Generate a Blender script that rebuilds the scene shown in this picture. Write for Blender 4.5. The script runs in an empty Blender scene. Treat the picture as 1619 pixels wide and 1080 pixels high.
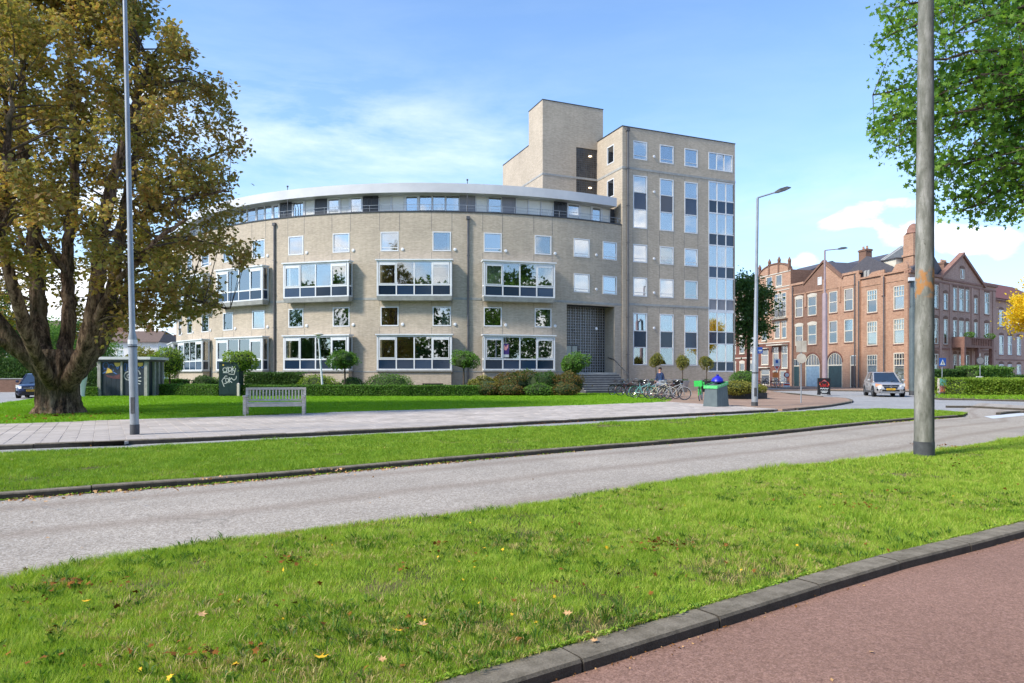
import bpy, bmesh, math, random
import numpy as np
from mathutils import Vector, Matrix
from mathutils.geometry import tessellate_polygon
random.seed(7); np.random.seed(7)
S = bpy.context.scene
COL = S.collection
R_ = math.radians
# ---------------------------------------------------------------- camera
F, CX, HY, EYE = 1079.0, 809.5, 593.0, 1.35        # focal length in photo pixels, centre, horizon row, eye height
cam_d = bpy.data.cameras.new('camera'); cam = bpy.data.objects.new('camera', cam_d); COL.objects.link(cam)
cam.location = (0, 0, EYE); cam.rotation_euler = (R_(90), 0, 0)
cam_d.sensor_width = 36; cam_d.lens = F/1619*36; cam_d.shift_y = (HY-540)/1619
cam_d.clip_start = .05; cam_d.clip_end = 4000
S.camera = cam
# ---------------------------------------------------------------- sky and sun
SUN_AZ, SUN_EL = R_(-120), R_(42)                   # azimuth from +Y clockwise
wd = bpy.data.worlds.new('World'); S.world = wd; wd.use_nodes = True
nt = wd.node_tree; nt.nodes.clear()
def N(nt, t, **k):
    n = nt.nodes.new(t)
    for a, v in k.items():
        if a.startswith('i_'):
            key = a[2:]; n.inputs[int(key) if key.isdigit() else key.replace('_', ' ')].default_value = v
        else: setattr(n, a, v)
    return n
def math_(nt, op, a, b=None, clamp=False):
    n = nt.nodes.new('ShaderNodeMath'); n.operation = op; n.use_clamp = clamp
    for i, v in enumerate((a, b)):
        if v is None: continue
        if hasattr(v, 'links'): nt.links.new(v, n.inputs[i])
        else: n.inputs[i].default_value = v
    return n.outputs[0]
def ramp(nt, fac, stops):
    n = nt.nodes.new('ShaderNodeValToRGB'); nt.links.new(fac, n.inputs[0])
    el = n.color_ramp.elements
    while len(el) < len(stops): el.new(.5)
    for e, (p, c) in zip(el, stops):
        e.position = p; e.color = (c if hasattr(c, '__len__') else (c, c, c)) + (() if hasattr(c, '__len__') and len(c) == 4 else (1,))
    return n.outputs[0]
def mixc(nt, fac, a, b, mode='MIX'):
    n = nt.nodes.new('ShaderNodeMix'); n.data_type = 'RGBA'; n.blend_type = mode
    for i, v in ((0, fac), (6, a), (7, b)):
        if hasattr(v, 'links'): nt.links.new(v, n.inputs[i])
        else: n.inputs[i].default_value = v if not hasattr(v, '__len__') else (tuple(v)+(1,))[:4]
    return n.outputs[2]
sky = N(nt, 'ShaderNodeTexSky', sky_type='NISHITA', sun_disc=False, sun_elevation=SUN_EL, sun_rotation=SUN_AZ,
        air_density=1.0, dust_density=.6, ozone_density=1.6)
tc = N(nt, 'ShaderNodeTexCoord'); gen = tc.outputs['Generated']
sep = N(nt, 'ShaderNodeSeparateXYZ'); nt.links.new(gen, sep.inputs[0])
zc = math_(nt, 'MAXIMUM', sep.outputs[2], .03)
def noise_w(scale, stretch, detail=6, rough=.6, dist=0., loc=(0,0,0), src=gen):
    m = N(nt, 'ShaderNodeMapping'); m.inputs['Scale'].default_value = stretch; m.inputs['Location'].default_value = loc; nt.links.new(src, m.inputs[0])
    n = N(nt, 'ShaderNodeTexNoise'); nt.links.new(m.outputs[0], n.inputs[0])
    n.inputs['Scale'].default_value = scale; n.inputs['Detail'].default_value = detail; n.inputs['Roughness'].default_value = rough; n.inputs['Distortion'].default_value = dist
    return n.outputs[0]
def blob(px, py, sx, sy, amp):                      # a soft region of sky round one direction
    d = Vector(((px-CX)/F, 1, (HY-py)/F)).normalized()
    az, el = math.atan2(d.x, d.y), math.asin(d.z)
    a = math_(nt, 'ARCTAN2', sep.outputs[0], sep.outputs[1])
    e = math_(nt, 'ARCSINE', sep.outputs[2])
    u = math_(nt, 'MULTIPLY', math_(nt, 'SUBTRACT', a, az), 1/sx); v = math_(nt, 'MULTIPLY', math_(nt, 'SUBTRACT', e, el), 1/sy)
    q = math_(nt, 'ADD', math_(nt, 'MULTIPLY', u, u), math_(nt, 'MULTIPLY', v, v))
    return math_(nt, 'MULTIPLY', math_(nt, 'POWER', 2.718, math_(nt, 'MULTIPLY', q, -1.)), amp)
# high thin cirrus, streaky
cir = ramp(nt, noise_w(2.6, (1.1, .9, 4.5), 8, .62, .3, (3.2, 1.1, .4)), [(.42, 0), (.8, 1)])
cirm = blob(600, 225, .30, .07, .7)
for b in [(480, 205, .2, .045, .6), (700, 250, .3, .06, .5), (1250, 330, .35, .06, .45), (150, 260, .3, .16, .4)]:
    cirm = math_(nt, 'ADD', cirm, blob(*b))
cirm = math_(nt, 'ADD', cirm, .10)
cir = math_(nt, 'MULTIPLY', cir, cirm, True)
# low cumulus
cn = noise_w(9, (1, 1, 1.5), 9, .55, .25, (.3, .2, .7))
cm = blob(1465, 375, .08, .026, .8)
for b in [(1550, 385, .04, .018, .62), (1335, 352, .035, .013, .62), (1425, 318, .06, .011, .6), (1190, 415, .045, .02, .75), (1272, 414, .035, .013, .65),
          (60, 330, .3, .22, .42), (60, 500, .5, .10, .6), (1625, 430, .12, .03, .35)]:
    cm = math_(nt, 'ADD', cm, blob(*b))
el_band = math_(nt, 'SUBTRACT', .32, math_(nt, 'ABSOLUTE', math_(nt, 'SUBTRACT', sep.outputs[2], .10)))
behind = math_(nt, 'MULTIPLY', math_(nt, 'SUBTRACT', .15, sep.outputs[1]), 1.2, True)     # extra unseen cloud added behind the viewer to brighten the fronts
behind = math_(nt, 'MULTIPLY', behind, math_(nt, 'MAXIMUM', math_(nt, 'ADD', el_band, .35), 0))
cm = math_(nt, 'ADD', cm, math_(nt, 'MULTIPLY', behind, 1.1))
cum = ramp(nt, math_(nt, 'ADD', math_(nt, 'MULTIPLY', cm, .42), math_(nt, 'MULTIPLY', cn, .9)), [(.66, 0), (.78, 1)])
cloudcol = mixc(nt, ramp(nt, noise_w(14, (1, 1, 2), 5, .6, 0, (2, 1, 3)), [(.35, 0), (.7, 1)]), (3.7, 4.0, 4.5), (6.2, 6.2, 6.3))
# haze whitens the lowest few degrees
hz = ramp(nt, sep.outputs[2], [(0, .66), (.12, .46), (.32, .17), (.6, .02)])
skc = mixc(nt, 1.0, sky.outputs[0], (.52, .70, .86), 'MULTIPLY')
skc = mixc(nt, hz, skc, (2.9, 3.7, 4.8))
skc = mixc(nt, math_(nt, 'MULTIPLY', cir, .75), skc, (3.5, 3.9, 4.5))
skc = mixc(nt, cum, skc, cloudcol)
bg = N(nt, 'ShaderNodeBackground'); nt.links.new(skc, bg.inputs[0]); bg.inputs[1].default_value = .12
wo = N(nt, 'ShaderNodeOutputWorld'); nt.links.new(bg.outputs[0], wo.inputs[0])
sl = bpy.data.lights.new('sun', 'SUN'); so = bpy.data.objects.new('sun', sl); COL.objects.link(so)
sl.energy = 1.95; sl.angle = R_(8); sl.color = (1, .92, .79)
sd = Vector((math.sin(SUN_AZ)*math.cos(SUN_EL), math.cos(SUN_AZ)*math.cos(SUN_EL), math.sin(SUN_EL)))
so.rotation_euler = sd.to_track_quat('Z', 'Y').to_euler(); so.location = (-30, -20, 40)
S.view_settings.view_transform = 'Standard'; S.view_settings.look = 'None'; S.view_settings.gamma = 1
S.view_settings.exposure = 1.5; S.view_settings.use_curve_mapping = False
S.cycles.max_bounces = 6; S.cycles.transparent_max_bounces = 12; S.cycles.use_denoising = True
S.cycles.caustics_reflective = False; S.cycles.caustics_refractive = False
# ---------------------------------------------------------------- materials
def lin(*c):
    return tuple(((v/255)/12.92 if v/255 <= .04045 else ((v/255+.055)/1.055)**2.4) for v in c)
MATS = {}
def newmat(name):
    m = bpy.data.materials.new(name); m.use_nodes = True; m.node_tree.nodes.clear(); MATS[name] = m
    return m, m.node_tree
def finish(nt, shader):
    o = nt.nodes.new('ShaderNodeOutputMaterial'); nt.links.new(shader, o.inputs[0])
def bsdf(nt, col, rough=.7, bump=None, bstr=.3, bdist=.02, metal=0., spec=.5, coat=0.):
    p = nt.nodes.new('ShaderNodeBsdfPrincipled')
    for k, v in (('Base Color', col), ('Roughness', rough), ('Metallic', metal), ('Specular IOR Level', spec), ('Coat Weight', coat)):
        if hasattr(v, 'links'): nt.links.new(v, p.inputs[k])
        else: p.inputs[k].default_value = (tuple(v)+(1,))[:4] if hasattr(v, '__len__') else v
    if bump is not None:
        b = nt.nodes.new('ShaderNodeBump'); b.inputs['Strength'].default_value = bstr; b.inputs['Distance'].default_value = bdist
        nt.links.new(bump, b.inputs['Height']); nt.links.new(b.outputs[0], p.inputs['Normal'])
    return p.outputs[0]
def noise(nt, scale, detail=4, rough=.55, src='Object', stretch=(1,1,1)):
    t = nt.nodes.new('ShaderNodeTexCoord'); m = nt.nodes.new('ShaderNodeMapping'); m.inputs['Scale'].default_value = stretch
    nt.links.new(t.outputs[src], m.inputs[0])
    n = nt.nodes.new('ShaderNodeTexNoise'); nt.links.new(m.outputs[0], n.inputs[0])
    n.inputs['Scale'].default_value = scale; n.inputs['Detail'].default_value = detail; n.inputs['Roughness'].default_value = rough
    return n.outputs[0]
def rnd_island(nt): return nt.nodes.new('ShaderNodeNewGeometry').outputs['Random Per Island']
def rnd_obj(nt): return nt.nodes.new('ShaderNodeObjectInfo').outputs['Random']
def simple(name, c1, c2=None, rough=.7, nscale=6, metal=0., spec=.5, bstr=.15, objvar=0., stretch=(1,1,1), coat=0.):
    m, t = newmat(name)
    if c2 is None: c2 = tuple(v*.72 for v in c1)
    n = noise(t, nscale, 5, .6, stretch=stretch)
    col = mixc(t, ramp(t, n, [(.3, 0), (.7, 1)]), c1, c2)
    if objvar:
        col = mixc(t, 1., col, ramp(t, rnd_obj(t), [(0, 1-objvar), (1, 1.0)]), 'MULTIPLY')
    finish(t, bsdf(t, col, rough, n, bstr, .01, metal, spec, coat)); return m
def brick_mat(name, c1, c2, mortar, bw=.21, bh=.0625, ms=.010, var=.25, bstr=.4):
    m, t = newmat(name)
    uv = t.nodes.new('ShaderNodeTexCoord').outputs['UV']
    b = t.nodes.new('ShaderNodeTexBrick'); t.links.new(uv, b.inputs[0])
    b.inputs['Color1'].default_value = c1+(1,); b.inputs['Color2'].default_value = c2+(1,); b.inputs['Mortar'].default_value = mortar+(1,)
    b.inputs['Scale'].default_value = 1; b.inputs['Brick Width'].default_value = bw; b.inputs['Row Height'].default_value = bh
    b.inputs['Mortar Size'].default_value = ms; b.inputs['Mortar Smooth'].default_value = .2; b.inputs['Bias'].default_value = 0
    n = noise(t, .35, 5, .6, 'UV'); n2 = noise(t, 3.0, 5, .65, 'UV', (.22, 6, 1))
    n3 = noise(t, 1.2, 6, .7, 'UV', (3.5, .35, 1))
    col = mixc(t, 1., b.outputs[0], ramp(t, n, [(.3, 1-var), (.7, 1.0)]), 'MULTIPLY')
    col = mixc(t, 1., col, ramp(t, n2, [(.3, 1-var*.75), (.7, 1.04)]), 'MULTIPLY')
    col = mixc(t, 1., col, ramp(t, n3, [(.32, 1-var*.6), (.6, 1.0)]), 'MULTIPLY')
    finish(t, bsdf(t, col, .9, b.outputs[1], -bstr, .01, spec=.2)); return m
brick_mat('brick_beige', lin(208, 192, 171), lin(184, 169, 149), lin(188, 178, 164), var=.18)
brick_mat('brick_orange', lin(204, 160, 130), lin(174, 126, 100), lin(190, 164, 146))
brick_mat('brick_pink', lin(206, 168, 152), lin(182, 142, 126), lin(190, 168, 156))
brick_mat('brick_brown', lin(152, 112, 94), lin(126, 90, 74), lin(146, 126, 112))
brick_mat('brick_dark', lin(140, 86, 72), lin(114, 68, 58), lin(124, 102, 92))
simple('stone', lin(170, 170, 166), lin(140, 140, 138), .8, 2.5)
simple('stone_pale', lin(205, 198, 184), lin(176, 168, 154), .8, 3)
simple('stone_brown', lin(150, 112, 98), lin(120, 88, 76), .85, 3)
simple('white_paint', lin(226, 228, 230), lin(205, 208, 212), .35, 1.2, bstr=.03)
simple('cream_paint', lin(218, 212, 196), lin(196, 188, 172), .45, 2, bstr=.03)
simple('fascia_metal', lin(206, 206, 208), lin(188, 188, 192), .45, .5, bstr=.03)
simple('dark_metal', lin(58, 62, 70), lin(42, 46, 52), .45, 3)
simple('pipe_metal', lin(92, 92, 96), lin(74, 74, 78), .55, 3)
simple('blind', lin(236, 236, 230), lin(222, 222, 216), .8, .6, objvar=.18)
simple('blind_green', lin(110, 150, 100), lin(80, 124, 78), .8, .6)
simple('blind_yellow', lin(214, 196, 90), lin(170, 160, 90), .8, 2.6)
simple('curtain', lin(190, 184, 172), lin(130, 124, 112), .9, 3, stretch=(8, 1, .3), objvar=.5)
simple('interior', lin(66, 58, 48), lin(28, 26, 24), .9, .9, objvar=.7)
simple('grey_panel', lin(140, 140, 146), lin(118, 118, 124), .4, 1)
simple('roof_slate', lin(92, 90, 96), lin(66, 64, 70), .7, 4, stretch=(1, 1, 6))
simple('roof_tile_red', lin(126, 74, 64), lin(92, 54, 48), .8, 7, stretch=(6, 1, 1))
simple('roof_tile_brown', lin(120, 98, 84), lin(92, 76, 68), .8, 5)
simple('render_white', lin(226, 224, 220), lin(204, 202, 198), .8, 1)
simple('door_blue', lin(132, 158, 178), lin(106, 132, 152), .5, 3)
simple('door_teal', lin(36, 66, 70), lin(26, 50, 56), .4, 3)
simple('door_dark', lin(60, 40, 36), lin(40, 28, 26), .4, 3)
simple('concrete', lin(168, 166, 162), lin(138, 136, 132), .85, 5)
simple('galv', lin(168, 172, 178), lin(140, 146, 152), .42, 2.2, metal=.35)
simple('galv_dark', lin(88, 90, 94), lin(64, 66, 70), .6, 8, metal=.2)
simple('pole_pink', lin(158, 140, 146), lin(138, 122, 128), .6, 3)
simple('dark_green_paint', lin(24, 54, 56), lin(16, 40, 44), .45, 2, bstr=.04)
simple('kiosk_navy', lin(36, 50, 64), lin(24, 36, 48), .5, 3, bstr=.04)
simple('bark_thin', lin(92, 78, 62), lin(62, 52, 42), .9, 12, stretch=(1, 1, .3))
simple('wood_grey', lin(222, 212, 202), lin(178, 168, 156), .8, 5, stretch=(1, 6, 6), bstr=.3)
simple('rubber', lin(30, 30, 32), lin(20, 20, 22), .7, 10)
simple('chrome', lin(190, 192, 196), lin(150, 152, 158), .25, 10, metal=.9)
simple('black_paint', lin(26, 26, 30), lin(18, 18, 22), .3, 10)
simple('saddle', lin(48, 36, 30), lin(34, 28, 24), .6, 10)
for nm, c in (('teal', (120, 190, 190)), ('pale_blue', (150, 180, 205)), ('maroon', (96, 44, 48)), ('cream', (206, 198, 176)), ('green', (60, 205, 90)), ('navy', (40, 52, 84)), ('silver', (170, 172, 176)), ('black', (30, 30, 34))):
    simple('bike_'+nm, lin(*c), None, .35, 10, bstr=0)
simple('car_silver', lin(186, 182, 180), lin(178, 174, 172), .3, .5, metal=.45, bstr=0, coat=.8)
simple('car_blue', lin(40, 46, 76), lin(36, 42, 70), .3, .5, metal=.5, bstr=0, coat=.8)
simple('car_white', lin(215, 215, 216), lin(205, 205, 206), .3, .5, bstr=0, coat=.6)
simple('car_glass', lin(30, 44, 58), lin(24, 34, 46), .06, 2, bstr=0, spec=1.0, coat=1.)
simple('plate_yellow', lin(224, 178, 50), lin(206, 160, 44), .4, 4, bstr=0)
simple('lamp_white', lin(236, 236, 230), None, .15, 4, bstr=0)
simple('lamp_amber', lin(226, 150, 110), None, .2, 4, bstr=0)
simple('red_paint', lin(190, 44, 44), lin(160, 34, 34), .4, 5, bstr=0)
simple('pink_paint', lin(228, 170, 170), lin(206, 120, 120), .5, 30, bstr=0)
simple('blue_sign', lin(36, 84, 168), lin(30, 74, 150), .35, 4, bstr=0)
simple('orange_paint', lin(226, 130, 60), lin(200, 110, 50), .5, 5, bstr=0)
simple('teal_sign', lin(140, 208, 196), lin(120, 190, 180), .5, 5, bstr=0)
simple('yellow_paint', lin(222, 190, 84), lin(196, 160, 70), .5, 5, bstr=0)
simple('print_white', lin(214, 218, 218), None, .6, 5, bstr=0)
simple('print_blue', lin(90, 130, 190), lin(60, 90, 150), .6, 9, bstr=0)
simple('print_maroon', lin(104, 60, 62), lin(70, 44, 56), .6, 9, bstr=0)
simple('poster_purple', lin(70, 50, 120), lin(54, 40, 96), .6, 9, bstr=0)
simple('bin_grey', lin(98, 110, 112), lin(80, 92, 96), .5, 3, bstr=.05)
simple('bin_green', lin(110, 214, 130), lin(70, 180, 96), .45, 9, bstr=.05)
simple('bag_blue', lin(40, 40, 190), lin(28, 26, 140), .4, 5)
simple('skin', lin(200, 150, 126), lin(186, 134, 112), .6, 6, bstr=0)
simple('hair', lin(50, 36, 30), lin(36, 26, 22), .7, 30)
simple('jacket', lin(34, 52, 92), lin(24, 38, 70), .8, 9)
simple('trousers', lin(176, 148, 150), lin(150, 124, 128), .85, 9)
simple('bag_denim', lin(70, 116, 166), lin(52, 92, 140), .7, 9)
simple('soil', lin(108, 88, 66), lin(74, 60, 46), .95, 3.5, bstr=.4)
simple('leaf_fall_brown', lin(146, 98, 48), lin(98, 64, 34), .95, 20, spec=.05)
simple('leaf_fall_yellow', lin(238, 196, 30), lin(214, 160, 30), .8, 20)
simple('leaf_fall_tan', lin(214, 172, 120), lin(180, 134, 86), .8, 20)
# glass: a tinted see-through pane with a strong reflection, slightly wavy
def glass_mat(name, refl, tint, wav=.004):
    m, t = newmat(name)
    n = noise(t, .9, 2, .5); b = t.nodes.new('ShaderNodeBump'); b.inputs['Strength'].default_value = wav*10; b.inputs['Distance'].default_value = .05; t.links.new(n, b.inputs['Height'])
    g = t.nodes.new('ShaderNodeBsdfGlossy'); g.inputs['Roughness'].default_value = .015; g.inputs['Color'].default_value = (.97, .97, .97, 1); pass
    tr = t.nodes.new('ShaderNodeBsdfTransparent'); tr.inputs[0].default_value = tint+(1,)
    lw = t.nodes.new('ShaderNodeLayerWeight'); lw.inputs[0].default_value = .25
    fac = math_(t, 'ADD', math_(t, 'MULTIPLY', lw.outputs[0], .8), refl, True)
    mx = t.nodes.new('ShaderNodeMixShader'); t.links.new(fac, mx.inputs[0]); t.links.new(tr.outputs[0], mx.inputs[1]); t.links.new(g.outputs[0], mx.inputs[2])
    finish(t, mx.outputs[0]); return m
glass_mat('glass', .26, (.80, .84, .82)); glass_mat('glass_sky', .36, (.76, .80, .82))
def panel_mat():
    m, t = newmat('spandrel_navy')
    n = noise(t, .7, 2); col = mixc(t, ramp(t, rnd_obj(t), [(0, 0), (1, 1)]), lin(22, 38, 56), lin(38, 60, 88))
    b = bsdf(t, col, .12, n, .06, .05, spec=.7); finish(t, b)
panel_mat()
# foliage: colour drifts over the crown and changes from leaf to leaf
def leaf_mat(name, cols, nscale=.6, trans=.4, islandw=.5, rough=.6):
    m, t = newmat(name)
    n = noise(t, nscale, 3, .6)
    v = math_(t, 'ADD', math_(t, 'MULTIPLY', rnd_island(t), islandw), math_(t, 'MULTIPLY', math_(t, 'SUBTRACT', math_(t, 'MULTIPLY', n, 1.6), .3), 1-islandw), True)
    k = len(cols)
    col = ramp(t, v, [((i+.0)/(k-1), lin(*c)) for i, c in enumerate(cols)])
    p = bsdf(t, col, rough, spec=.3)
    tl = t.nodes.new('ShaderNodeBsdfTranslucent')
    t.links.new(mixc(t, 1., col, (1.25, 1.2, .7), 'MULTIPLY'), tl.inputs[0])
    mx = t.nodes.new('ShaderNodeMixShader'); mx.inputs[0].default_value = trans
    t.links.new(p, mx.inputs[1]); t.links.new(tl.outputs[0], mx.inputs[2]); finish(t, mx.outputs[0]); return m
leaf_mat('leaf_chestnut', [(112, 124, 66), (140, 144, 76), (162, 158, 86), (176, 150, 92), (162, 124, 82), (142, 146, 78)], .5, .5)
leaf_mat('leaf_plane', [(70, 108, 48), (92, 136, 54), (122, 162, 64), (160, 188, 78)], .9, .5)
leaf_mat('leaf_dark', [(54, 84, 44), (72, 106, 52), (96, 124, 58)], 1.2)
leaf_mat('leaf_mid', [(70, 108, 48), (98, 138, 58), (126, 158, 70)], 1.5)
leaf_mat('leaf_bright', [(90, 124, 44), (128, 156, 52), (160, 176, 64)], 1.5)
leaf_mat('leaf_rust', [(66, 92, 46), (98, 108, 54), (134, 100, 60), (86, 112, 50)], 1.8)
leaf_mat('leaf_yellow', [(190, 170, 30), (224, 196, 36), (240, 206, 50), (176, 176, 50)], 1.2)
leaf_mat('leaf_olive', [(104, 112, 52), (134, 134, 60), (158, 150, 70)], 2)
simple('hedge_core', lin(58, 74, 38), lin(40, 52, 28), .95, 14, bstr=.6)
leaf_mat('grass_near', [(64, 98, 34), (116, 156, 44), (160, 192, 60), (188, 200, 90), (214, 200, 140)], 2.6, .4, .62)
leaf_mat('grass_mid', [(84, 122, 32), (118, 158, 42), (150, 182, 56), (184, 192, 92)], .9, .35, .65)
leaf_mat('weed', [(60, 92, 32), (86, 122, 40), (112, 146, 52)], 2, .4, .6)
leaf_mat('straw', [(150, 132, 84), (186, 168, 110), (208, 192, 136)], 2, .3, .7)
leaf_mat('grass_far', [(100, 146, 26), (128, 172, 34), (146, 184, 40)], .3, .35, .5)
def ground_mat(name, stops, scale, rough=.95, fine=60, fs=.5, bstr=.5):
    m, t = newmat(name)
    n = noise(t, scale, 6, .65); n2 = noise(t, fine, 4, .7)
    col = ramp(t, n, stops)
    col = mixc(t, 1., col, ramp(t, n2, [(.3, 1-fs), (.7, 1.15)]), 'MULTIPLY')
    finish(t, bsdf(t, col, rough, n2, bstr, .02, spec=.2)); return m
ground_mat('turf', [(.3, lin(66, 74, 38)), (.5, lin(92, 92, 52)), (.62, lin(140, 124, 84)), (.75, lin(112, 90, 64))], 1.8)
ground_mat('turf_lawn', [(.3, lin(98, 140, 30)), (.7, lin(124, 162, 40))], .4)
def aggregate(name, base, dark, light, track=None, scale=110):
    m, t = newmat(name)
    t0 = t.nodes.new('ShaderNodeTexCoord'); v = t.nodes.new('ShaderNodeTexVoronoi'); v.inputs['Scale'].default_value = scale
    t.links.new(t0.outputs['Object'], v.inputs['Vector'])
    sp = t.nodes.new('ShaderNodeSeparateColor'); t.links.new(v.outputs['Color'], sp.inputs[0])
    col = ramp(t, sp.outputs[0], [(0, tuple((a+b)/2 for a, b in zip(base, dark))), (.25, tuple(a*.88 for a in base)), (.5, base), (.8, tuple(a*.7+b*.3 for a, b in zip(base, light))), (1, tuple((a+b)/2 for a, b in zip(base, light)))])
    v2 = t.nodes.new('ShaderNodeTexVoronoi'); v2.inputs['Scale'].default_value = scale*.42; t.links.new(t0.outputs['Object'], v2.inputs['Vector'])
    sp2 = t.nodes.new('ShaderNodeSeparateColor'); t.links.new(v2.outputs['Color'], sp2.inputs[0])
    col = mixc(t, 1., col, ramp(t, sp2.outputs[1], [(0, .84), (.5, .98), (1, 1.14)]), 'MULTIPLY')
    col = mixc(t, 1., col, ramp(t, noise(t, .5, 6, .65), [(.3, .82), (.7, 1.06)]), 'MULTIPLY')
    col = mixc(t, ramp(t, noise(t, 1.7, 5, .7), [(.62, 0), (.75, .35)]), col, tuple(a*.6 for a in base))
    vc = t.nodes.new('ShaderNodeTexVoronoi'); vc.feature = 'DISTANCE_TO_EDGE'; vc.inputs['Scale'].default_value = .33
    vm = t.nodes.new('ShaderNodeVectorMath'); vm.operation = 'ADD'; t.links.new(t0.outputs['Object'], vm.inputs[0]); nx_ = t.nodes.new('ShaderNodeTexNoise'); nx_.inputs['Scale'].default_value = 1.6; nx_.inputs['Detail'].default_value = 6; t.links.new(t0.outputs['Object'], nx_.inputs[0]); t.links.new(nx_.outputs['Color'], vm.inputs[1]); t.links.new(vm.outputs[0], vc.inputs['Vector'])
    crk = math_(t, 'MULTIPLY', ramp(t, vc.outputs[0], [(0, 1), (.006, 0)]), ramp(t, noise(t, .35, 3), [(.5, 0), (.6, .55)]))
    col = mixc(t, crk, col, tuple(a*.3 for a in base))
    if track:                                       # worn wheel tracks, across-road coordinate in the UV map
        su = t.nodes.new('ShaderNodeSeparateXYZ'); t.links.new(t0.outputs['UV'], su.inputs[0])
        w = math_(t, 'ADD', su.outputs[1], math_(t, 'MULTIPLY', noise(t, .6, 3), .35))
        r = ramp(t, math_(t, 'FRACT', math_(t, 'MULTIPLY', w, 1/1.55)), [(0, 0), (.3, 0), (.5, 1), (.7, 0), (1, 0)])
        col = mixc(t, math_(t, 'MULTIPLY', r, .45), col, track)
    finish(t, bsdf(t, col, .9, sp.outputs[0], .35, .006, spec=.25)); return m
aggregate('road_grey', lin(168, 157, 144), lin(84, 76, 70), lin(218, 210, 202), track=lin(124, 108, 94), scale=95)
aggregate('road_red', lin(146, 113, 97), lin(92, 62, 58), lin(176, 140, 128), scale=150)
aggregate('road_street', lin(160, 158, 156), lin(110, 108, 106), lin(196, 194, 192), scale=40)
simple('tile_grey', lin(190, 180, 172), lin(162, 152, 144), .85, 7, objvar=.14, bstr=.25)
def tile_stuff():
    m, t = newmat('tile_grey_many')
    col = mixc(t, rnd_island(t), lin(178, 168, 160), lin(196, 186, 178)); col = mixc(t, ramp(t, noise(t, .8, 5), [(.35, 0), (.7, .5)]), col, lin(130, 122, 114))
    finish(t, bsdf(t, col, .88, noise(t, 60, 3), .2, .004, spec=.2))
tile_stuff()
def kerb_mat():
    m, t = newmat('kerb_concrete')
    n = noise(t, 5, 6, .7); n2 = noise(t, 90, 3, .7)
    col = ramp(t, n, [(.3, lin(92, 84, 70)), (.55, lin(142, 132, 116)), (.8, lin(168, 158, 142))])
    col = mixc(t, 1., col, ramp(t, rnd_obj(t), [(0, .85), (1, 1.05)]), 'MULTIPLY')
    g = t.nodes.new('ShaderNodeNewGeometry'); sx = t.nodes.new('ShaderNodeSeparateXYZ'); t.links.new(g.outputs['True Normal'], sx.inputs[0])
    side = ramp(t, sx.outputs[2], [(.5, 1), (.9, 0)])                      # upright faces of the stone, coloured darker than its top
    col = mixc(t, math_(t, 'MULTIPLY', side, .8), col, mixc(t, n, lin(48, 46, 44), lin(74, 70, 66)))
    col = mixc(t, 1., col, ramp(t, n2, [(.3, .7), (.7, 1.12)]), 'MULTIPLY')
    finish(t, bsdf(t, col, .9, n2, .5, .01, spec=.2))
kerb_mat()
def paver_mat():
    brick_mat('paving_brick', lin(196, 164, 142), lin(172, 140, 120), lin(150, 132, 116), .21, .07, .008, .3, .3)
paver_mat()
def bark_mat():
    m, t = newmat('bark_chestnut')
    n = noise(t, 6.5, 8, .65, stretch=(1, 1, .2)); n2 = noise(t, 20, 6, .7, stretch=(1, 1, .4)); n3 = noise(t, .9, 3)
    h = math_(t, 'ADD', n, math_(t, 'MULTIPLY', n2, .6))
    col = ramp(t, math_(t, 'MULTIPLY', h, .625), [(.38, lin(40, 32, 28)), (.47, lin(104, 84, 70)), (.56, lin(164, 138, 116)), (.7, lin(196, 172, 148))])
    col = mixc(t, ramp(t, n3, [(.5, 0), (.7, .45)]), col, lin(86, 92, 56))
    finish(t, bsdf(t, col, .95, h, 1., .2, spec=.15))
bark_mat()
def post_mat():                                     # weathered concrete mast: algae and a painted-in shaded right side, lichen, stained patch
    m, t = newmat('mast_concrete')
    n = noise(t, 2.2, 7, .7, stretch=(3, 3, .7)); n2 = noise(t, 22, 6, .75); n3 = noise(t, 5, 4, .6, stretch=(1, 1, .6))
    col = ramp(t, n, [(.3, lin(84, 86, 76)), (.5, lin(126, 126, 118)), (.7, lin(170, 168, 162))])
    tcn = t.nodes.new('ShaderNodeTexCoord'); s = t.nodes.new('ShaderNodeSeparateXYZ'); t.links.new(tcn.outputs['Object'], s.inputs[0])
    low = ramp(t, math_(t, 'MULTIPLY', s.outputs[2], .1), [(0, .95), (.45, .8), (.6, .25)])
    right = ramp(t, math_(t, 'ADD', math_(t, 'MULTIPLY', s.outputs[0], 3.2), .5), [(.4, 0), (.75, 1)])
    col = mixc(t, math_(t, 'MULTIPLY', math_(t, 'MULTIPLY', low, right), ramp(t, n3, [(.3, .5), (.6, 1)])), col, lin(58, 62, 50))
    col = mixc(t, ramp(t, n2, [(.58, 0), (.66, .6)]), col, lin(78, 76, 68))
    oz = ramp(t, math_(t, 'MULTIPLY', s.outputs[2], .1), [(.262, 0), (.268, .85), (.308, .85), (.314, 0)])
    patch = ramp(t, noise(t, 9, 4, .6, stretch=(1, 1, .6)), [(.46, 0), (.56, 1)])
    col = mixc(t, math_(t, 'MULTIPLY', oz, patch), col, lin(176, 122, 66))
    finish(t, bsdf(t, col, .85, n2, .4, .01, spec=.2))
post_mat()
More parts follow.
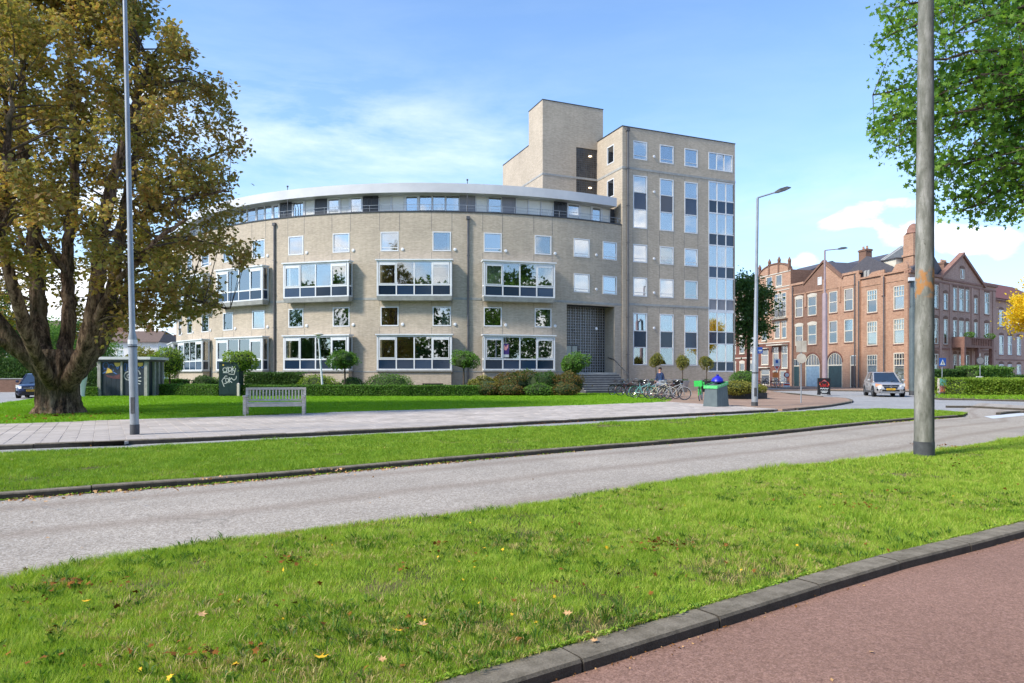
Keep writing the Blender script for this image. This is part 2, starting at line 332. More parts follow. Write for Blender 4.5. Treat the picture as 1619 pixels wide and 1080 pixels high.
# ---------------------------------------------------------------- object helpers
I4 = Matrix.Identity(4); WM = {}
def link(name, mesh, parent=None, M=I4):
    o = bpy.data.objects.new(name, mesh); COL.objects.link(o)
    if parent is not None:
        o.parent = parent; o.matrix_basis = WM[parent.name].inverted() @ M
    else: o.matrix_basis = M
    WM[o.name] = M.copy(); return o
def tag(o, label=None, cat=None, group=None, kind=None):
    for k, v in (('label', label), ('category', cat), ('group', group), ('kind', kind)):
        if v: o[k] = v
    return o
def thing(name, label, cat, loc=(0,0,0), rz=0, group=None, M=None):
    return tag(link(name, None, None, M if M is not None else Matrix.Translation(loc) @ Matrix.Rotation(rz, 4, 'Z')), label, cat, group)
def frame(o, ang, z=0):                             # local axes: x along, y inward/away, z up
    return Matrix.Translation((o[0], o[1], z)) @ Matrix.Rotation(ang, 4, 'Z')
def copy_tree(src, M, parent=None):
    c = src.copy(); COL.objects.link(c); WM[c.name] = M.copy()
    if parent is not None: c.parent = parent
    c.matrix_basis = M if parent is None else WM[parent.name].inverted() @ M
    for ch in KIDS(src):
        copy_tree(ch, M @ (WM[src.name].inverted() @ WM[ch.name]), c)
    return c
def KIDS(o): return [x for x in list(COL.objects) if x.parent == o]
class MB:
    def __init__(s): s.v = []; s.f = []; s.uv = {}
    def add(s, vs, fs, M=None, uvs=None):
        b = len(s.v)
        s.v += [tuple(M @ Vector(p)) if M is not None else tuple(p) for p in vs]
        for i, f in enumerate(fs):
            if uvs: s.uv[len(s.f)] = uvs[i]
            s.f.append(tuple(b+j for j in f))
        return s
    def box(s, x0, x1, y0, y1, z0, z1, M=None):
        v = [(x0,y0,z0),(x1,y0,z0),(x1,y1,z0),(x0,y1,z0),(x0,y0,z1),(x1,y0,z1),(x1,y1,z1),(x0,y1,z1)]
        return s.add(v, [(0,3,2,1),(4,5,6,7),(0,1,5,4),(1,2,6,5),(2,3,7,6),(3,0,4,7)], M)
    def room(s, x0, x1, y0, y1, z0, z1):            # open to the front
        v = [(x0,y0,z0),(x1,y0,z0),(x1,y1,z0),(x0,y1,z0),(x0,y0,z1),(x1,y0,z1),(x1,y1,z1),(x0,y1,z1)]
        return s.add(v, [(0,1,2,3),(4,7,6,5),(1,5,6,2),(2,6,7,3),(3,7,4,0)])
    def tube(s, pts, rad, n=8, cap=True, M=None):
        pts = [Vector(p) for p in pts]; m = len(pts)
        if not hasattr(rad, '__len__'): rad = [rad]*m
        vs = []; up = None
        for i, p in enumerate(pts):
            d = (pts[min(i+1, m-1)]-pts[max(i-1, 0)]).normalized()
            if up is None: up = Vector((1,0,0)) if abs(d.x) < .8 else Vector((0,1,0))
            a = (up - d*up.dot(d)).normalized(); up = a; b = d.cross(a)
            for k in range(n):
                t = 2*math.pi*k/n; vs.append(p+(a*math.cos(t)+b*math.sin(t))*rad[i])
        fs = [(i*n+k, i*n+(k+1)%n, (i+1)*n+(k+1)%n, (i+1)*n+k) for i in range(m-1) for k in range(n)]
        if cap: fs += [tuple(range(n-1, -1, -1)), tuple((m-1)*n+k for k in range(n))]
        return s.add(vs, fs, M)
    def lathe(s, prof, n=16, M=None):               # (radius, z) pairs
        vs = [(r*math.cos(2*math.pi*k/n), r*math.sin(2*math.pi*k/n), z) for r, z in prof for k in range(n)]
        fs = [(i*n+k, i*n+(k+1)%n, (i+1)*n+(k+1)%n, (i+1)*n+k) for i in range(len(prof)-1) for k in range(n)]
        fs += [tuple(range(n-1, -1, -1)), tuple((len(prof)-1)*n+k for k in range(n))]
        return s.add(vs, fs, M)
    def prism(s, poly, y0, y1, M=None):             # polygon in x,z extruded along y
        n = len(poly)
        vs = [(x, y0, z) for x, z in poly]+[(x, y1, z) for x, z in poly]
        fs = [tuple(range(n)), tuple(range(2*n-1, n-1, -1))]+[(i, n+i, n+(i+1)%n, (i+1)%n) for i in range(n)]
        return s.add(vs, fs, M)
    def ring(s, R, r, n=24, m=6, M=None):           # torus about the y axis
        vs = [((R+r*math.cos(2*math.pi*j/m))*math.cos(2*math.pi*i/n), r*math.sin(2*math.pi*j/m), (R+r*math.cos(2*math.pi*j/m))*math.sin(2*math.pi*i/n)) for i in range(n) for j in range(m)]
        fs = [(i*m+j, ((i+1)%n)*m+j, ((i+1)%n)*m+(j+1)%m, i*m+(j+1)%m) for i in range(n) for j in range(m)]
        return s.add(vs, fs, M)
    def mesh(s, name, mat, smooth=False):
        me = bpy.data.meshes.new(name); me.from_pydata([tuple(p) for p in s.v], [], s.f)
        uvl = me.uv_layers.new(name='UVMap')
        for pi, p in enumerate(me.polygons):
            n = p.normal; u = s.uv.get(pi)
            for k, li in enumerate(p.loop_indices):
                if u: uvl.data[li].uv = u[k]; continue
                c = me.vertices[me.loops[li].vertex_index].co
                uvl.data[li].uv = (c.x, c.y) if abs(n.z) > .7 else ((c.x, c.z) if abs(n.y) > abs(n.x) else (c.y, c.z))
        if mat: me.materials.append(MATS[mat])
        if smooth:
            me.polygons.foreach_set('use_smooth', [True]*len(me.polygons))
            try: me.set_sharp_from_angle(angle=R_(40))
            except Exception: pass
        me.update(); return me
    def obj(s, name, mat, parent=None, M=I4, smooth=False):
        return link(name, s.mesh(name, mat, smooth), parent, M)
def np_mesh(name, verts, faces_n, mat, smooth=False):   # verts (k,3), every face has faces_n consecutive verts
    k = len(verts); nf = k//faces_n
    me = bpy.data.meshes.new(name); me.vertices.add(k); me.vertices.foreach_set('co', np.asarray(verts, dtype=np.float32).ravel())
    me.loops.add(k); me.loops.foreach_set('vertex_index', np.arange(k, dtype=np.int32))
    me.polygons.add(nf); me.polygons.foreach_set('loop_start', np.arange(nf, dtype=np.int32)*faces_n)
    me.materials.append(MATS[mat]); me.update(calc_edges=True); return me
def G(px, py, z=0.):                                # the ground point at height z seen at that place of the photograph
    Y = (EYE-z)*F/(py-HY); return Vector(((px-CX)*Y/F, Y, z))
def GL(pts, z=0.): return [G(x, y, z) for x, y in pts]
def dense(pts, step=.5):
    out = []
    n = len(pts)
    for i in range(n-1):
        p0, p1, p2, p3 = pts[max(i-1, 0)], pts[i], pts[i+1], pts[min(i+2, n-1)]
        m = max(1, int((p2-p1).length/step))
        for k in range(m):
            t = k/m
            out.append(.5*((2*p1)+(p2-p0)*t+(2*p0-5*p1+4*p2-p3)*t*t+(3*p1-p0-3*p2+p3)*t**3))
    out.append(pts[-1]); return out
def resample(pts, step):
    out = [pts[0].copy()]; acc = 0.
    for a, b in zip(pts, pts[1:]):
        L = (b-a).length
        while acc+L >= step:
            t = (step-acc)/L; a = a.lerp(b, t); out.append(a.copy()); L = (b-a).length; acc = 0.
        acc += L
    return out
def flat(name, poly, z, mat, kind='structure', skirt=0):
    vs = [(p.x, p.y, z) for p in poly]; tris = tessellate_polygon([[Vector(v) for v in vs]])
    mb = MB(); mb.add(vs, [tuple(t) for t in tris])
    if skirt:
        n = len(vs); mb.add(vs+[(x, y, z-skirt) for x, y, _ in vs], [(i, (i+1)%n, n+(i+1)%n, n+i) for i in range(n)])
    o = mb.obj(name, mat); tag(o, kind=kind); return o
def inpoly(x, y, poly):
    c = np.zeros(len(x), bool); n = len(poly)
    for i in range(n):
        x0, y0 = poly[i][0], poly[i][1]; x1, y1 = poly[(i+1) % n][0], poly[(i+1) % n][1]
        if y0 == y1: continue
        m = ((y0 > y) != (y1 > y)) & (x < (x1-x0)*(y-y0)/(y1-y0)+x0); c ^= m
    return c
_G = np.random.RandomState(3).rand(64, 64)
def vnoise(x, y, s):
    x = x*s+100; y = y*s+100; xi = np.floor(x).astype(int); yi = np.floor(y).astype(int); fx = x-xi; fy = y-yi
    fx = fx*fx*(3-2*fx); fy = fy*fy*(3-2*fy); g = lambda a, b: _G[a % 64, b % 64]
    return (g(xi, yi)*(1-fx)+g(xi+1, yi)*fx)*(1-fy)+(g(xi, yi+1)*(1-fx)+g(xi+1, yi+1)*fx)*fy
def fbm(x, y, s): return (vnoise(x, y, s)+.5*vnoise(x, y, s*2.1)+.25*vnoise(x, y, s*4.3))/1.75
# ---------------------------------------------------------------- walls with real openings
def wall(name, mat, parent, s0, s1, z0, z1, openings, M=I4, depth=.14, arc=None, step=None, back=None):
    """openings: (a,b,c,d) = along from a to b, up from c to d.  arc=(centre,R): along is the angle in radians."""
    S_ = {s0, s1}; Z_ = {z0, z1}
    for a, b, c, d in openings: S_ |= {a, b}; Z_ |= {c, d}
    S_ = sorted(x for x in S_ if s0 <= x <= s1); Z_ = sorted(z for z in Z_ if z0 <= z <= z1)
    if step:
        T = []
        for a, b in zip(S_, S_[1:]):
            k = max(1, int(math.ceil((b-a)/step))); T += [a+(b-a)*i/k for i in range(k)]
        S_ = T+[S_[-1]]
    def P(s, y, z):
        if arc:
            c, R = arc; return (c[0]+(R-y)*math.sin(s), c[1]-(R-y)*math.cos(s), z)
        return (s, y, z)
    k = arc[1] if arc else 1.
    mb = MB()
    for a, b in zip(S_, S_[1:]):
        for c, d in zip(Z_, Z_[1:]):
            ms, mz = (a+b)/2, (c+d)/2
            if any(o[0] < ms < o[1] and o[2] < mz < o[3] for o in openings): continue
            mb.add([P(a,0,c), P(b,0,c), P(b,0,d), P(a,0,d)], [(0,1,2,3)], None, [[(a*k,c),(b*k,c),(b*k,d),(a*k,d)]])
    for a, b, c, d in openings:
        seq = [x for x in S_ if a <= x <= b]
        for u, v in zip(seq, seq[1:]):
            for z in (c, d): mb.add([P(u,0,z), P(v,0,z), P(v,depth,z), P(u,depth,z)], [(0,1,2,3)], None, [[(u*k,0),(v*k,0),(v*k,depth),(u*k,depth)]])
        for x in (a, b): mb.add([P(x,0,c), P(x,0,d), P(x,depth,d), P(x,depth,c)], [(0,1,2,3)], None, [[(0,c),(0,d),(depth,d),(depth,c)]])
    return mb.obj(name, mat, parent, M)
MC = {}
def cached(key, fn):
    if key not in MC: MC[key] = fn()
    return MC[key]
def window(parent, M, w, h, cols=1, rows=((1., 'glass'),), fr=.07, mat='white_paint', proud=.02, bars=None, room=1.1, blind=None, name='window', sill=None, pane_sz=None):
    """a window unit centred on x=0, from z=0 to h, set in the wall at y=0.  rows: (share of height, pane material) from the top"""
    def fm():
        b = MB(); y0, y1 = -proud, .10
        b.box(-w/2, w/2, y0, y1, h-fr, h); b.box(-w/2, w/2, y0, y1, 0, fr)
        b.box(-w/2, -w/2+fr, y0, y1, fr, h-fr); b.box(w/2-fr, w/2, y0, y1, fr, h-fr)
        cs = cols if hasattr(cols, '__len__') else [1/cols]*cols
        x = -w/2+fr; iw = w-2*fr
        for c in cs[:-1]:
            x += iw*c; b.box(x-fr*.45, x+fr*.45, y0+.006, y1-.01, fr, h-fr)
        z = h-fr; ih = h-2*fr
        for sh, _ in rows[:-1]:
            z -= ih*sh; b.box(-w/2+fr, w/2-fr, y0+.010, y1-.02, z-fr*.45, z+fr*.45)
        if bars:
            for (x0, x1, z0, z1) in bars: b.box((x0-.5)*w, (x1-.5)*w, y0+.018, .03, z0*h, z1*h)
        return b.mesh(name, mat)
    key = (name, round(w, 2), round(h, 2), str(cols), str(rows), fr, mat, str(bars))
    fo = link(name, cached(key, fm), parent, M)
    cs = cols if hasattr(cols, '__len__') else [1/cols]*cols
    iw, ih = w-2*fr, h-2*fr; z = h-fr
    for ri, (sh, pm) in enumerate(rows):
        zt = z; z -= ih*sh; x = -w/2+fr
        for ci, c in enumerate(cs):
            a, b_ = x+.02, x+iw*c-.02; x += iw*c
            pmm = pm[ci % len(pm)] if isinstance(pm, (tuple, list)) else pm
            k2 = ('pane', round(b_-a, 2), round(zt-z, 2), pmm)
            me = cached(k2, lambda: MB().box(-(b_-a)/2, (b_-a)/2, -.004, .004, .02-(zt-z)/2, (zt-z)/2-.02).mesh('pane', pmm))
            tilt = Matrix.Rotation(random.uniform(-.03, .03), 4, 'Z') @ Matrix.Rotation(random.uniform(-.02, .012), 4, 'X')
            link('pane' if pmm.startswith('glass') else 'panel', me, fo, M @ Matrix.Translation(((a+b_)/2, .035, (z+zt)/2)) @ tilt)
    if room:
        link('interior', cached(('room', round(w, 2), round(h, 2), room), lambda: MB().room(-w/2+.03, w/2-.03, .09, room, .03, h-.03).mesh('interior', 'interior')), fo, M)
    if blind:
        for (x0, x1, z0, z1, bm) in blind:
            link('curtain' if bm == 'curtain' else 'blind', cached(('bl', round(w, 2), round(h, 2), x0, x1, z0, z1, bm), lambda: MB().box((x0-.5)*w, (x1-.5)*w, .13, .15, z0*h, z1*h).mesh('blind', bm)), fo, M)
    if sill:
        link('sill', cached(('sill', round(w, 2), sill), lambda: MB().box(-w/2-.06, w/2+.06, -.08, .02, -.09, -.003).mesh('sill', sill)), fo, M)
    return fo
# ---------------------------------------------------------------- foliage helpers
def rand_rot(n, rs, up=0.):
    nrm = rs.normal(size=(n, 3)); nrm[:, 2] += up; nrm /= np.linalg.norm(nrm, axis=1)[:, None]
    a = rs.normal(size=(n, 3)); a -= nrm*(a*nrm).sum(1)[:, None]; a /= np.linalg.norm(a, axis=1)[:, None]
    return nrm, a, np.cross(nrm, a)
LEAF = np.array([(0, -.5), (.27, -.12), (.2, .25), (0, .5), (-.2, .25), (-.27, -.12)])      # pointed oval
LOBE = np.array([(0, -.45), (.16, -.18), (.5, -.2), (.3, .02), (.42, .32), (.14, .2), (0, .55), (-.14, .2), (-.42, .32), (-.3, .02), (-.5, -.2), (-.16, -.18)])
def leaves(P, size, rs, shape=LEAF, up=.3, jitter=.35):
    n = len(P); nrm, a, b = rand_rot(n, rs, up); s = size*(1+rs.uniform(-jitter, jitter, n))
    m = len(shape)
    V = P[:, None, :]+(a[:, None, :]*shape[None, :, :1]+b[:, None, :]*shape[None, :, 1:])*s[:, None, None]
    V = V - nrm[:, None, :]*(np.abs(shape[:, 0])[None, :, None]*s[:, None, None]*.35)
    return V.reshape(-1, 3)
def bush(name, label, cat, c, r, n, size, mat, group=None, box=False, core=True, stem=None, rs=None, yaw=0, parent=None, lumpy=.12):
    """a clipped shrub: leaves through the outer layer of a rounded body, dark wood inside"""
    rs = rs or np.random.RandomState(int(abs(c[0]*31+c[1]*7))+n)
    d = rs.normal(size=(n, 3)); d /= np.linalg.norm(d, axis=1)[:, None]
    if box:
        d = d/np.max(np.abs(d), axis=1)[:, None]; d[:, 0] = rs.uniform(-1, 1, n) if r[0] > 2*r[1] else d[:, 0]
        k = rs.rand(n); e = rs.uniform(-1, 1, (n, 3)); t = k < .42; f = (k >= .42) & (k < .92); s_ = k >= .92
        d = e.copy(); d[t, 2] = 1; d[f, 1] = -1; d[s_, 0] = np.sign(d[s_, 0])
    q = 1-rs.normal(.02, .075, n); d = d*q[:, None]
    P = d*np.array(r)
    lump = (vnoise(P[:, 0]+c[0], P[:, 1]+P[:, 2]*1.3+c[1], 1.6)-.5)*2*lumpy
    P *= (1+lump)[:, None] if not box else 1
    if box: P[:, 2] += lump*r[2]*.8; P[:, 1] += lump*.3
    if yaw:
        cs, sn = math.cos(yaw), math.sin(yaw); P[:, 0], P[:, 1] = P[:, 0]*cs-P[:, 1]*sn, P[:, 0]*sn+P[:, 1]*cs
    if box: n = n
    root = thing(name, label, cat, (c[0], c[1], 0 if stem else max(c[2]-r[2], 0)), 0, group)
    Mc = Matrix.Translation(c)
    fo = link('foliage', np_mesh('foliage', leaves(P, size, rs), 6, mat), root, Mc)
    if core:
        kb = MB()
        if box: kb.box(-r[0]*.93, r[0]*.93, -r[1]*.86, r[1]*.86, -r[2], r[2]*.86, Matrix.Rotation(yaw, 4, 'Z'))
        else: kb.lathe([(.1*r[0], -.85*r[2]), (.6*r[0], -.6*r[2]), (.82*r[0], 0), (.6*r[0], .6*r[2]), (.1*r[0], .85*r[2])], 12, Matrix.Diagonal((1, r[1]/r[0], 1, 1)))
        kb.obj('inner_branches', 'hedge_core', root, Mc)
    if stem:
        b = MB(); z1 = c[2]-r[2]*.6
        b.tube([(0, 0, stem[1]), (.02, .01, (z1+stem[1])/2), (0, 0, z1), (r[0]*.2, 0, c[2])], [stem[0]*1.2, stem[0], stem[0]*.9, stem[0]*.5], 8)
        b.obj('trunk', 'bark_thin', root, Matrix.Translation((c[0], c[1], 0)), True)
    return root
def tree(name, label, base, height, crown_c, crown_r, n, size, mat, trunk_r=.2, clumps=40, group=None, seed=1, cut=None):
    rs = np.random.RandomState(seed); root = thing(name, label, 'tree', base, 0, group); B = Vector(base)
    d = rs.normal(size=(clumps, 3)); d /= np.linalg.norm(d, axis=1)[:, None]; d *= (rs.rand(clumps)**.35)[:, None]
    C = d*np.array(crown_r)*.86+np.array(crown_c)
    mb = MB(); z1 = crown_c[2]
    mb.tube([(0,0,-.05), (0,0,(z1-crown_r[2])*.5), (.1, 0, z1-crown_r[2]*.4), (crown_c[0]*.8, crown_c[1]*.8, z1+crown_r[2]*.3)], [trunk_r*1.3, trunk_r, trunk_r*.8, trunk_r*.3], 8)
    for c in C[::2]:
        h0 = z1-crown_r[2]*.6+rs.rand()*crown_r[2]*.5; a = Vector((.08, 0, h0)); e = Vector(c)
        mb.tube([a, a.lerp(e, .5)+Vector((0, 0, .3)), e], [trunk_r*.35, trunk_r*.2, trunk_r*.06], 5)
    mb.obj('trunk', 'bark_thin', root, Matrix.Translation(B), True)
    per = n//clumps; cr = (crown_r[0]*crown_r[1]*crown_r[2])**(1/3)
    P = np.concatenate([c+rs.normal(size=(per, 3))*cr*np.array((.17, .17, .12))*rs.uniform(.6, 1.3) for c in C])
    link('crown', np_mesh('crown', leaves(P, size, rs, up=.6), 6, mat), root, Matrix.Translation(B))
    return root
# ================================================================ GROUND
RD = -.08
V2 = lambda x, y: Vector((x, y, 0))
K1 = dense([V2(-5.5, -.6), V2(-3.4, .75), V2(-1.6, 1.95)]+GL([(860,1060),(1180,962),(1400,893.5),(1619,838)])+[V2(8.2, 8.4), V2(14, 12.7), V2(22, 19.2)], .4)
K2 = dense([V2(-16, 1.2)]+GL([(0,780),(200,765.5),(400,750.5),(600,733),(800,716),(1000,700.5),(1205,684),(1400,664.5),(1530,655.5)]), .5)
E2 = dense([V2(-13, -2.6)]+GL([(0,914),(235,869),(400,848),(600,822),(810,801),(1000,769),(1200,741),(1440,717),(1619,689)])+[V2(17, 20.5), V2(24, 28)], .5)
L3 = dense([V2(-24, 3.2)]+GL([(0,716),(200,707.5),(400,696.5),(600,686.5),(800,676.5),(1000,666),(1200,654.5),(1300,648.5),(1400,646.5),(1470,648),(1530,652)]), .6)
K4 = dense([V2(-30, 3.2)]+GL([(0,704),(200,696.5),(400,687.5),(600,678.5),(800,668.5),(1000,658.3),(1200,648.7),(1236,646.6)]), .6)
L5 = dense([V2(-34, 5.5)]+GL([(0,670),(100,667),(200,663),(300,660),(400,657),(480,653.5),(600,649.5),(800,644),(900,641),(1000,637.5),(1055,635)]), .6)
g = MB(); g.box(-900, 900, -300, 1500, -1.2, -.092); tag(g.obj('ground', 'road_street'), kind='structure')
def strip(name, A, B, z, mat, skirt=0):
    n = 160; ra = np.linspace(0, 1, n)
    def at(P):
        P = np.array([(p.x, p.y) for p in P]); d = np.r_[0, np.cumsum(np.hypot(*np.diff(P, axis=0).T))]
        return np.c_[np.interp(ra*d[-1], d, P[:, 0]), np.interp(ra*d[-1], d, P[:, 1])], ra*d[-1]
    a, sa = at(A); b, _ = at(B); mb = MB()
    for i in range(n-1):
        w = math.dist(a[i], b[i]); w2 = math.dist(a[i+1], b[i+1])
        mb.add([(*a[i], z), (*a[i+1], z), (*b[i+1], z), (*b[i], z)], [(0,1,2,3)], None, [[(sa[i],0),(sa[i+1],0),(sa[i+1],w2),(sa[i],w)]])
    return tag(mb.obj(name, mat), kind='structure')
def offs(P, d):                                     # shift a line sideways; positive = to its left (away from the viewer)
    out = []
    for i, p in enumerate(P):
        t = (P[min(i+1, len(P)-1)]-P[max(i-1, 0)]).normalized(); out.append(p+Vector((-t.y, t.x, 0))*d)
    return out
K2b = K2+[V2(18, 27.5), V2(24, 35)]
strip('road', K2b, E2, RD, 'road_grey')
flat('bus_lane', K1+[V2(26, 10), V2(20, -6), V2(-8, -6)], -.066, 'road_red')
# road marking beside the traffic island
flat('road_marking', GL([(1556,658.5),(1625,652),(1640,655),(1570,662)], RD), RD+.004, 'white_paint')
def kerb(name, line, width, h, stone=1.0, z=0., gap=.012):
    root = tag(link(name, None, None, Matrix.Translation((line[0].x, line[0].y, 0))), kind='structure')
    pts = resample(line, stone); rs = random.Random(5)
    def km():
        b = MB(); c = .018
        prof = [(0, -h-.05), (0, -c), (.012, -.004), (c*1.6, 0), (width-.01, 0), (width, -.01), (width, -h-.05)]
        L = stone-gap; segs = 4; vs = []
        for i in range(segs+1):
            for y, zz in prof: vs.append((L*i/segs, y, zz))
        k = len(prof)
        fs = [(i*k+j, (i+1)*k+j, (i+1)*k+j+1, i*k+j+1) for i in range(segs) for j in range(k-1)]+[tuple(range(k)), tuple(segs*k+j for j in range(k-1, -1, -1))]
        b.add(vs, fs); return b.mesh('kerb_stone', 'kerb_concrete')
    me = km()
    for a, b in zip(pts, pts[1:]):
        an = math.atan2(b.y-a.y, b.x-a.x)
        M = Matrix.Translation((a.x, a.y, z+rs.uniform(-.004, .004))) @ Matrix.Rotation(an+rs.uniform(-.004, .004), 4, 'Z') @ Matrix.Rotation(rs.uniform(-.004, .004), 4, 'X')
        link('kerb_stone', me, root, M)
    return root
kerb('bus_lane_kerb', K1, .18, .066, 1.0)
kerb('verge_kerb', K2, .15, .08, 1.0)
kerb('pavement_kerb', K4, .18, .08, 1.0)
NEAR = offs(K1, .165)+E2[::-1]
flat('near_verge', NEAR, -.012, 'turf', skirt=.08)
MID = offs(K2, .14)+L3[::-1]
flat('middle_verge', MID, -.012, 'turf', skirt=.07)
# pavement of 30 cm tiles laid in rows along the kerb
PV = offs(K4, .18)
flat('pavement', PV+L5[::-1], -.007, 'tile_grey_many', skirt=.06)
pav = bpy.data.objects['pavement']
def tiles():
    n = 8; line = resample(dense(PV, .2), .3); far = L5; T = .294
    fx = np.array([(p.x, p.y) for p in far]); b = MB()
    c = .006
    b.add([(0,0,-.03),(T,0,-.03),(T,T,-.03),(0,T,-.03),(c,c,0),(T-c,c,0),(T-c,T-c,0),(c,T-c,0),(0,0,-c),(T,0,-c),(T,T,-c),(0,T,-c)],
          [(4,5,6,7),(8,9,5,4),(9,10,6,5),(10,11,7,6),(11,8,4,7),(0,1,9,8),(1,2,10,9),(2,3,11,10),(3,0,8,11)])
    me = b.mesh('paving_tile', 'tile_grey'); poly = [(p.x, p.y) for p in offs(K4, .17)]+[(p.x, p.y) for p in offs(L5, -.02)[::-1]]
    cand = []; ang = math.atan(.60); t = Vector((math.cos(ang), math.sin(ang), 0)); nn = Vector((-t.y, t.x, 0)); o0 = Vector((-9.8, 13.1, 0))
    for i in range(-40, 120):
        for j in range(-14, 40):
            q = o0+t*(.3*i)+nn*(.3*j); cx_ = q+(t+nn)*.15
            if cx_.y < 6: continue
            cand.append((q, ang, cx_))
    cs = np.array([(c_[2].x, c_[2].y) for c_ in cand]); ok = inpoly(cs[:, 0], cs[:, 1], poly)
    cand = [c_ for c_, k in zip(cand, ok) if k]
    vis = [abs((c_[2].x*F/c_[2].y+CX)-810) < 830 for c_ in cand]
    order = sorted(range(len(cand)), key=lambda i: (not vis[i], cand[i][2].length))
    rs = random.Random(2); many = MB()
    for k, i in enumerate(order):
        q, an, _ = cand[i]
        M = Matrix.Translation((q.x, q.y, rs.uniform(-.003, .003))) @ Matrix.Rotation(an, 4, 'Z') @ Matrix.Rotation(rs.uniform(-.008, .008), 4, 'X') @ Matrix.Rotation(rs.uniform(-.008, .008), 4, 'Y')
        if k < 298: link('paving_tile', me, pav, M)
        else: many.add([v.co for v in me.vertices], [tuple(p.vertices) for p in me.polygons], M)
    o = many.obj('paving_tiles', 'tile_grey_many', pav); tag(o, kind='stuff')
tiles()
# brick-paved forecourt right of the lawn, with its kerb
PF = GL([(1056,634.5),(1150,640),(1238,646.6)])[::1]
court = [G(1056,635.2), G(1237,646.8), G(1264,644.6), G(1312,639.8), G(1347,634.5), G(1338,629), G(1300,627.5), G(1250,623.5), G(1212,617), V2(34, 66), V2(24, 66), V2(19.4, 59.2), V2(9.2, 55.4), V2(8, 52)]
flat('paved_forecourt', court, .002, 'paving_brick', skirt=.09)
kerb('forecourt_kerb', dense([G(1262,645.2), G(1290,642.6), G(1312,640.3), G(1340,635.8), G(1349,633.2), G(1342,630), G(1318,627.6)], .4), .16, .08, z=.006)
kerb('crossing_kerb', dense([G(1212,619.5), G(1236,620.5), G(1262,622.5), G(1300,627)], .5), .15, .08, z=.006)
# pavement in front of the brick houses
isl = [G(1238,619.3), G(1336,619.3), G(1437,617.5), G(1470,618)]
hp = [V2(28.5, 62), V2(29.5, 71), V2(25.5, 88), V2(22, 104), V2(24, 104), V2(29.7, 101), V2(38.6, 66), V2(56, 77.5), V2(57, 74), V2(40.2, 62.4), V2(36.5, 58.2), V2(33, 58)]
flat('house_pavement', hp, .0, 'paving_brick', skirt=.09)
kerb('house_kerb', dense([V2(22, 104), V2(25.5, 88), V2(29.5, 71), V2(28.5, 62), V2(33, 58), V2(36.5, 58.2), V2(40.2, 62.4), V2(57, 74)], .5), .16, .08, z=.004)
# green corner at the right with its kerb, and the traffic island
gc = [G(1478,629.0), G(1560,631), G(1700,634), V2(60, 52), V2(60, 72), V2(57, 73.8), V2(40.4, 62.2), V2(37, 58), V2(33, 53)]
flat('corner_bed', gc, -.005, 'turf', skirt=.08)
kerb('corner_kerb', dense([V2(32.6, 52), G(1478,629.4), G(1520,630.2), G(1560,631.2), G(1700,634.2)], .5), .16, .08, z=.004)
ti = [G(1500,642.5), G(1540,641.5), G(1619,645.5), G(1680,648), G(1690,652.5), G(1619,650.3), G(1560,649), G(1530,646)]
kerb('traffic_island_kerb', dense([G(1498,641.6), G(1530,641.6), G(1570,643.5), G(1619,646), G(1700,650)], .5), .16, .08, z=.004)
kerb('lane_kerb', dense([G(1582,652.6), G(1600,650.4), G(1640,649.6), G(1700,653)], .4), .14, .07, z=.004)
# lawn in front of the apartments
BK = [V2(8.6, 50.5), V2(5.5, 51.3), V2(2, 50.2), V2(-6.8, 48.2), V2(-16, 50.2), V2(-22, 53), V2(-28, 58.5), V2(-34, 63.5)]
LAWN = L5+[G(1062,633), G(1060,630)]+BK+[V2(-37, 60), G(100,626.8), G(62,628.8), G(0,637.5), V2(-32, 22), V2(-42, 14)]
flat('lawn', LAWN, -.012, 'turf_lawn', skirt=.07)
bed = [V2(8.6, 50.6)]+BK[1:]+[V2(-36, 72), V2(-26, 68), V2(-16, 60), V2(4, 60), V2(10, 55)]
flat('planting_bed', [p+Vector((0, -2.6 if i and i < 7 else 0, 0)) for i, p in enumerate(bed)], -.006, 'soil')
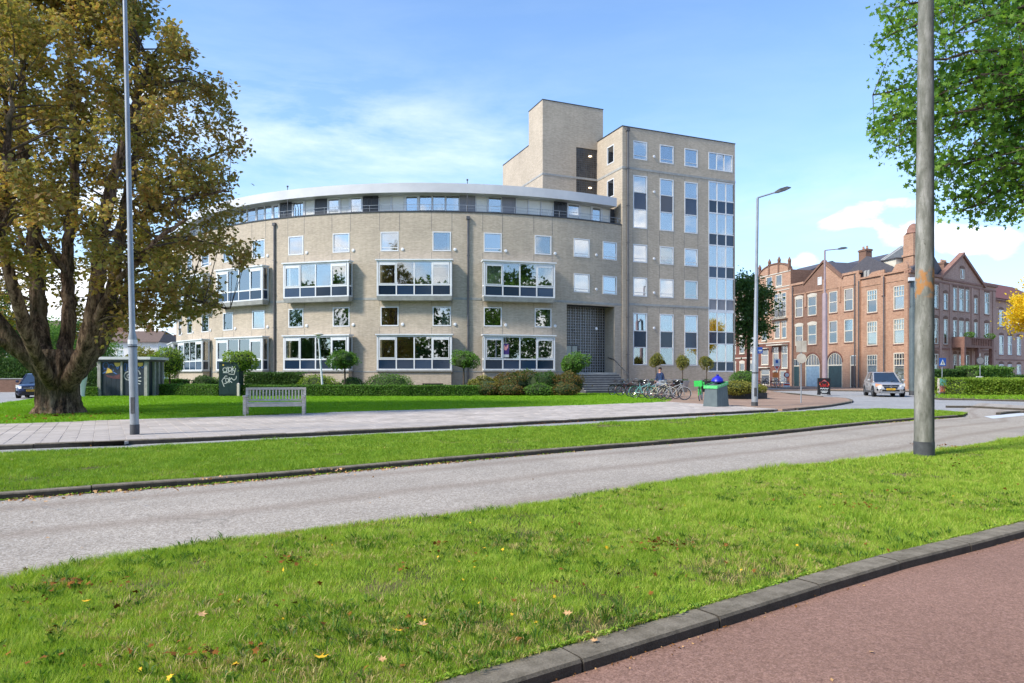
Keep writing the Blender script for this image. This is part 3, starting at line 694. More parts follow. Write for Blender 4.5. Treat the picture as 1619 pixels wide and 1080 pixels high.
# ================================================================ GRASS
def grass(name, poly, mat, bands, h, w, seed, patch=0., lean=.5, edge=None):
    rs = np.random.RandomState(seed); P2 = [(p.x, p.y) for p in poly]
    xs = [p[0] for p in P2]; ys = [p[1] for p in P2]; out = []
    for (y0, y1, dens, hs, ws) in bands:
        a, b = max(y0, min(ys)), min(y1, max(ys))
        if a >= b: continue
        xm0, xm1 = max(min(xs), -.80*b-1.2), min(max(xs), .80*b+1.2)
        n = int((xm1-xm0)*(b-a)*dens)
        x = rs.uniform(xm0, xm1, n); y = rs.uniform(a, b, n)
        k = inpoly(x, y, P2) & (np.abs(x) < .80*y+1.2); x, y = x[k], y[k]
        pn = fbm(x, y, 1.3)*.45+fbm(x+40, y, .45)*.3+fbm(x+7, y+3, 4.5)*.25
        if patch:
            keep = rs.rand(len(x)) < np.clip(1.1-(pn-.50)*patch, .07, 1); x, y, pn = x[keep], y[keep], pn[keep]
        tall = np.clip(1.5-pn*1.25, .5, 1.3)*(1+.9*(vnoise(x, y, 2.6)-.5))*(1+1.4*np.clip(vnoise(x+31, y+7, 1.7)-.62, 0, 1))
        if edge is not None:
            E = np.array([(p.x, p.y) for p in edge]); yy = np.interp(x, E[:, 0], E[:, 1]); dd = np.abs(yy-y)
            tall *= 1+np.clip(1-dd/.45, 0, 1)*(.2+1.1*np.clip(vnoise(x, y*0, 1.1)-.35, 0, 1))
        H = h*hs*tall*rs.uniform(.55, 1.25, len(x)); W = w*ws*rs.uniform(.6, 1.3, len(x))
        az = rs.uniform(0, 2*np.pi, len(x)); lz = rs.uniform(0, 2*np.pi, len(x)); ll = H*lean*rs.uniform(.1, 1.4, len(x))
        clx = (vnoise(x, y, 13.)-.5)*1.5*H; cly = (vnoise(x+9, y+5, 13.)-.5)*1.5*H
        V = np.empty((len(x), 3, 3))
        V[:, 0] = np.c_[x-np.cos(az)*W, y-np.sin(az)*W, np.full(len(x), -.012)]
        V[:, 1] = np.c_[x+np.cos(az)*W, y+np.sin(az)*W, np.full(len(x), -.012)]
        V[:, 2] = np.c_[x+np.cos(lz)*ll+clx, y+np.sin(lz)*ll+cly, H]
        out.append(V.reshape(-1, 3))
    V = np.concatenate(out); o = link(name, np_mesh(name, V, 3, mat)); tag(o, kind='stuff'); return o
grass('grass', NEAR, 'grass_near', [(.8, 4.2, 26000, .85, .8), (4.2, 6.0, 15000, .95, 1), (6.0, 9, 7500, 1.05, 1.4), (9, 14, 3600, 1.1, 2), (14, 28, 1700, 1.2, 2.8)], .031, .0023, 11, 5.5, 1.0, edge=E2)
grass('grass', MID, 'grass_mid', [(5, 12, 5600, 1, 1.1), (12, 18, 3200, 1, 1.7), (18, 34, 1300, 1.1, 3.0)], .034, .0030, 12, 4.5, .8)
grass('grass', LAWN, 'grass_far', [(10, 30, 520, 1.1, 1), (30, 56, 240, 1.2, 1.7)], .045, .010, 13, 0, .6)
grass('grass', gc, 'grass_far', [(35, 76, 60, 1.2, 2.5)], .06, .010, 14, 0, .6)
# fallen leaves
def fallen(name, label, mat, px, py, s=.05, z=.03, group=None, rot=None):
    p = G(px, py, z); b = MB(); sh = LOBE if s > .035 else LEAF
    n = len(sh); vs = [(x*s, y*s, abs(x)*s*.35+(y*y)*s*.5) for x, y in sh]+[(x*s, y*s, abs(x)*s*.35+(y*y)*s*.5-.001) for x, y in sh]
    b.add(vs, [tuple(range(n)), tuple(range(2*n-1, n-1, -1))]+[(i, n+i, n+(i+1) % n, (i+1) % n) for i in range(n)])
    r = random.Random(px); o = b.obj(name, mat, None, Matrix.Translation(p) @ Matrix.Rotation(rot if rot is not None else r.uniform(0, 6), 4, 'Z') @ Matrix.Rotation(r.uniform(-.4, .4), 4, 'X'))
    return tag(o, label, 'leaf', group)
fallen('fallen_leaf', 'bright yellow leaf on the grass at the bottom left of the picture', 'leaf_fall_yellow', 508, 1040, .07, .045)
fallen('fallen_leaf', 'orange-yellow leaf in the foreground grass left of the pale tan leaf', 'leaf_fall_yellow', 630, 998, .06, .045)
fallen('fallen_leaf', 'pale tan leaf in the foreground grass right of the orange-yellow leaf', 'leaf_fall_tan', 669, 988, .065, .045)
fallen('fallen_leaf', 'small tan leaf low in the foreground grass above the kerb', 'leaf_fall_tan', 604, 1043, .045, .04)
fallen('fallen_leaf', 'whitish curled leaf on the grass just above the near kerb', 'leaf_fall_tan', 898, 970, .055, .045)
fallen('fallen_leaf', 'tan leaf lying on top of the near kerb stones', 'leaf_fall_tan', 940, 1013, .045, .006)
fallen('fallen_leaf', 'yellow leaf with curled tip in the grass at left centre', 'leaf_fall_tan', 318, 972, .06, .045)
fallen('fallen_leaf', 'pale yellow leaf flat in the left foreground grass', 'leaf_fall_yellow', 136, 951, .05, .045)
fallen('fallen_leaf', 'dry leaf lying on the red lane near the kerb at right', 'leaf_fall_tan', 1378, 1031, .035, -.06)
rs = np.random.RandomState(5)
brown = [(x, y) for x, y in zip(rs.uniform(100, 1600, 900), rs.uniform(700, 1075, 900))]
def litter(name, mat, n, poly, s, seed, clumps=0, z=.03):
    rs = np.random.RandomState(seed); px = rs.uniform(0, 1619, n*3); py = HY+rs.uniform(.1, 1, n*3)**1.3*487
    Y = (EYE-z)*F/(py-HY); X = (px-CX)*Y/F; k = inpoly(X, Y, [(p.x, p.y) for p in poly]); X, Y = X[k][:n], Y[k][:n]
    P = np.c_[X, Y, z+rs.uniform(-.012, .012, len(X))]
    for cx_, cy_, m, r in (clumps or []):
        c = G(cx_, cy_, z); P = np.r_[P, np.c_[rs.normal(c.x, r*1.6, m), rs.normal(c.y, r, m), z+rs.uniform(0, .03, m)]]
    o = link(name, np_mesh(name, leaves(P, s, rs, LOBE, up=2.2, jitter=.5), 12, mat)); tag(o, kind='stuff')
litter('leaf_litter', 'leaf_fall_brown', 130, NEAR, .034, 6, [(1040,860,16,.07),(905,828,7,.04),(1355,800,10,.08),(1410,778,8,.06),(320,1032,12,.07),(110,922,10,.07),(60,950,6,.05),(875,923,6,.05),(1530,708,34,.2),(1480,705,20,.2),(1040,862,20,.09),(1360,801,16,.1),(455,885,12,.06),(330,1036,16,.08),(130,925,16,.09),(1500,735,16,.25),(1580,735,8,.1),(690,860,6,.05),(460,890,6,.04),(640,900,5,.04)])
litter('leaf_litter', 'leaf_fall_yellow', 45, NEAR, .028, 7)
litter('leaf_litter', 'leaf_fall_tan', 30, MID, .045, 8, [(345,757,14,.12),(215,778,10,.14),(525,742,10,.12),(40,790,12,.12)], z=.02)
litter('leaf_litter', 'leaf_fall_brown', 30, LAWN, .09, 9, [(90,657,60,.5),(150,654,40,.5),(40,662,40,.5)], z=.02)
litter('leaf_litter', 'leaf_fall_tan', 14, K1+[V2(20,5),V2(0,-4)], .02, 10, z=-.055)
litter('leaf_litter', 'leaf_fall_tan', 22, K2+E2[::-1], .03, 15, [(215,772,12,.15),(540,744,8,.12),(995,703,10,.2)], z=-.07)

def debris(name, mat, line, n, spread, off, z, s, seed):   # bits caught along the foot of a kerb
    rs = np.random.RandomState(seed); P = np.array([(p.x, p.y) for p in line]); d = np.r_[0, np.cumsum(np.hypot(*np.diff(P, axis=0).T))]
    u = rs.uniform(0, d[-1], n*4); u = u[rs.rand(len(u)) < np.clip(vnoise(u, u*0, .5)*2.2-.75, .03, 1)][:n]
    x, y = np.interp(u, d, P[:, 0]), np.interp(u, d, P[:, 1]); q = np.abs(rs.normal(0, spread, len(u)))+off
    o = link(name, np_mesh(name, leaves(np.c_[x+.55*q, y-.8*q, z+rs.uniform(0, .008, len(u))], s, rs, LEAF, up=2.5, jitter=.7), 6, mat)); tag(o, kind='stuff')
debris('kerb_debris', 'leaf_fall_tan', K2, 900, .09, .01, RD+.006, .035, 31)
debris('kerb_debris', 'leaf_fall_brown', K2, 700, .07, .01, RD+.006, .03, 32)
debris('kerb_debris', 'grass_mid', K2, 1500, .03, .0, RD+.01, .035, 33)
debris('kerb_debris', 'leaf_fall_brown', K1, 500, .03, .005, -.062, .012, 34)
debris('kerb_debris', 'leaf_fall_tan', K1, 260, .05, .005, -.062, .010, 35)
debris('kerb_debris', 'leaf_fall_brown', K4, 500, .1, .01, RD+.016, .04, 36)
debris('edge_grass', 'grass_near', offs(K1, .185), 9000, .014, -.012, .006, .017, 37)

def tufts(name, mat, n, poly, h, w, blades, seed, thr, hi=1.):
    rs = np.random.RandomState(seed); Y = rs.uniform(2.6, 14, n); Y = 2.6+(Y-2.6)**1.0*rs.uniform(.2, 1, n); X = rs.uniform(-.8, .8, n)*Y
    k = inpoly(X, Y, [(p.x, p.y) for p in poly]) & (fbm(X+seed, Y, 1.1) > thr); X, Y = X[k], Y[k]; m = len(X)
    X = np.repeat(X, blades); Y = np.repeat(Y, blades); sz = np.repeat(rs.uniform(.5, 1.3, m), blades); q = len(X)
    a = rs.uniform(0, 2*np.pi, q); r = rs.uniform(0, .03, q)*sz; x = X+np.cos(a)*r; y = Y+np.sin(a)*r; H = h*sz*rs.uniform(.5, 1.2, q); L = H*rs.uniform(.4, 1.4, q); b = rs.uniform(0, 2*np.pi, q)
    V = np.empty((q, 4, 3)); cx_, sx_ = np.cos(b)*w, np.sin(b)*w
    V[:, 0] = np.c_[x-cx_*.5, y-sx_*.5, np.full(q, -.01)]; V[:, 1] = np.c_[x+np.cos(a)*L*.4-cx_, y+np.sin(a)*L*.4-sx_, H*.7]; V[:, 2] = np.c_[x+np.cos(a)*L, y+np.sin(a)*L, H]; V[:, 3] = np.c_[x+np.cos(a)*L*.4+cx_, y+np.sin(a)*L*.4+sx_, H*.7]
    o = link(name, np_mesh(name, V.reshape(-1, 3), 4, mat)); tag(o, kind='stuff')
tufts('weeds', 'weed', 3000, NEAR, .055, .0035, 12, 41, .56)
tufts('dry_grass', 'straw', 7500, NEAR, .035, .002, 9, 42, .50)
tufts('clover', 'weed', 1800, NEAR, .028, .007, 9, 43, .50)
# ================================================================ THE APARTMENT BUILDING
CC, RR = (-6.8, 79.5), 29.0
D2 = math.degrees
def arcM(th, R=RR, z=0.):                            # frame on the curved front: x along it, y inward
    return Matrix.Translation((CC[0]+R*math.sin(th), CC[1]-R*math.cos(th), z)) @ Matrix.Rotation(th, 4, 'Z')
TA = math.atan2(.3805, .9247)
T0 = (8.9, 55.0); TM = frame(T0, TA)                 # corner of the tall block
S0 = (2.55, 56.77); SM = frame(S0, TA)               # corner of the stair tower
apt = thing('apartment_building', 'curved four-storey beige brick apartment block with tall corner tower and stair tower', 'apartment building', (0, 56, 0))
TH0, TH1 = R_(-75), R_(32.85)
WT = 13.42
smalls = [-55.2, -48.2, -41.3, -34.2, -26.9, -19.58, -11.94, -4.50, 3.16, 10.65, 18.43]
bays = [-58.8, -44.6, -29.9, -15.42, -.68, 14.45]
ops = []
W1 = 1.36
def aw(th, w): return (R_(th)-w/2/RR, R_(th)+w/2/RR)
win_list = []
for t in smalls:
    for z0, z1 in ((10.53, 11.97), (4.98, 6.42)):
        a, b = aw(t, W1); ops.append((a, b, z0, z1)); win_list.append((t, z0, z1))
for t in (24.95, 30.24):
    for z0, z1 in ((10.53, 11.97), (7.78, 9.24)):
        a, b = aw(t, 1.42); ops.append((a, b, z0, z1)); win_list.append((t, z0, z1))
BW = 5.5
for t in bays:
    for z0, z1 in ((7.15, 9.75), (1.72, 4.26)):
        a, b = aw(t, BW-.5); ops.append((a, b, z0, z1))
EN0, EN1, EZ0, EZ1 = R_(22.35), R_(31.2), 1.55, 6.82
ops.append((EN0, EN1, 0., EZ1))
wall('brick_wall', 'brick_beige', apt, TH0, TH1, 0., WT, ops, arc=(CC, RR), step=R_(2), depth=.16)
def arc_band(name, mat, R0, R1, z0, z1, t0=TH0, t1=TH1, step=R_(1.5), parent=apt):
    n = max(2, int((t1-t0)/step)); b = MB()
    for i in range(n):
        a, c = t0+(t1-t0)*i/n, t0+(t1-t0)*(i+1)/n; v = []
        for th in (a, c):
            for R in (R0, R1):
                for z in (z0, z1): v.append((CC[0]+R*math.sin(th), CC[1]-R*math.cos(th), z))
        f = [(0,4,5,1), (1,5,7,3), (2,3,7,6), (0,2,6,4)]
        if i == 0: f.append((0,1,3,2))
        if i == n-1: f.append((4,6,7,5))
        k = R0; uv = [[(a*k,z0),(c*k,z0),(c*k,z1),(a*k,z1)]]+[[(a*k,0),(c*k,0),(c*k,.3),(a*k,.3)]]*3+[[(0,0),(0,1),(1,1),(1,0)]]*5
        b.add(v, f, None, uv)
    return b.obj(name, mat, parent)
def seg_cuts(t0, t1, cuts):                          # pieces of an arc left between cuts
    out = []; a = t0
    for c0, c1 in sorted(cuts):
        if c0 > a: out.append((a, min(c0, t1)))
        a = max(a, c1)
    if a < t1: out.append((a, t1))
    return out
baycuts = [aw(t, BW+.04) for t in bays]
for a, b in seg_cuts(TH0, TH1, baycuts): arc_band('string_course', 'stone', RR+.025, RR-.02, 6.93, 7.10, a, b)
for a, b in seg_cuts(TH0, EN0-.006, [aw(t, BW+.04) for t in bays]): arc_band('plinth_band', 'stone', RR+.03, RR-.02, 1.56, 1.64, a, b)
arc_band('coping', 'dark_metal', RR+.05, RR-.5, WT, WT+.09)
arc_band('terrace', 'concrete', RR-.5, RR-3, WT-.1, WT+.0)
arc_band('roof_fascia', 'fascia_metal', RR-.15, RR-.6, 14.92, 15.62, TH0, R_(31.9))
arc_band('roof_soffit', 'fascia_metal', RR-.6, RR-3, 14.93, 15.0, TH0, R_(31.9))
arc_band('flat_roof', 'grey_panel', RR-.6, RR-12, 15.5, 15.58, TH0, R_(31.9))
# movement joints in the brickwork
b = MB()
for t in smalls:
    for s in ((-1, 1) if True else (1,)):
        th = R_(t)+s*(W1/2+.07)/RR
        for z0, z1 in ((12.05, WT), (9.80, 10.45), (6.48, 6.9), (4.3, 4.9)):
            b.box(-.011, .011, -.004, .01, z0, z1, arcM(th))
tag(b.obj('movement_joint', 'pipe_metal', apt), kind='stuff')
# small windows with their wall lights
BL = {0: None}
rb = random.Random(4)
blset = {(-4.50, 1): 'w', (10.65, 1): 'w', (24.95, 1): 'w', (30.24, 1): 'h', (24.95, 0): 'w', (30.24, 0): 'w', (-11.94, 1): 'h', (-19.58, 1): 'c', (3.16, 1): 'c2', (3.16, 0): 'h2'}
for t, z0, z1 in win_list:
    k = (t, 1 if z0 > 10 else 0); w = W1 if t < 20 else 1.42; h = z1-z0
    bl = blset.get(k) or rb.choice([None, None, None, 'h', 'c3', 'c4'])
    blind = {'w': [(.06, .94, .06, .95, 'blind')], 'h': [(.06, .94, .5, .95, 'blind')], 'h2': [(.45, .94, .06, .5, 'blind')], 'c': [(.06, .94, .06, .95, 'curtain')], 'c2': [(.80, .94, .05, .95, 'blind')], 'c3': [(.06, .22, .05, .95, 'curtain'), (.78, .94, .05, .95, 'curtain')], 'c4': [(.06, .94, .72, .95, 'blind')]}.get(bl)
    g_ = 'glass_sky' if (z0 > 9 and t not in (3.16, 18.43, -26.9, -41.3)) or t > 20 else 'glass'
    window(apt, arcM(R_(t), z=z0), w, h, 1, ((1., g_),), .075, blind=blind, bars=[(.05, .95, .17, .20)] if bl in ('w', 'h') and z0 > 7 else None)
    lm = cached('wall_light', lambda: MB().lathe([(.10, 0), (.12, .02), (.12, .05), (.07, .075)], 12, Matrix.Rotation(R_(90), 4, 'X')).mesh('wall_light', 'white_paint'))
    if t < 20: link('wall_light', lm, apt, arcM(R_(t)+.98/RR, z=z0+.12))
for zz in (8.1, 10.8, 5.0): link('wall_light', lm, apt, arcM(R_(27.6), z=zz))
# bay windows
def bay(t, z0, upper):
    M = arcM(R_(t), RR+.0, z0); h = 2.58 if upper else 2.54; w = BW; p = -.62; fr = .09
    def fm():
        b = MB(); y0, y1 = p, p+.09
        b.box(-w/2, w/2, y0, y1, h-.12, h); b.box(-w/2, w/2, y0, y1, 0, fr)
        for x in (-w/2, w/2-.13): b.box(x, x+.13, y0, y1, fr, h-.12)
        iw = w-.26
        for i in (1, 2, 3):
            x = -w/2+.13+iw*i/4; b.box(x-.045, x+.045, y0+.004, y1-.004, fr, h-.12)
        zt = .80; b.box(-w/2+.13, w/2-.13, y0+.008, y1-.008, zt-.05, zt+.05)
        for x in (-w/2+.004, w/2-.084):               # side frames
            b.box(x, x+.08, y1, -.02, h-.12, h-.004); b.box(x, x+.08, y1, -.02, .004, fr); b.box(x, x+.08, -.12, -.02, fr, h-.12); b.box(x+.004, x+.076, y1, -.12, zt-.05, zt+.05)
        b.box(-w/2-.09, w/2+.09, p-.09, .0, h+.003, h+.10)
        return b.mesh('bay_window', 'white_paint')
    fo = link('bay_window', cached(('bay', upper), fm), apt, M)
    iw = (w-.26)/4
    for i in range(4):
        x = -w/2+.13+iw*(i+.5); zt = .80
        vent = i in (0, 3)
        tilt = lambda: Matrix.Rotation(random.uniform(-.02, .02), 4, 'Z') @ Matrix.Rotation(random.uniform(-.012, .012), 4, 'X')
        link('pane', cached(('bp', upper), lambda: MB().box(-iw/2+.03, iw/2-.03, -.004, .004, -(h-.12-zt-.05)/2+.004, (h-.12-zt-.05)/2-.004).mesh('pane', 'glass')), fo, M @ Matrix.Translation((x, p+.05, (h-.12+zt+.05)/2)) @ tilt())
        link('panel', cached(('bq', upper), lambda: MB().box(-iw/2+.03, iw/2-.03, -.01, .01, -(zt-.05-fr)/2+.004, (zt-.05-fr)/2-.004).mesh('panel', 'spandrel_navy')), fo, M @ Matrix.Translation((x, p+.045, (zt-.05+fr)/2)) @ tilt())
        if vent:                                     # sash with a vent strip on top
            def vm():
                b = MB(); a = iw/2-.05; z0_, z1_ = zt+.07, h-.13
                b.box(-a, a, p-.012, p+.06, z1_-.20, z1_-.006)
                b.box(-a, -a+.06, p-.010, p+.05, z0_, z1_-.2); b.box(a-.06, a, p-.010, p+.05, z0_, z1_-.2); b.box(-a+.06, a-.06, p-.010, p+.05, z0_, z0_+.05)
                return b.mesh('sash', 'white_paint')
            link('sash', cached(('vent', upper), vm), fo, M @ Matrix.Translation((x, 0, 0)))
    for s in (-1, 1):
        link('side_pane', cached(('sp', upper), lambda: MB().box(-.004, .004, p+.10, -.13, .86, h-.13).mesh('side_pane', 'glass')), fo, M @ Matrix.Translation((s*(w/2-.045), 0, 0)))
        link('side_panel', cached(('sq', upper), lambda: MB().box(-.008, .008, p+.10, -.13, fr+.01, .74).mesh('side_panel', 'spandrel_navy')), fo, M @ Matrix.Translation((s*(w/2-.045), 0, 0)))
    if upper:
        link('floor_slab', cached('slab', lambda: MB().add([(-w/2-.02,p-.02,-.004),(w/2+.02,p-.02,-.004),(w/2+.02,0,-.004),(-w/2-.02,0,-.004),(-w/2+.06,p+.06,-.33),(w/2-.06,p+.06,-.33),(w/2-.06,0,-.33),(-w/2+.06,0,-.33)], [(0,1,2,3),(4,7,6,5),(0,4,5,1),(1,5,6,2),(2,6,7,3),(3,7,4,0)]).mesh('floor_slab', 'stone')), fo, M)
    else:
        link('ledge', cached('ledge', lambda: MB().box(-w/2-.04, w/2+.04, p-.05, 0, -.11, -.004).mesh('ledge', 'stone')), fo, M)
        link('base_wall', cached('basew', lambda: MB().box(-w/2+.05, w/2-.05, p+.08, 0, -1.72, -.115).mesh('base_wall', 'brick_beige')), fo, M)
        link('vent_slot', cached('vslot', lambda: MB().box(.6, 2.1, p+.068, p+.1, -1.15, -.98).mesh('vent_slot', 'black_paint')), fo, M)
    link('interior', cached(('bint', upper), lambda: MB().room(-w/2+.3, w/2-.3, .17, 2.6, .03, h-.1).mesh('interior', 'interior')), fo, M)
    lid = MB(); lid.box(-w/2+.1, w/2-.1, p+.1, .16, h-.11, h-.05); lid.box(-w/2+.1, w/2-.1, p+.1, .16, .02, .06)
    link('bay_ceiling', cached(('lid', upper), lambda: lid.mesh('bay_ceiling', 'white_paint')), fo, M)
    r = random.Random(int(t*10)+upper)
    cur = []
    for i in range(4):
        x = -w/2+.13+iw*i; q = r.random()
        if q < .45: cur.append((x+.06, x+.06+iw*r.uniform(.12, .38)) if r.random() < .5 else (x+iw*.7, x+iw-.05))
    if t == 14.45 and upper: cur = [(-w/2+.2, -w/2+.13+iw-.05)]
    if t == -29.9 and upper: cur = [(-w/2+.2, -w/2+.1+iw), (-w/2+.2+iw, -w/2+.1+2*iw), (-w/2+.2+2*iw, -w/2+.1+2.6*iw)]
    for a, c in cur:
        link('curtain', MB().box(a, c, p+.16, p+.19, .86, h-.14).mesh('curtain', 'blind' if (t in (14.45, -29.9) and upper) else 'curtain'), fo, M)
    # seen dimly inside: furnishings, plus a thin box painted as a lit wall patch
    f = MB(); f.box(-1.9, -.4, 1.2, 1.9, .06, .9); f.box(.5, .9, 1.6, 2.0, .06, 1.6); f.box(1.3, 2.0, 2.45, 2.5, 1.1, 1.8)
    link('furniture_and_lit_patch', cached('furn', lambda: f.mesh('furniture_and_lit_patch', 'curtain')), fo, M)
for t in bays:
    bay(t, 7.15, 1); bay(t, 1.72, 0)
# poster in the ground-floor window
M = arcM(R_(14.45), RR, 1.72)
po = thing('window_poster', 'purple and white poster hanging in the ground-floor bay window nearest the entrance', 'poster', M=M)
MB().box(-1.30, -.82, -.58, -.575, .93, 1.95).obj('sheet', 'poster_purple', po, M)
MB().box(-1.28, -.84, -.586, -.581, .95, 1.15).obj('white_strip', 'print_white', po, M)
MB().prism([(-1.22, 1.5), (-1.05, 1.45), (-.9, 1.66), (-.88, 1.9), (-1.0, 1.82), (-1.06, 1.68), (-1.18, 1.88), (-1.24, 1.7)], -.586, -.581).obj('printed_figure', 'pink_paint', po, M)
# penthouse storey behind the terrace
def px_th(px, R):
    k = (px-CX)/F; a = k*k+1; b_ = -2*(k*CC[0]+CC[1]); c = CC[0]**2+CC[1]**2-R*R; Y = (-b_-math.sqrt(b_*b_-4*a*c))/(2*a); return math.atan2(k*Y-CC[0], CC[1]-Y)
segs = [(369,379,'g'),(380,390,'g'),(391,404.5,'g'),(406,418,'g'),(419,430,'g'),(431,442,'door'),(443.5,461,'dark'),(462,481,'door'),(482,497,'blind'),(499,517,'dark'),(518,537,'win'),(538,552,'blind'),(553,573,'door'),(574,598,'dark'),(599,618,'blind'),(619,639,'blind'),(640,662,'door'),(663,683,'g'),(684,704,'g'),(705,726,'g'),(727,751,'grey'),(752,771,'blind'),(772,793,'g'),(794,815,'grey'),(816,835,'blind'),(836,855,'blind'),(856,875,'blind'),(876,896,'dark'),(897,917,'win'),(918,934,'blind'),(935,951,'door'),(952,964,'blind'),(965,971,'dark')]
PR = RR-.95
segs = [(px_th(a, PR), px_th(b, PR), k) for a, b, k in segs]
t = segs[0][0]
for i in range(14): segs.insert(0, (t-R_(2.6), t-.002, ['g', 'blind', 'dark', 'door'][i % 4])); t -= R_(2.6)
ZP0, ZP1 = 13.3, 14.92
for a, b_, k in segs:
    w = PR*(b_-a)+.04; M = arcM((a+b_)/2, PR, ZP0); h = ZP1-ZP0
    if k in ('dark', 'grey'):
        MB().box(-w/2, w/2, 0, .12, 0, h).obj('wall_panel', {'dark': 'dark_metal', 'grey': 'grey_panel'}[k], apt, M)
    elif k == 'door': window(apt, M, w, h, 1, ((1., 'glass_sky'),), .13, name='terrace_door', room=1.0, blind=[(.1, .9, .3, .95, 'curtain')] if rb.random() < .6 else None)
    elif k == 'win':
        window(apt, M, w, h, 1, ((.6, 'glass_sky'), (.4, 'blind')), .12, name='terrace_window', room=1.0)
    elif k == 'blind': window(apt, M, w, h, 1, ((1., 'blind'),), .05, name='terrace_window', room=0)
    else: window(apt, M, w, h, 1, ((1., 'glass_sky'),), .05, name='terrace_window', room=1.0, blind=[(.04, .96, .06, .6, 'blind')] if rb.random() < .6 else None)
for px in (586, 887, 454):                           # terrace partitions with curved rails
    M = arcM(px_th(px, RR-.6), RR, 13.5)
    b = MB()
    for k in range(3): b.tube([(-.35+.28*k, .25, 0), (-.35+.28*k, .25, 1.0), (-.25+.28*k, .45, 1.22), (0+.28*k, .9, 1.26)], .028, 6)
    b.obj('terrace_partition', 'black_paint', apt, M)
n = 150
for zz, r in ((13.98, .018), (13.75, .010)):
    b = MB(); b.tube([(CC[0]+(RR-.08)*math.sin(TH0+(TH1-TH0)*i/n), CC[1]-(RR-.08)*math.cos(TH0+(TH1-TH0)*i/n), zz) for i in range(n+1)], r, 5); b.obj('terrace_rail', 'galv', apt)
b = MB()
for i in range(60):
    th = TH0+(TH1-TH0)*(i+.5)/60; b.tube([(CC[0]+(RR-.08)*math.sin(th), CC[1]-(RR-.08)*math.cos(th), z) for z in (13.5, 13.98)], .012, 5)
tag(b.obj('rail_posts', 'galv', apt), kind='stuff')
# drainpipes
for th, z0, z1 in ((px_th(435, RR), .1, 12.9), (px_th(740, RR), .1, 12.9)):
    M = arcM(th); b = MB(); b.tube([(0, -.09, z0), (0, -.09, z1)], .075, 8); b.box(-.13, .13, -.2, -.004, z1, z1+.22)
    for z in (2.5, 5, 7.6, 10.2): b.box(-.1, .1, -.17, -.004, z, z+.05)
    b.obj('drainpipe', 'pipe_metal', apt, M, True)
for px in (454, 739):
    M = arcM(px_th(px, RR-.15), RR-.2, 14.95); b = MB(); b.tube([(0, 0, -1.4), (0, 0, .9)], .03, 6); b.lathe([(.05, .9), (.09, .95), (.05, 1.02)], 8); b.obj('vent_pipe', 'pipe_metal', apt, M)
# ---- the tall block
TW, TH_, TD = 11.33, 21.4, 13.0
cols = [(1.0, 2.34), (3.57, 4.93), (6.03, 7.38)]
rowsT = [(18.9, 20.4), (13.3, 17.6), (10.52, 12.0), (7.75, 9.3), (2.15, 6.4)]
GZ0, GZ1, GX = 1.62, 17.95, 8.5
o_ = [(a, b_, c, d) for a, b_ in cols for c, d in rowsT]+[(8.5, 11.06, 18.9, 20.4), (GX, TW, GZ0, GZ1)]
wall('brick_wall', 'brick_beige', apt, 0, TW, 0, TH_, o_, TM, .16)
SMl = TM @ Matrix.Rotation(R_(90), 4, 'Z')           # the left face: x runs into the depth
lw = [(1.3, 2.42, 18.9, 20.4), (1.3, 2.42, 16.1, 17.6)]
wall('side_wall', 'brick_beige', apt, 0, TD, 0, TH_, [(a, b_, c, d) for a, b_, c, d in lw], SMl, -.16)
for a, b_, c, d in lw:
    window(apt, TM @ Matrix.Translation((0, (a+b_)/2, c)) @ Matrix.Rotation(R_(-90), 4, 'Z'), b_-a, d-c, 1, ((1., 'glass_sky'),), .08, blind=[(.06, .94, .5, .95, 'blind')])
rM = TM @ Matrix.Translation((TW, 0, 0)) @ Matrix.Rotation(R_(90), 4, 'Z')
GD = 1.6
wall('side_wall', 'brick_beige', apt, 0, TD, 0, TH_, [(-.01, GD, GZ0, GZ1)], rM, .16)
wall('back_wall', 'brick_beige', apt, 0, TW, 0, TH_, [], TM @ Matrix.Translation((0, TD, 0)), 0)
MB().box(.1, TW-.1, .1, TD-.1, TH_-.35, TH_-.25).obj('flat_roof', 'grey_panel', apt, TM)
b = MB(); b.box(-.04, TW+.04, -.04, .25, TH_+.002, TH_+.07); b.box(-.04, .25, .25, TD, TH_+.002, TH_+.07); b.box(TW-.25, TW+.04, .25, TD, TH_+.002, TH_+.07); b.obj('coping', 'dark_metal', apt, TM)
b = MB(); b.box(-.03, TW+.03, -.03, .01, 18.02, 18.2); b.box(-.03, -.0, .01, TD, 18.02, 18.2); b.box(TW, TW+.03, .01, TD, 18.02, 18.2); b.obj('string_course', 'stone', apt, TM)
b = MB(); b.box(.62, GX, -.025, .01, 7.0, 7.17); b.obj('string_course', 'stone', apt, TM)
blT = {(0, 0): .55, (1, 0): 0, (2, 0): 0, (0, 2): .94, (1, 2): .5, (2, 2): .5, (0, 3): .94, (1, 3): .94, (2, 3): .94}
for ci, (a, b_) in enumerate(cols):
    for ri, (c, d) in enumerate(rowsT):
        M = TM @ Matrix.Translation(((a+b_)/2, 0, c)); w, h = b_-a, d-c
        if ri in (1, 4):
            bl = [(.06, .94, .02, .30, 'blind'), (.06, .94, .78, .98, 'blind')] if ri == 1 else None
            window(apt, M, w, h, 1, ((.335, 'glass_sky' if ri == 1 else 'glass_sky'), (.33, 'spandrel_navy'), (.335, 'glass')) if ri == 4 else ((.31, 'glass_sky'), (.34, 'spandrel_navy'), (.35, 'glass_sky')), .08, blind=bl)
        else:
            q = blT.get((ci, ri), 0)
            window(apt, M, w, h, 1, ((1., 'glass' if (ci*3+ri) % 4 == 1 else 'glass_sky'),), .08, blind=[(.06, .94, .95-q, .95, 'blind')] if q else [(.06, .3, .05, .95, 'curtain')], bars=[(.05, .95, .2, .225)])
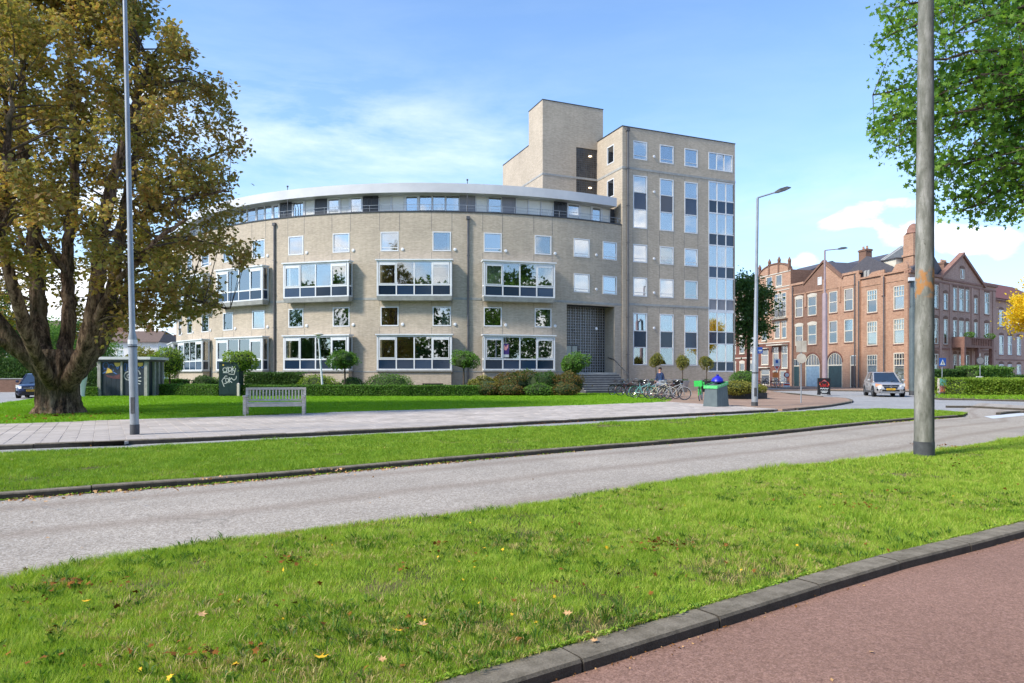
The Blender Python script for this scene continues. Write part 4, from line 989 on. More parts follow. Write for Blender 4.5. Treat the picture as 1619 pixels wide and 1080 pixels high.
M = TM @ Matrix.Translation(((8.5+11.06)/2, 0, 18.9)); window(apt, M, 2.56, 1.5, 3, ((1., 'glass_sky'),), .07, blind=[(.68, .95, .04, .96, 'blind')])
# wall lights on the block
for z in (19.3, 16.4, 10.9, 8.1, 5.2): link('wall_light', lm, apt, TM @ Matrix.Translation((3.0, 0, z)))
# glazed corner: three bays to the front, two round the corner
def glz():
    b = MB(); zs = [1.62, 1.86, 2.62, 4.22, 5.12, 6.62, 7.02, 7.90, 9.52, 10.40, 12.12, 13.02, 14.62, 15.56, 17.80, 17.95]
    # transoms: bottoms of panels and of panes
    return b
lev = [(1.72, 2.46, 'p'), (2.52, 3.98, 'g'), (4.06, 5.02, 'p'), (5.10, 6.70, 'g'), (6.95, 7.82, 'q'), (7.90, 9.60, 'g'), (9.72, 10.62, 'p'), (10.70, 12.42, 'g'), (12.52, 13.42, 'p'), (13.50, 15.18, 'g'), (15.28, 16.28, 'p'), (16.38, 17.86, 'g')]
gz = MB(); y0 = -.01
gx = [GX, GX+.93, GX+1.86, TW]
for i, x in enumerate(gx):
    xx = x+.04 if i == 0 else (x-.04 if i == 3 else x); gz.box(xx-.04, xx+.04, y0, y0+.1, GZ0, GZ1)
edges = [GZ0]+[(lev[i][1]+lev[i+1][0])/2 for i in range(len(lev)-1)]+[GZ1]
for i, z in enumerate(edges):
    t_ = .05 if i in (0, len(edges)-1) else (lev[i][0]-lev[i-1][1])/2
    z = z+.05 if i == 0 else (z-.05 if i == len(edges)-1 else z)
    gz.box(GX+.08, TW-.08, y0+.006, y0+.09, z-t_, z+t_); gz.box(TW-.09, TW-.008, y0+.1, GD-.08, z-t_, z+t_)
for y in (GD/2, GD-.04): gz.box(TW-.096, TW-.002, y-.04, y+.04, GZ0, GZ1)
go = gz.obj('glazed_corner', 'white_paint', apt, TM)
for z0, z1, k in lev:
    for i in range(3):
        w = gx[i+1]-gx[i]; mt = {'p': 'spandrel_navy', 'q': 'grey_panel', 'g': 'glass_sky'}[k]
        link('pane' if k == 'g' else 'panel', cached(('gz', round(w, 2), round(z1-z0, 2), k), lambda: MB().box(-w/2+.03, w/2-.03, -.005, .005, 0, z1-z0).mesh('pane' if k == 'g' else 'panel', mt)), go,
             TM @ Matrix.Translation(((gx[i]+gx[i+1])/2, .035, z0)) @ Matrix.Rotation(random.uniform(-.012, .012), 4, 'Z'))
        if k == 'g' and random.random() < .55:
            link('curtain', cached(('gc', round(z1-z0, 1)), lambda: MB().box(-.30, .05, .0, .03, .05, z1-z0-.05).mesh('curtain', 'blind')), go, TM @ Matrix.Translation(((gx[i]+gx[i+1])/2+random.uniform(0, .2), .25, z0)))
    for j in range(2):
        link('side_pane' if k == 'g' else 'side_panel', cached(('gs', round(z1-z0, 2), k), lambda: MB().box(-.005, .005, .04-GD/4, GD/4-.04, 0, z1-z0).mesh('pane', {'p': 'spandrel_navy', 'q': 'grey_panel', 'g': 'glass_sky'}[k])), go, TM @ Matrix.Translation((TW-.05, GD*(.27+.47*j), z0)))
b = MB()
for z in edges[::2]: b.box(GX+.2, TW-.12, .16, 3.2, z-.12, z+.06)
b.box(GX+.1, GX+.2, .16, 3.2, GZ0, GZ1); b.box(GX+.2, TW-.2, 3.1, 3.2, GZ0, GZ1)
b.obj('interior', 'curtain', go, TM)
b = MB(); b.tube([(.45, -.1, .1), (.45, -.1, TH_-.2)], .085, 8); b.box(.3, .6, -.2, -.004, TH_-.35, TH_-.1)
for z in (3, 6, 9, 12, 15, 18): b.box(.34, .56, -.18, -.004, z, z+.05)
b.obj('drainpipe', 'pipe_metal', apt, TM, True)
b = MB()
for x in (.98, 2.36, 3.55, 4.95, 6.01, 7.40):
    for z0, z1 in ((6.45, 6.95), (9.35, 10.45), (12.05, 13.25), (17.65, 18.0)): b.box(x-.01, x+.01, -.004, .01, z0, z1)
tag(b.obj('movement_joint', 'pipe_metal', apt, TM), kind='stuff')
# ---- stair tower
SW, SH = 5.75, 24.25
gbo = [(3.14, 5.18, 18.2, 20.72), (3.14, 5.18, 14.5, 18.02)]
wall('stair_tower_wall', 'brick_beige', apt, 0, SW, 9, SH, gbo, SM, .14)
lMs = SM @ Matrix.Rotation(R_(90), 4, 'Z')
wall('stair_tower_wall', 'brick_beige', apt, 0, 2.87, 9, SH, [], lMs, 0)
wall('stair_tower_wall', 'brick_beige', apt, 2.87, 9, 9, 21.3, [], lMs, 0)
wall('stair_tower_wall', 'brick_beige', apt, 0, 2.87, 9, SH, [], SM @ Matrix.Translation((SW, 0, 0)) @ Matrix.Rotation(R_(90), 4, 'Z'), 0)
wall('stair_tower_wall', 'brick_beige', apt, 0, SW, 9, SH, [], SM @ Matrix.Translation((0, 2.87, 0)), 0)
b = MB(); b.box(-.03, SW+.03, -.03, 2.9, SH+.002, SH+.07); b.box(-.03, SW, 2.9, 9, 21.302, 21.37); b.obj('coping', 'dark_metal', apt, SM)
b = MB(); b.box(-.03, 3.14, -.028, .01, 18.03, 18.19); b.box(5.18, 5.2, -.028, .01, 18.03, 18.19); b.box(3.14, 5.18, -.028, .1, 18.024, 18.196); b.box(-.03, -.002, .01, 9, 18.03, 18.19); b.obj('string_course', 'stone', apt, SM)
def glass_blocks(parent, M, x0, x1, z0, z1, nx, nz, y=.06, lit=None):
    b = MB(); b.box(x0, x1, y+.03, y+.05, z0, z1); b.obj('glass_blocks', 'spandrel_dark', parent, M)
    b = MB(); dx, dz = (x1-x0)/nx, (z1-z0)/nz
    for i in range(nx+1): b.box(x0+dx*i-.018, x0+dx*i+.018, y, y+.04, z0, z1)
    for j in range(nz+1): b.box(x0, x1, y+.003, y+.037, z0+dz*j-.018, z0+dz*j+.018)
    tag(b.obj('block_joints', 'galv_dark', parent, M), kind='stuff')
m_, t_ = newmat('spandrel_dark'); finish(t_, bsdf(t_, mixc(t_, ramp(t_, noise(t_, 2.2, 4), [(.35, 0), (.7, 1)]), lin(40, 38, 36), lin(96, 90, 82)), .15, noise(t_, 30, 1), .3, .02, spec=.7))
glass_blocks(apt, SM, 3.14, 5.18, 18.2, 20.72, 12, 14); glass_blocks(apt, SM, 3.14, 5.18, 14.5, 18.02, 12, 19)
em, et = newmat('lamp_lit'); e_ = et.nodes.new('ShaderNodeEmission'); e_.inputs[0].default_value = (1, .75, .45, 1); e_.inputs[1].default_value = 3; finish(et, e_.outputs[0])
for z in (20.1, 17.4):
    b = MB(); b.lathe([(.06, -.04), (.16, 0), (.06, .05)], 10, Matrix.Translation((4.5, .05, z))); b.obj('stair_lamp', 'lamp_lit', apt, SM)
# ---- entrance: recess, steel and glass screen, steps
tm = (EN0+EN1)/2; EM = arcM(tm, RR); ew = RR*(EN1-EN0)
b = MB(); dp = 1.45
e0 = EM.inverted() @ Vector((CC[0]+RR*math.sin(EN0), CC[1]-RR*math.cos(EN0), 0)); e1 = EM.inverted() @ Vector((CC[0]+RR*math.sin(EN1), CC[1]-RR*math.cos(EN1), 0))
b.box(e1.x-.0, e1.x+.3, e1.y+.16, dp+.3, 0, EZ1+.3); b.box(e0.x-.3, e0.x, e0.y+.16, dp+.3, 0, EZ1+.3); b.obj('entrance_side_wall', 'brick_beige', apt, EM)
b = MB(); b.box(e0.x, e1.x, e0.y+.16, dp+.3, EZ1, EZ1+.2); b.obj('entrance_ceiling', 'dark_metal', apt, EM)
b = MB(); b.box(e0.x, e1.x, dp+.06, dp+.09, EZ0, EZ1); b.obj('glass_blocks', 'spandrel_dark', apt, EM)
nx, nz = 19, 24; x0, x1 = e0.x, e1.x; dx = (x1-x0)/nx; dz = (EZ1-EZ0)/nz
for i in range(nx+1): MB().box(x0+dx*i-.022, x0+dx*i+.022, dp, dp+.05, EZ0, EZ1).obj('screen_bar', 'galv' if i % 2 else 'stone', apt, EM)
for j in range(nz+1): MB().box(x0, x1, dp+.004, dp+.046, EZ0+dz*j-.02, EZ0+dz*j+.02).obj('screen_bar', 'galv', apt, EM)
dr = MB(); dr.box(-1.55, -1.47, dp-.05, dp-.002, EZ0, 3.75); dr.box(-.43, -.35, dp-.05, dp-.002, EZ0, 3.75); dr.box(-1.47, -.43, dp-.05, dp-.002, 3.67, 3.75); dr.box(-.98, -.92, dp-.05, dp-.002, EZ0, 3.67)
do = dr.obj('entrance_door', 'dark_metal', apt, EM)
b = MB(); b.box(-1.47, -.98, dp-.03, dp-.02, EZ0+.03, 3.67); b.box(-.92, -.43, dp-.03, dp-.02, EZ0+.03, 3.67); b.obj('door_glass', 'car_glass', do, EM)
b = MB(); b.tube([(-.88, dp-.1, 2.5), (-.88, dp-.1, 3.0)], .02, 6); b.obj('handle', 'chrome', do, EM)
MB().box(-.1, .25, dp-.1, dp-.01, 2.75, 2.95).obj('letter_plate', 'white_paint', apt, EM)
b = MB(); b.box(e0.x, e1.x, -.2, dp+.05, 0, EZ0); b.obj('landing', 'stone', apt, EM)
ns = 9; rh = EZ0/ns
for i in range(1, ns):
    w0 = e0.x+.02; w1 = e1.x+.02+.0*i
    b = MB(); b.box(w0-.0*i, w1, -.2-.3*i, -.2-.3*(i-1), 0, EZ0-rh*i-.005*0); so_ = b.obj('step', 'pipe_metal', apt, EM)
    MB().box(w0-.01, w1+.01, -.2-.3*i-.015, -.2-.3*(i-1)-.002, EZ0-rh*i+.001, EZ0-rh*i+.04).obj('tread', 'stone', so_, EM)
b = MB(); b.box(e1.x+.03, e1.x+.2, -2.7, -.25, 0, .25); b.prism([(0, 0), (1, 0)] if 0 else [(e1.x+.04, 0), (e1.x+.19, 0), (e1.x+.19, .2), (e1.x+.04, .2)], -2.65, -2.6); b.obj('stair_cheek', 'stone', apt, EM)
b = MB(); b.tube([(e1.x-.06, .9, 2.75), (e1.x-.06, .1, 2.6), (e1.x-.06, -1.9, 1.35)], .035, 8); b.tube([(e1.x-.06, .5, 2.6), (e1.x+.0, .5, 2.6)], .02, 6); b.tube([(e1.x-.06, -1.9, 1.35), (e1.x-.06, -1.9, .3)], .025, 6); b.obj('handrail', 'dark_metal', apt, EM, True)
b = MB(); b.add([(CC[0]+RR*math.sin(TH0), CC[1]-RR*math.cos(TH0), 0), (CC[0]+18*math.sin(TH0), CC[1]-14*math.cos(TH0), 0), (CC[0]+18*math.sin(TH0), CC[1]-14*math.cos(TH0), WT), (CC[0]+RR*math.sin(TH0), CC[1]-RR*math.cos(TH0), WT)], [(0,1,2,3)])
b.box(-31, 12, 75.2, 75.5, 0, 15.5); b.obj('back_wall', 'brick_beige', apt)
# ================================================================ THE BRICK HOUSES ACROSS THE STREET
HC = (38.4, 66.0)
def s_of(px): k = (px-CX)/F; return (HC[0]-HC[1]*k)/(.238+.971*k)
def t_of(px): k = (px-CX)/F; return (HC[1]*k-HC[0])/(.822-.569*k)
A1 = math.atan2(-.971, .238); A2 = math.atan2(.569, .822)
def row_frame(s): return frame((HC[0]-.238*s, HC[1]+.971*s), A1)
DF = frame(HC, A2)
HR = random.Random(12)
def hwin(parent, M, x0, x1, z0, z1, split=.42, bars=0, up='glass', lo='glass', blind=None, arch=None, fr=.09, mat='cream_paint', lintel=None, sill='stone_brown', room=.9, cols=1):
    w, h = x1-x0, z1-z0; bs = None
    if not blind and room and HR.random() < .6: blind = HR.choice([[(.07, .3, .05, .95, 'curtain'), (.7, .93, .05, .95, 'curtain')], [(.07, .93, .05, .42, 'curtain')], [(.07, .93, .7, .95, 'blind')]])
    if bars:
        bs = [(.06, .94, 1-split*.52, 1-split*.52+.022)]+[(i/(bars+1)-.022, i/(bars+1)+.022, 1-split, .96) for i in range(1, bars+1)]
    rows = ((split, up), (1-split, lo)) if split else ((1., lo),)
    o = window(parent, M @ Matrix.Translation(((x0+x1)/2, 0, z0)), w, h, cols, rows, fr, mat, bars=bs, blind=blind, room=room, sill=sill)
    if lintel:
        m2 = M @ Matrix.Translation(((x0+x1)/2, 0, z1)); b = MB()
        n = 7; top = [(-w/2-.08+(w+.16)*i/n, .22+.14*math.sin(math.pi*i/n)) for i in range(n+1)]
        bot = [(-w/2-.08+(w+.16)*i/n, .004) for i in range(n, -1, -1)]
        b.prism(top+bot, -.035, .02); b.obj('lintel', lintel, parent, m2)
    return o
def box_house(root, wm, M, w, dpt, h, ops, side_mat=None):
    wall('wall', wm, root, 0, w, 0, h, ops, M, .18)
    b = MB(); b.add([(0,.0,0),(0,dpt,0),(0,dpt,h),(0,0,h),(w,.0,0),(w,dpt,0),(w,dpt,h),(w,0,h)], [(0,1,2,3),(4,7,6,5),(1,5,6,2)]); b.obj('side_wall', side_mat or wm, root, M)
def slope_roof(root, M, x0, x1, y0, ym, y1, z0, zr, mat, name='roof', hip=(0, 0), sk=(0, 0)):
    b = MB(); t = .12
    for dz in (0,):
        v = [(x0,y0,z0),(x1,y0,z0),(x1-hip[1]-ym*sk[1],ym,zr),(x0+hip[0]+ym*sk[0],ym,zr),(x0+y1*sk[0],y1,z0),(x1-y1*sk[1],y1,z0)]
        v += [(a, c, z-t) for a, c, z in v]
        b.add(v, [(0,1,2,3),(3,2,5,4),(0,3,4),(1,5,2),(6,9,8,7),(9,10,11,8),(0,6,7,1),(4,5,11,10)])
    return b.obj(name, mat, root, M)
def chimney(root, M, x, y, z0, z1, w=.9, d=.6, mat='brick_brown', pots=2):
    b = MB(); b.box(x-w/2, x+w/2, y-d/2, y+d/2, z0, z1); b.box(x-w/2-.07, x+w/2+.07, y-d/2-.07, y+d/2+.07, z1-.22, z1-.06)
    o = b.obj('chimney', mat, root, M)
    for i in range(pots):
        MB().lathe([(.11, z1), (.13, z1+.05), (.10, z1+.38)], 8, Matrix.Translation((x-w/2+w*(i+.5)/pots, y, 0))).obj('chimney_pot', 'brick_orange', o, M)
# --- corner house, street side
rH = thing('brick_house', 'orange-pink brick corner house with slate roof, pediment front and domed chimney', 'house', (HC[0], HC[1], 0))
sc_ = s_of(1359); Mc = row_frame(sc_)
def X(px): return sc_-s_of(px)
cw = [(X(1371), X(1387)), (X(1413), X(1430.5))]; rz = [(7.8, 10.15), (4.42, 6.9), (1.05, 3.45)]
ops = [(a, b_, c, d) for a, b_ in cw for c, d in rz[:2]]+[(cw[0][0], cw[0][1], *rz[2]), (cw[1][0], cw[1][1], .15, 3.55)]
wall('wall', 'brick_orange', rH, 0, sc_, 0, 11.45, ops, Mc, .18)
for ci, (a, b_) in enumerate(cw):
    for ri, (c, d) in enumerate(rz):
        if ri == 2 and ci == 1: hwin(rH, Mc, a, b_, .15, 3.55, .36, 3, blind=[(.05, .95, .05, .6, 'blind')], sill=None); continue
        hwin(rH, Mc, a, b_, c, d, .44, 3, blind=[(.05, .95, .05, .54, 'blind' if ri else 'curtain'), (.05, .95, .56, .95, 'blind_yellow' if ri == 1 else 'blind_green')][:2 if ri else 2], lintel='brick_orange')
b = MB(); b.box(-.1, sc_+.1, -.16, .3, 11.45, 11.62); b.box(0, sc_, -.05, -.003, 10.62, 10.75)
for px in (1359, 1397, 1436): x = X(px) if px < 1436 else sc_-.25; b.box(x-.22, x+.22, -.14, -.003, 9.4 if px == 1397 else .0, 12.0)
b.prism([(X(1372), 11.62), (X(1378), 12.0), (X(1390), 12.05), (X(1396), 11.62)], 0, .25); b.prism([(X(1410), 11.62), (X(1416), 12.3), (X(1432), 12.4), (sc_, 11.62)], 0, .25)
b.obj('cornice', 'brick_orange', rH, Mc)
slope_roof(rH, Mc, .1, sc_-.3, .3, 5, 8.5, 11.5, 14.0, 'roof_slate', sk=(0, .42))
b = MB(); x = X(1380); b.box(x, x+2.0, 1.0, 3.2, 12.0, 13.1); b.obj('dormer', 'cream_paint', rH, Mc)
b = MB(); b.box(x-.1, x+2.1, .85, 3.3, 13.1, 13.2); b.obj('dormer_roof', 'roof_slate', rH, Mc)
b = MB()
for px in (1362, 1367): x = X(px); b.add([(x, .3, 12.3), (x+.3, .3, 12.3), (x+.3, 4.9, 15.2), (x, 4.9, 15.2), (x, .3, 11.5), (x+.3, .3, 11.5), (x+.3, 4.9, 11.5), (x, 4.9, 11.5)], [(0,1,2,3), (0,4,5,1), (0,3,7,4), (1,5,6,2)])
b.obj('parapet', 'stone', rH, Mc)
tm_ = Mc @ Matrix.Translation((sc_-1.75, 2.2, 0)); b = MB(); b.box(-.62, .62, -.62, .62, 11.5, 15.4); b.box(-.72, .72, -.72, .72, 13.2, 13.4); b.obj('chimney', 'brick_orange', rH, tm_)
b = MB(); b.lathe([(.66, 15.4), (.74, 15.5), (.62, 15.6), (.56, 15.95), (.38, 16.3), (.1, 16.5)], 12); b.obj('chimney_dome', 'stone_brown', rH, tm_, True)
# --- corner house, garden side with the pediment
TL = 20.0
colD = [(1443.4, 1449.6, 0), (1475, 1483, 0), (1492, 1498, 1), (1507, 1512.5, 0), (1516.3, 1523.6, 0), (1526.8, 1531.8, 0), (1540.2, 1545, 1), (1556.5, 1563.6, 0)]
ops = []; wl = []
for a, b_, nar in colD:
    ta, tb = t_of(a), t_of(b_)
    for ri, (c, d) in enumerate([(8.1, 10.5), (4.5, 7.1), (1.1, 3.5)]):
        if nar and ri == 0: c, d = 8.05, 9.75
        if ri == 2 and nar: continue
        ops.append((ta, tb, c, d)); wl.append((ta, tb, c, d, ri))
xa, xb = t_of(1518), t_of(1524)
wall('wall', 'brick_pink', rH, 0, TL, 0, 11.25, ops, DF, .18)  # pinker than the street side: its unlit tone is put into the brick
for ta, tb, c, d, ri in wl:
    hwin(rH, DF, ta, tb, c, d, .45, 0 if tb-ta < 1 else 1, blind=[(.05, .95, .05, .5, 'blind')] if (int(ta*7)+ri) % 3 == 0 else None, fr=.10 if tb-ta > 1 else .08, lintel='brick_brown', sill='stone_brown', mat='cream_paint')
pa, pb = t_of(1488.6), t_of(1554.5)
b = MB(); b.prism([(pa, 11.25), (pb, 11.25), ((pa+pb)/2, 14.0)], 0, .3); b.obj('pediment', 'brick_pink', rH, DF)
b = MB()
for (p, q) in (((pa-.3, 11.2), ((pa+pb)/2, 14.15)), ((pb+.3, 11.2), ((pa+pb)/2, 14.15))):
    L = math.dist(p, q); an = math.atan2(q[1]-p[1], q[0]-p[0]); b.box(0, L, -.22, .35, 0, .28, Matrix.Translation((p[0], 0, p[1])) @ Matrix.Rotation(-an, 4, 'Y'))
b.box(-.1, pa, -.2, .3, 11.252, 11.5); b.box(pb, TL+.1, -.2, .3, 11.252, 11.5); b.box(0, TL, -.06, -.003, 10.75, 10.9); b.box(pa, pb, -.1, -.003, 11.1, 11.3); b.box(0, TL, -.07, -.003, 3.95, 4.15)
b.obj('cornice', 'stone_brown', rH, DF)
b = MB()
for px in (1452, 1486, 1502, 1536, 1549, 1570): x = t_of(px); b.box(x-.2, x+.2, -.09, -.004, .0, 10.74)
b.obj('pilasters', 'brick_pink', rH, DF)
hwin(rH, DF @ Matrix.Translation((0, -.03, 0)), xa, xb, 11.55, 12.6, 0, 0, room=0, lintel='brick_brown', sill=None)
ba, bb_ = t_of(1503), t_of(1550)
b = MB(); b.box(ba, bb_, -1.3, -.1, 4.2, 4.45)
b.box(ba, ba+1.6, -1.3, -1.15, 4.45, 5.3); b.box(bb_-.5, bb_, -1.3, -1.15, 4.45, 5.3); b.box(ba+1.6, bb_-.5, -1.3, -1.15, 5.15, 5.3)
n = 12
for i in range(n): x = ba+1.6+(bb_-.5-ba-1.6)*(i+.5)/n; b.box(x-.07, x+.07, -1.28, -1.17, 4.45, 5.15)
b.box(ba, ba+.12, -1.15, -.1, 4.45, 5.3); b.box(bb_-.12, bb_, -1.15, -.1, 4.45, 5.3); b.box(ba+.1, bb_-.1, -1.25, -.1, 0, .0+.9)
for x in (ba+.2, (ba+bb_)/2, bb_-.2): b.box(x-.2, x+.2, -1.28, -.95, 0, 4.2)
b.obj('balcony', 'stone_brown', rH, DF)
slope_roof(rH, DF, .3, TL-.2, .4, 5.5, 11, 11.3, 13.9, 'roof_slate', hip=(0, 3), sk=(.42, 0))
MB().box(0, .3, 0, 10, 0, 11.2).obj('end_wall', 'brick_pink', rH, DF @ Matrix.Translation((TL-.3, .01, 0)))
for i, px in enumerate((1512, 1545)):
    p = DF @ Vector((t_of(px), -1.22, 5.52)); bush('balcony_plant', 'green plant on the balcony rail of the pediment house, '+('left one', 'right one')[i], 'plant', tuple(p), (.55, .25, .3), 260, .14, 'leaf_mid', core=False)
for x in (.12, X(1400)): b = MB(); b.tube([(x, -.22, .05), (x, -.22, 11.3)], .06, 6); b.obj('drainpipe', 'pipe_metal', rH, Mc)
# --- double-gabled house with arched doors
b0, b1 = s_of(1250), sc_
rB = thing('brick_house', 'gabled brick house, brown left half and orange right half, with two arched garage doors', 'house', (HC[0]-.238*b0, HC[1]+.971*b0, 0))
Mb = row_frame(b0); Wb = b0-b1
def X(px): return b0-s_of(px)
xm = X(1304)
wu = [(1257.5, 1269.5), (1277.5, 1291), (1311, 1324), (1335, 1349)]
ops = []
for i, (a, c) in enumerate(wu):
    hi = 10.55 if i < 2 else 10.7
    ops += [(X(a), X(c), 8.3, hi), (X(a), X(c), 4.9, 7.25 if i < 2 else 7.4)]
D1, D2_ = (X(1272.6), X(1296)), (X(1308), X(1331.5)); dl = (X(1254), X(1264)); dr_ = (X(1343.5), X(1353.5))
DZ = 3.85
def split_wall(name, mat, x0, x1):
    oo = [o for o in ops+[(D1[0], D1[1], 0, DZ), (D2_[0], D2_[1], 0, DZ), (dl[0], dl[1], 0, 3.3), (dr_[0], dr_[1], 0, 3.45)] if x0 < o[0] < x1]
    wall(name, mat, rB, x0, x1, 0, 12.2, oo, Mb, .2)
split_wall('wall', 'brick_brown', 0, xm); split_wall('wall', 'brick_orange', xm, Wb)
for i, (a, c) in enumerate(wu):
    hi = 10.55 if i < 2 else 10.7
    for (z0, z1, r) in ((8.3, hi, 0), (4.9, 7.25 if i < 2 else 7.4, 1)):
        hwin(rB, Mb, X(a), X(c), z0, z1, .5, 0, blind=[(.05, .95, .45, .95, 'blind_green')]+([(.05, .95, .05, .35, 'blind')] if r and i == 1 else []) if i < 2 else None, lintel='stone_pale' if i < 2 else 'brick_orange', sill='stone_brown')
for (a, c), dm, gl in ((D1, 'door_blue', 0), (D2_, 'door_teal', 1)):
    w = c-a; r = w/2; zc_ = DZ-r*.92; n = 14
    arc = [((a+c)/2+r*math.cos(math.pi-math.pi*i/n), zc_+r*.92*math.sin(math.pi*i/n)) for i in range(n+1)]
    wm = 'brick_brown' if dm == 'door_blue' else 'brick_orange'
    b = MB()
    for q in range(n//2): b.prism([arc[q], arc[q+1], (arc[q+1][0], DZ), (arc[q][0], DZ)], .002, .18)
    for q in range(n//2, n): b.prism([arc[q], arc[q+1], (arc[q+1][0], DZ), (arc[q][0], DZ)], .002, .18)
    b.obj('arch_corner', wm, rB, Mb)
    b = MB(); o2 = [((a+c)/2+(r+.16)*math.cos(math.pi-math.pi*i/n), zc_+(r*.92+.16)*math.sin(math.pi*i/n)) for i in range(n+1)]
    for q in range(n): b.prism([arc[q], arc[q+1], o2[q+1], o2[q]], -.03, -.002)
    b.obj('arch', 'brick_dark', rB, Mb)
    b = MB(); i2 = [((a+c)/2+(r-.12)*math.cos(math.pi-math.pi*i/n), zc_+(r*.92-.12)*math.sin(math.pi*i/n)) for i in range(n+1)]
    for q in range(n): b.prism([i2[q], i2[q+1], arc[q+1], arc[q]], .05, .12)
    b.box(a, a+.12, .05, .12, 0, zc_); b.box(c-.12, c, .05, .12, 0, zc_); b.box(a+.12, c-.12, .06, .13, 2.38, 2.52)
    for q in range(1, 5): x = a+.12+(w-.24)*q/5; b.box(x-.03, x+.03, .07, .11, 2.52, zc_+math.sqrt(max(0, (r-.12)**2-(x-(a+c)/2)**2))*.92)
    fo = b.obj('garage_door_frame', 'cream_paint', rB, Mb)
    MB().box(a+.1, c-.1, .115, .125, 2.5, DZ).obj('pane', 'car_glass', fo, Mb)
    for q in range(8): x = a+.12+(w-.24)*q/8; MB().box(x+.004, x+(w-.24)/8-.008, .09, .13, .02, 2.38).obj('board', dm, fo, Mb)
b = MB(); b.box(dl[0], dl[0]+.09, .04, .12, 0, 3.3); b.box(dl[1]-.09, dl[1], .04, .12, 0, 3.3); b.box(dl[0]+.09, dl[1]-.09, .04, .12, 2.4, 2.5); b.box(dl[0]+.09, dl[1]-.09, .04, .12, 3.2, 3.3); fo = b.obj('door_frame', 'cream_paint', rB, Mb)
MB().box(dl[0]+.09, dl[1]-.09, .07, .11, 0, 2.4).obj('door', 'door_teal', fo, Mb); MB().box(dl[0]+.09, dl[1]-.09, .08, .09, 2.5, 3.2).obj('pane', 'car_glass', fo, Mb)
b = MB(); b.box(dr_[0], dr_[0]+.12, .04, .12, 0, 3.45); b.box(dr_[1]-.06, dr_[1], .04, .12, 0, 3.45); b.box(dr_[0]+.12, dr_[1]-.06, .04, .12, 2.35, 2.47); fo = b.obj('door_frame', 'cream_paint', rB, Mb)
MB().box(dr_[0]+.12, dr_[1]-.06, .07, .11, .1, 2.35).obj('door', 'door_dark', fo, Mb); MB().box(dr_[0]+.12, dr_[1]-.06, .08, .09, 2.47, 3.4).obj('pane', 'car_glass', fo, Mb)
gl_, gr_, gx_ = X(1273), X(1331), X(1303)
for mt, pl in (('brick_brown', [(gl_, 12.2), (gx_, 12.2), (gx_, 14.15)]), ('brick_orange', [(gx_+.003, 12.2), (gr_, 12.2), (gx_+.003, 14.15)])):
    MB().prism(pl, 0, .3).obj('gable', mt, rB, Mb)
b = MB()
for (p, q) in (((gl_-.25, 12.05), (gx_, 14.3)), ((gr_+.25, 12.05), (gx_, 14.3))):
    L = math.dist(p, q); an = math.atan2(q[1]-p[1], q[0]-p[0]); b.box(0, L, -.12, .4, 0, .2, Matrix.Translation((p[0], 0, p[1])) @ Matrix.Rotation(-an, 4, 'Y'))
b.obj('gable_coping', 'brick_brown', rB, Mb)
b = MB(); b.box(-.05, gl_-.2, -.12, .3, 12.2, 12.45); b.box(gr_+.2, Wb+.05, -.12, .3, 12.2, 12.45)
for x in (0.15, xm, Wb-.2): b.box(x-.2, x+.2, -.12, -.004, 0.02, 12.2)
for x0, x1 in ((.35, X(1273)), (X(1275), xm-.2), (xm+.2, X(1330)), (X(1332), Wb-.4)): b.box(x0, x1, -.07, -.004, 11.0, 11.14)
for x in (X(1274), X(1328.5)): b.box(x-.13, x+.13, -.10, -.004, 9.4, 11.0)
b.obj('cornice', 'brick_orange', rB, Mb)
hwin(rB, Mb @ Matrix.Translation((0, -.04, 0)), X(1293.5), X(1299.5), 11.7, 12.6, 0, 0, room=0, sill=None, mat='white_paint', lo='blind')
slope_roof(rB, Mb, 0.1, Wb-.1, .3, 6, 12, 12.1, 14.9, 'roof_slate')
b = MB(); gz_ = 14.2; b.add([(gl_-.2,0.3,12.15),(gx_,0.3,14.25),(gr_+.2,0.3,12.15),(gl_-.2,6,12.15),(gx_,6,14.25),(gr_+.2,6,12.15)], [(0,1,4,3),(1,2,5,4)]); b.obj('gable_roof', 'roof_slate', rB, Mb)
chimney(rB, Mb, X(1329), 3.2, 13.2, 15.3, 1.1, .8, 'brick_brown', 2)
for px in (1262, 1342):
    b = MB(); x = X(px); b.add([(x,1.2,12.75),(x+.9,1.2,12.75),(x+.9,2.6,13.45),(x,2.6,13.45),(x,1.2,12.65),(x+.9,1.2,12.65),(x+.9,2.6,13.35),(x,2.6,13.35)], [(0,1,2,3),(0,4,5,1),(1,5,6,2),(0,3,7,4)]); b.obj('skylight', 'white_paint', rB, Mb)
# --- ornate house with the curved gable
a0, a1 = s_of(1199), b0
rA = thing('brick_house', 'ornate orange brick house with curved gable, pinnacles and balcony windows', 'house', (HC[0]-.238*a0, HC[1]+.971*a0, 0))
Ma = row_frame(a0); Wa = a0-a1
def X(px): return a0-s_of(px)
W = [(1211.7, 1221, 12.5, 13.95, 'blind'), (1226.7, 1236.5, 12.5, 13.95, 'blind'), (1223.5, 1243, 8.6, 11.6, None), (1205, 1213.5, 9.2, 11.1, None), (1225, 1233, 5.95, 8.1, None), (1236, 1243.5, 5.95, 8.1, None), (1204.5, 1213, 5.8, 7.6, None), (1222, 1231, 2.6, 4.9, None), (1236, 1245.5, 2.2, 5.0, None), (1204, 1215, 2.7, 4.6, None), (1203, 1217, .1, 2.1, None), (1222, 1230, .4, 1.9, None), (1233, 1243, .4, 1.9, None)]
lower = [w for w in W if w[3] < 5.1]; upper = [w for w in W if w[3] >= 5.1]
wall('wall', 'brick_dark', rA, 0, Wa, 0, 5.4, [(X(a), X(c), d, e) for a, c, d, e, _ in lower], Ma, .25)
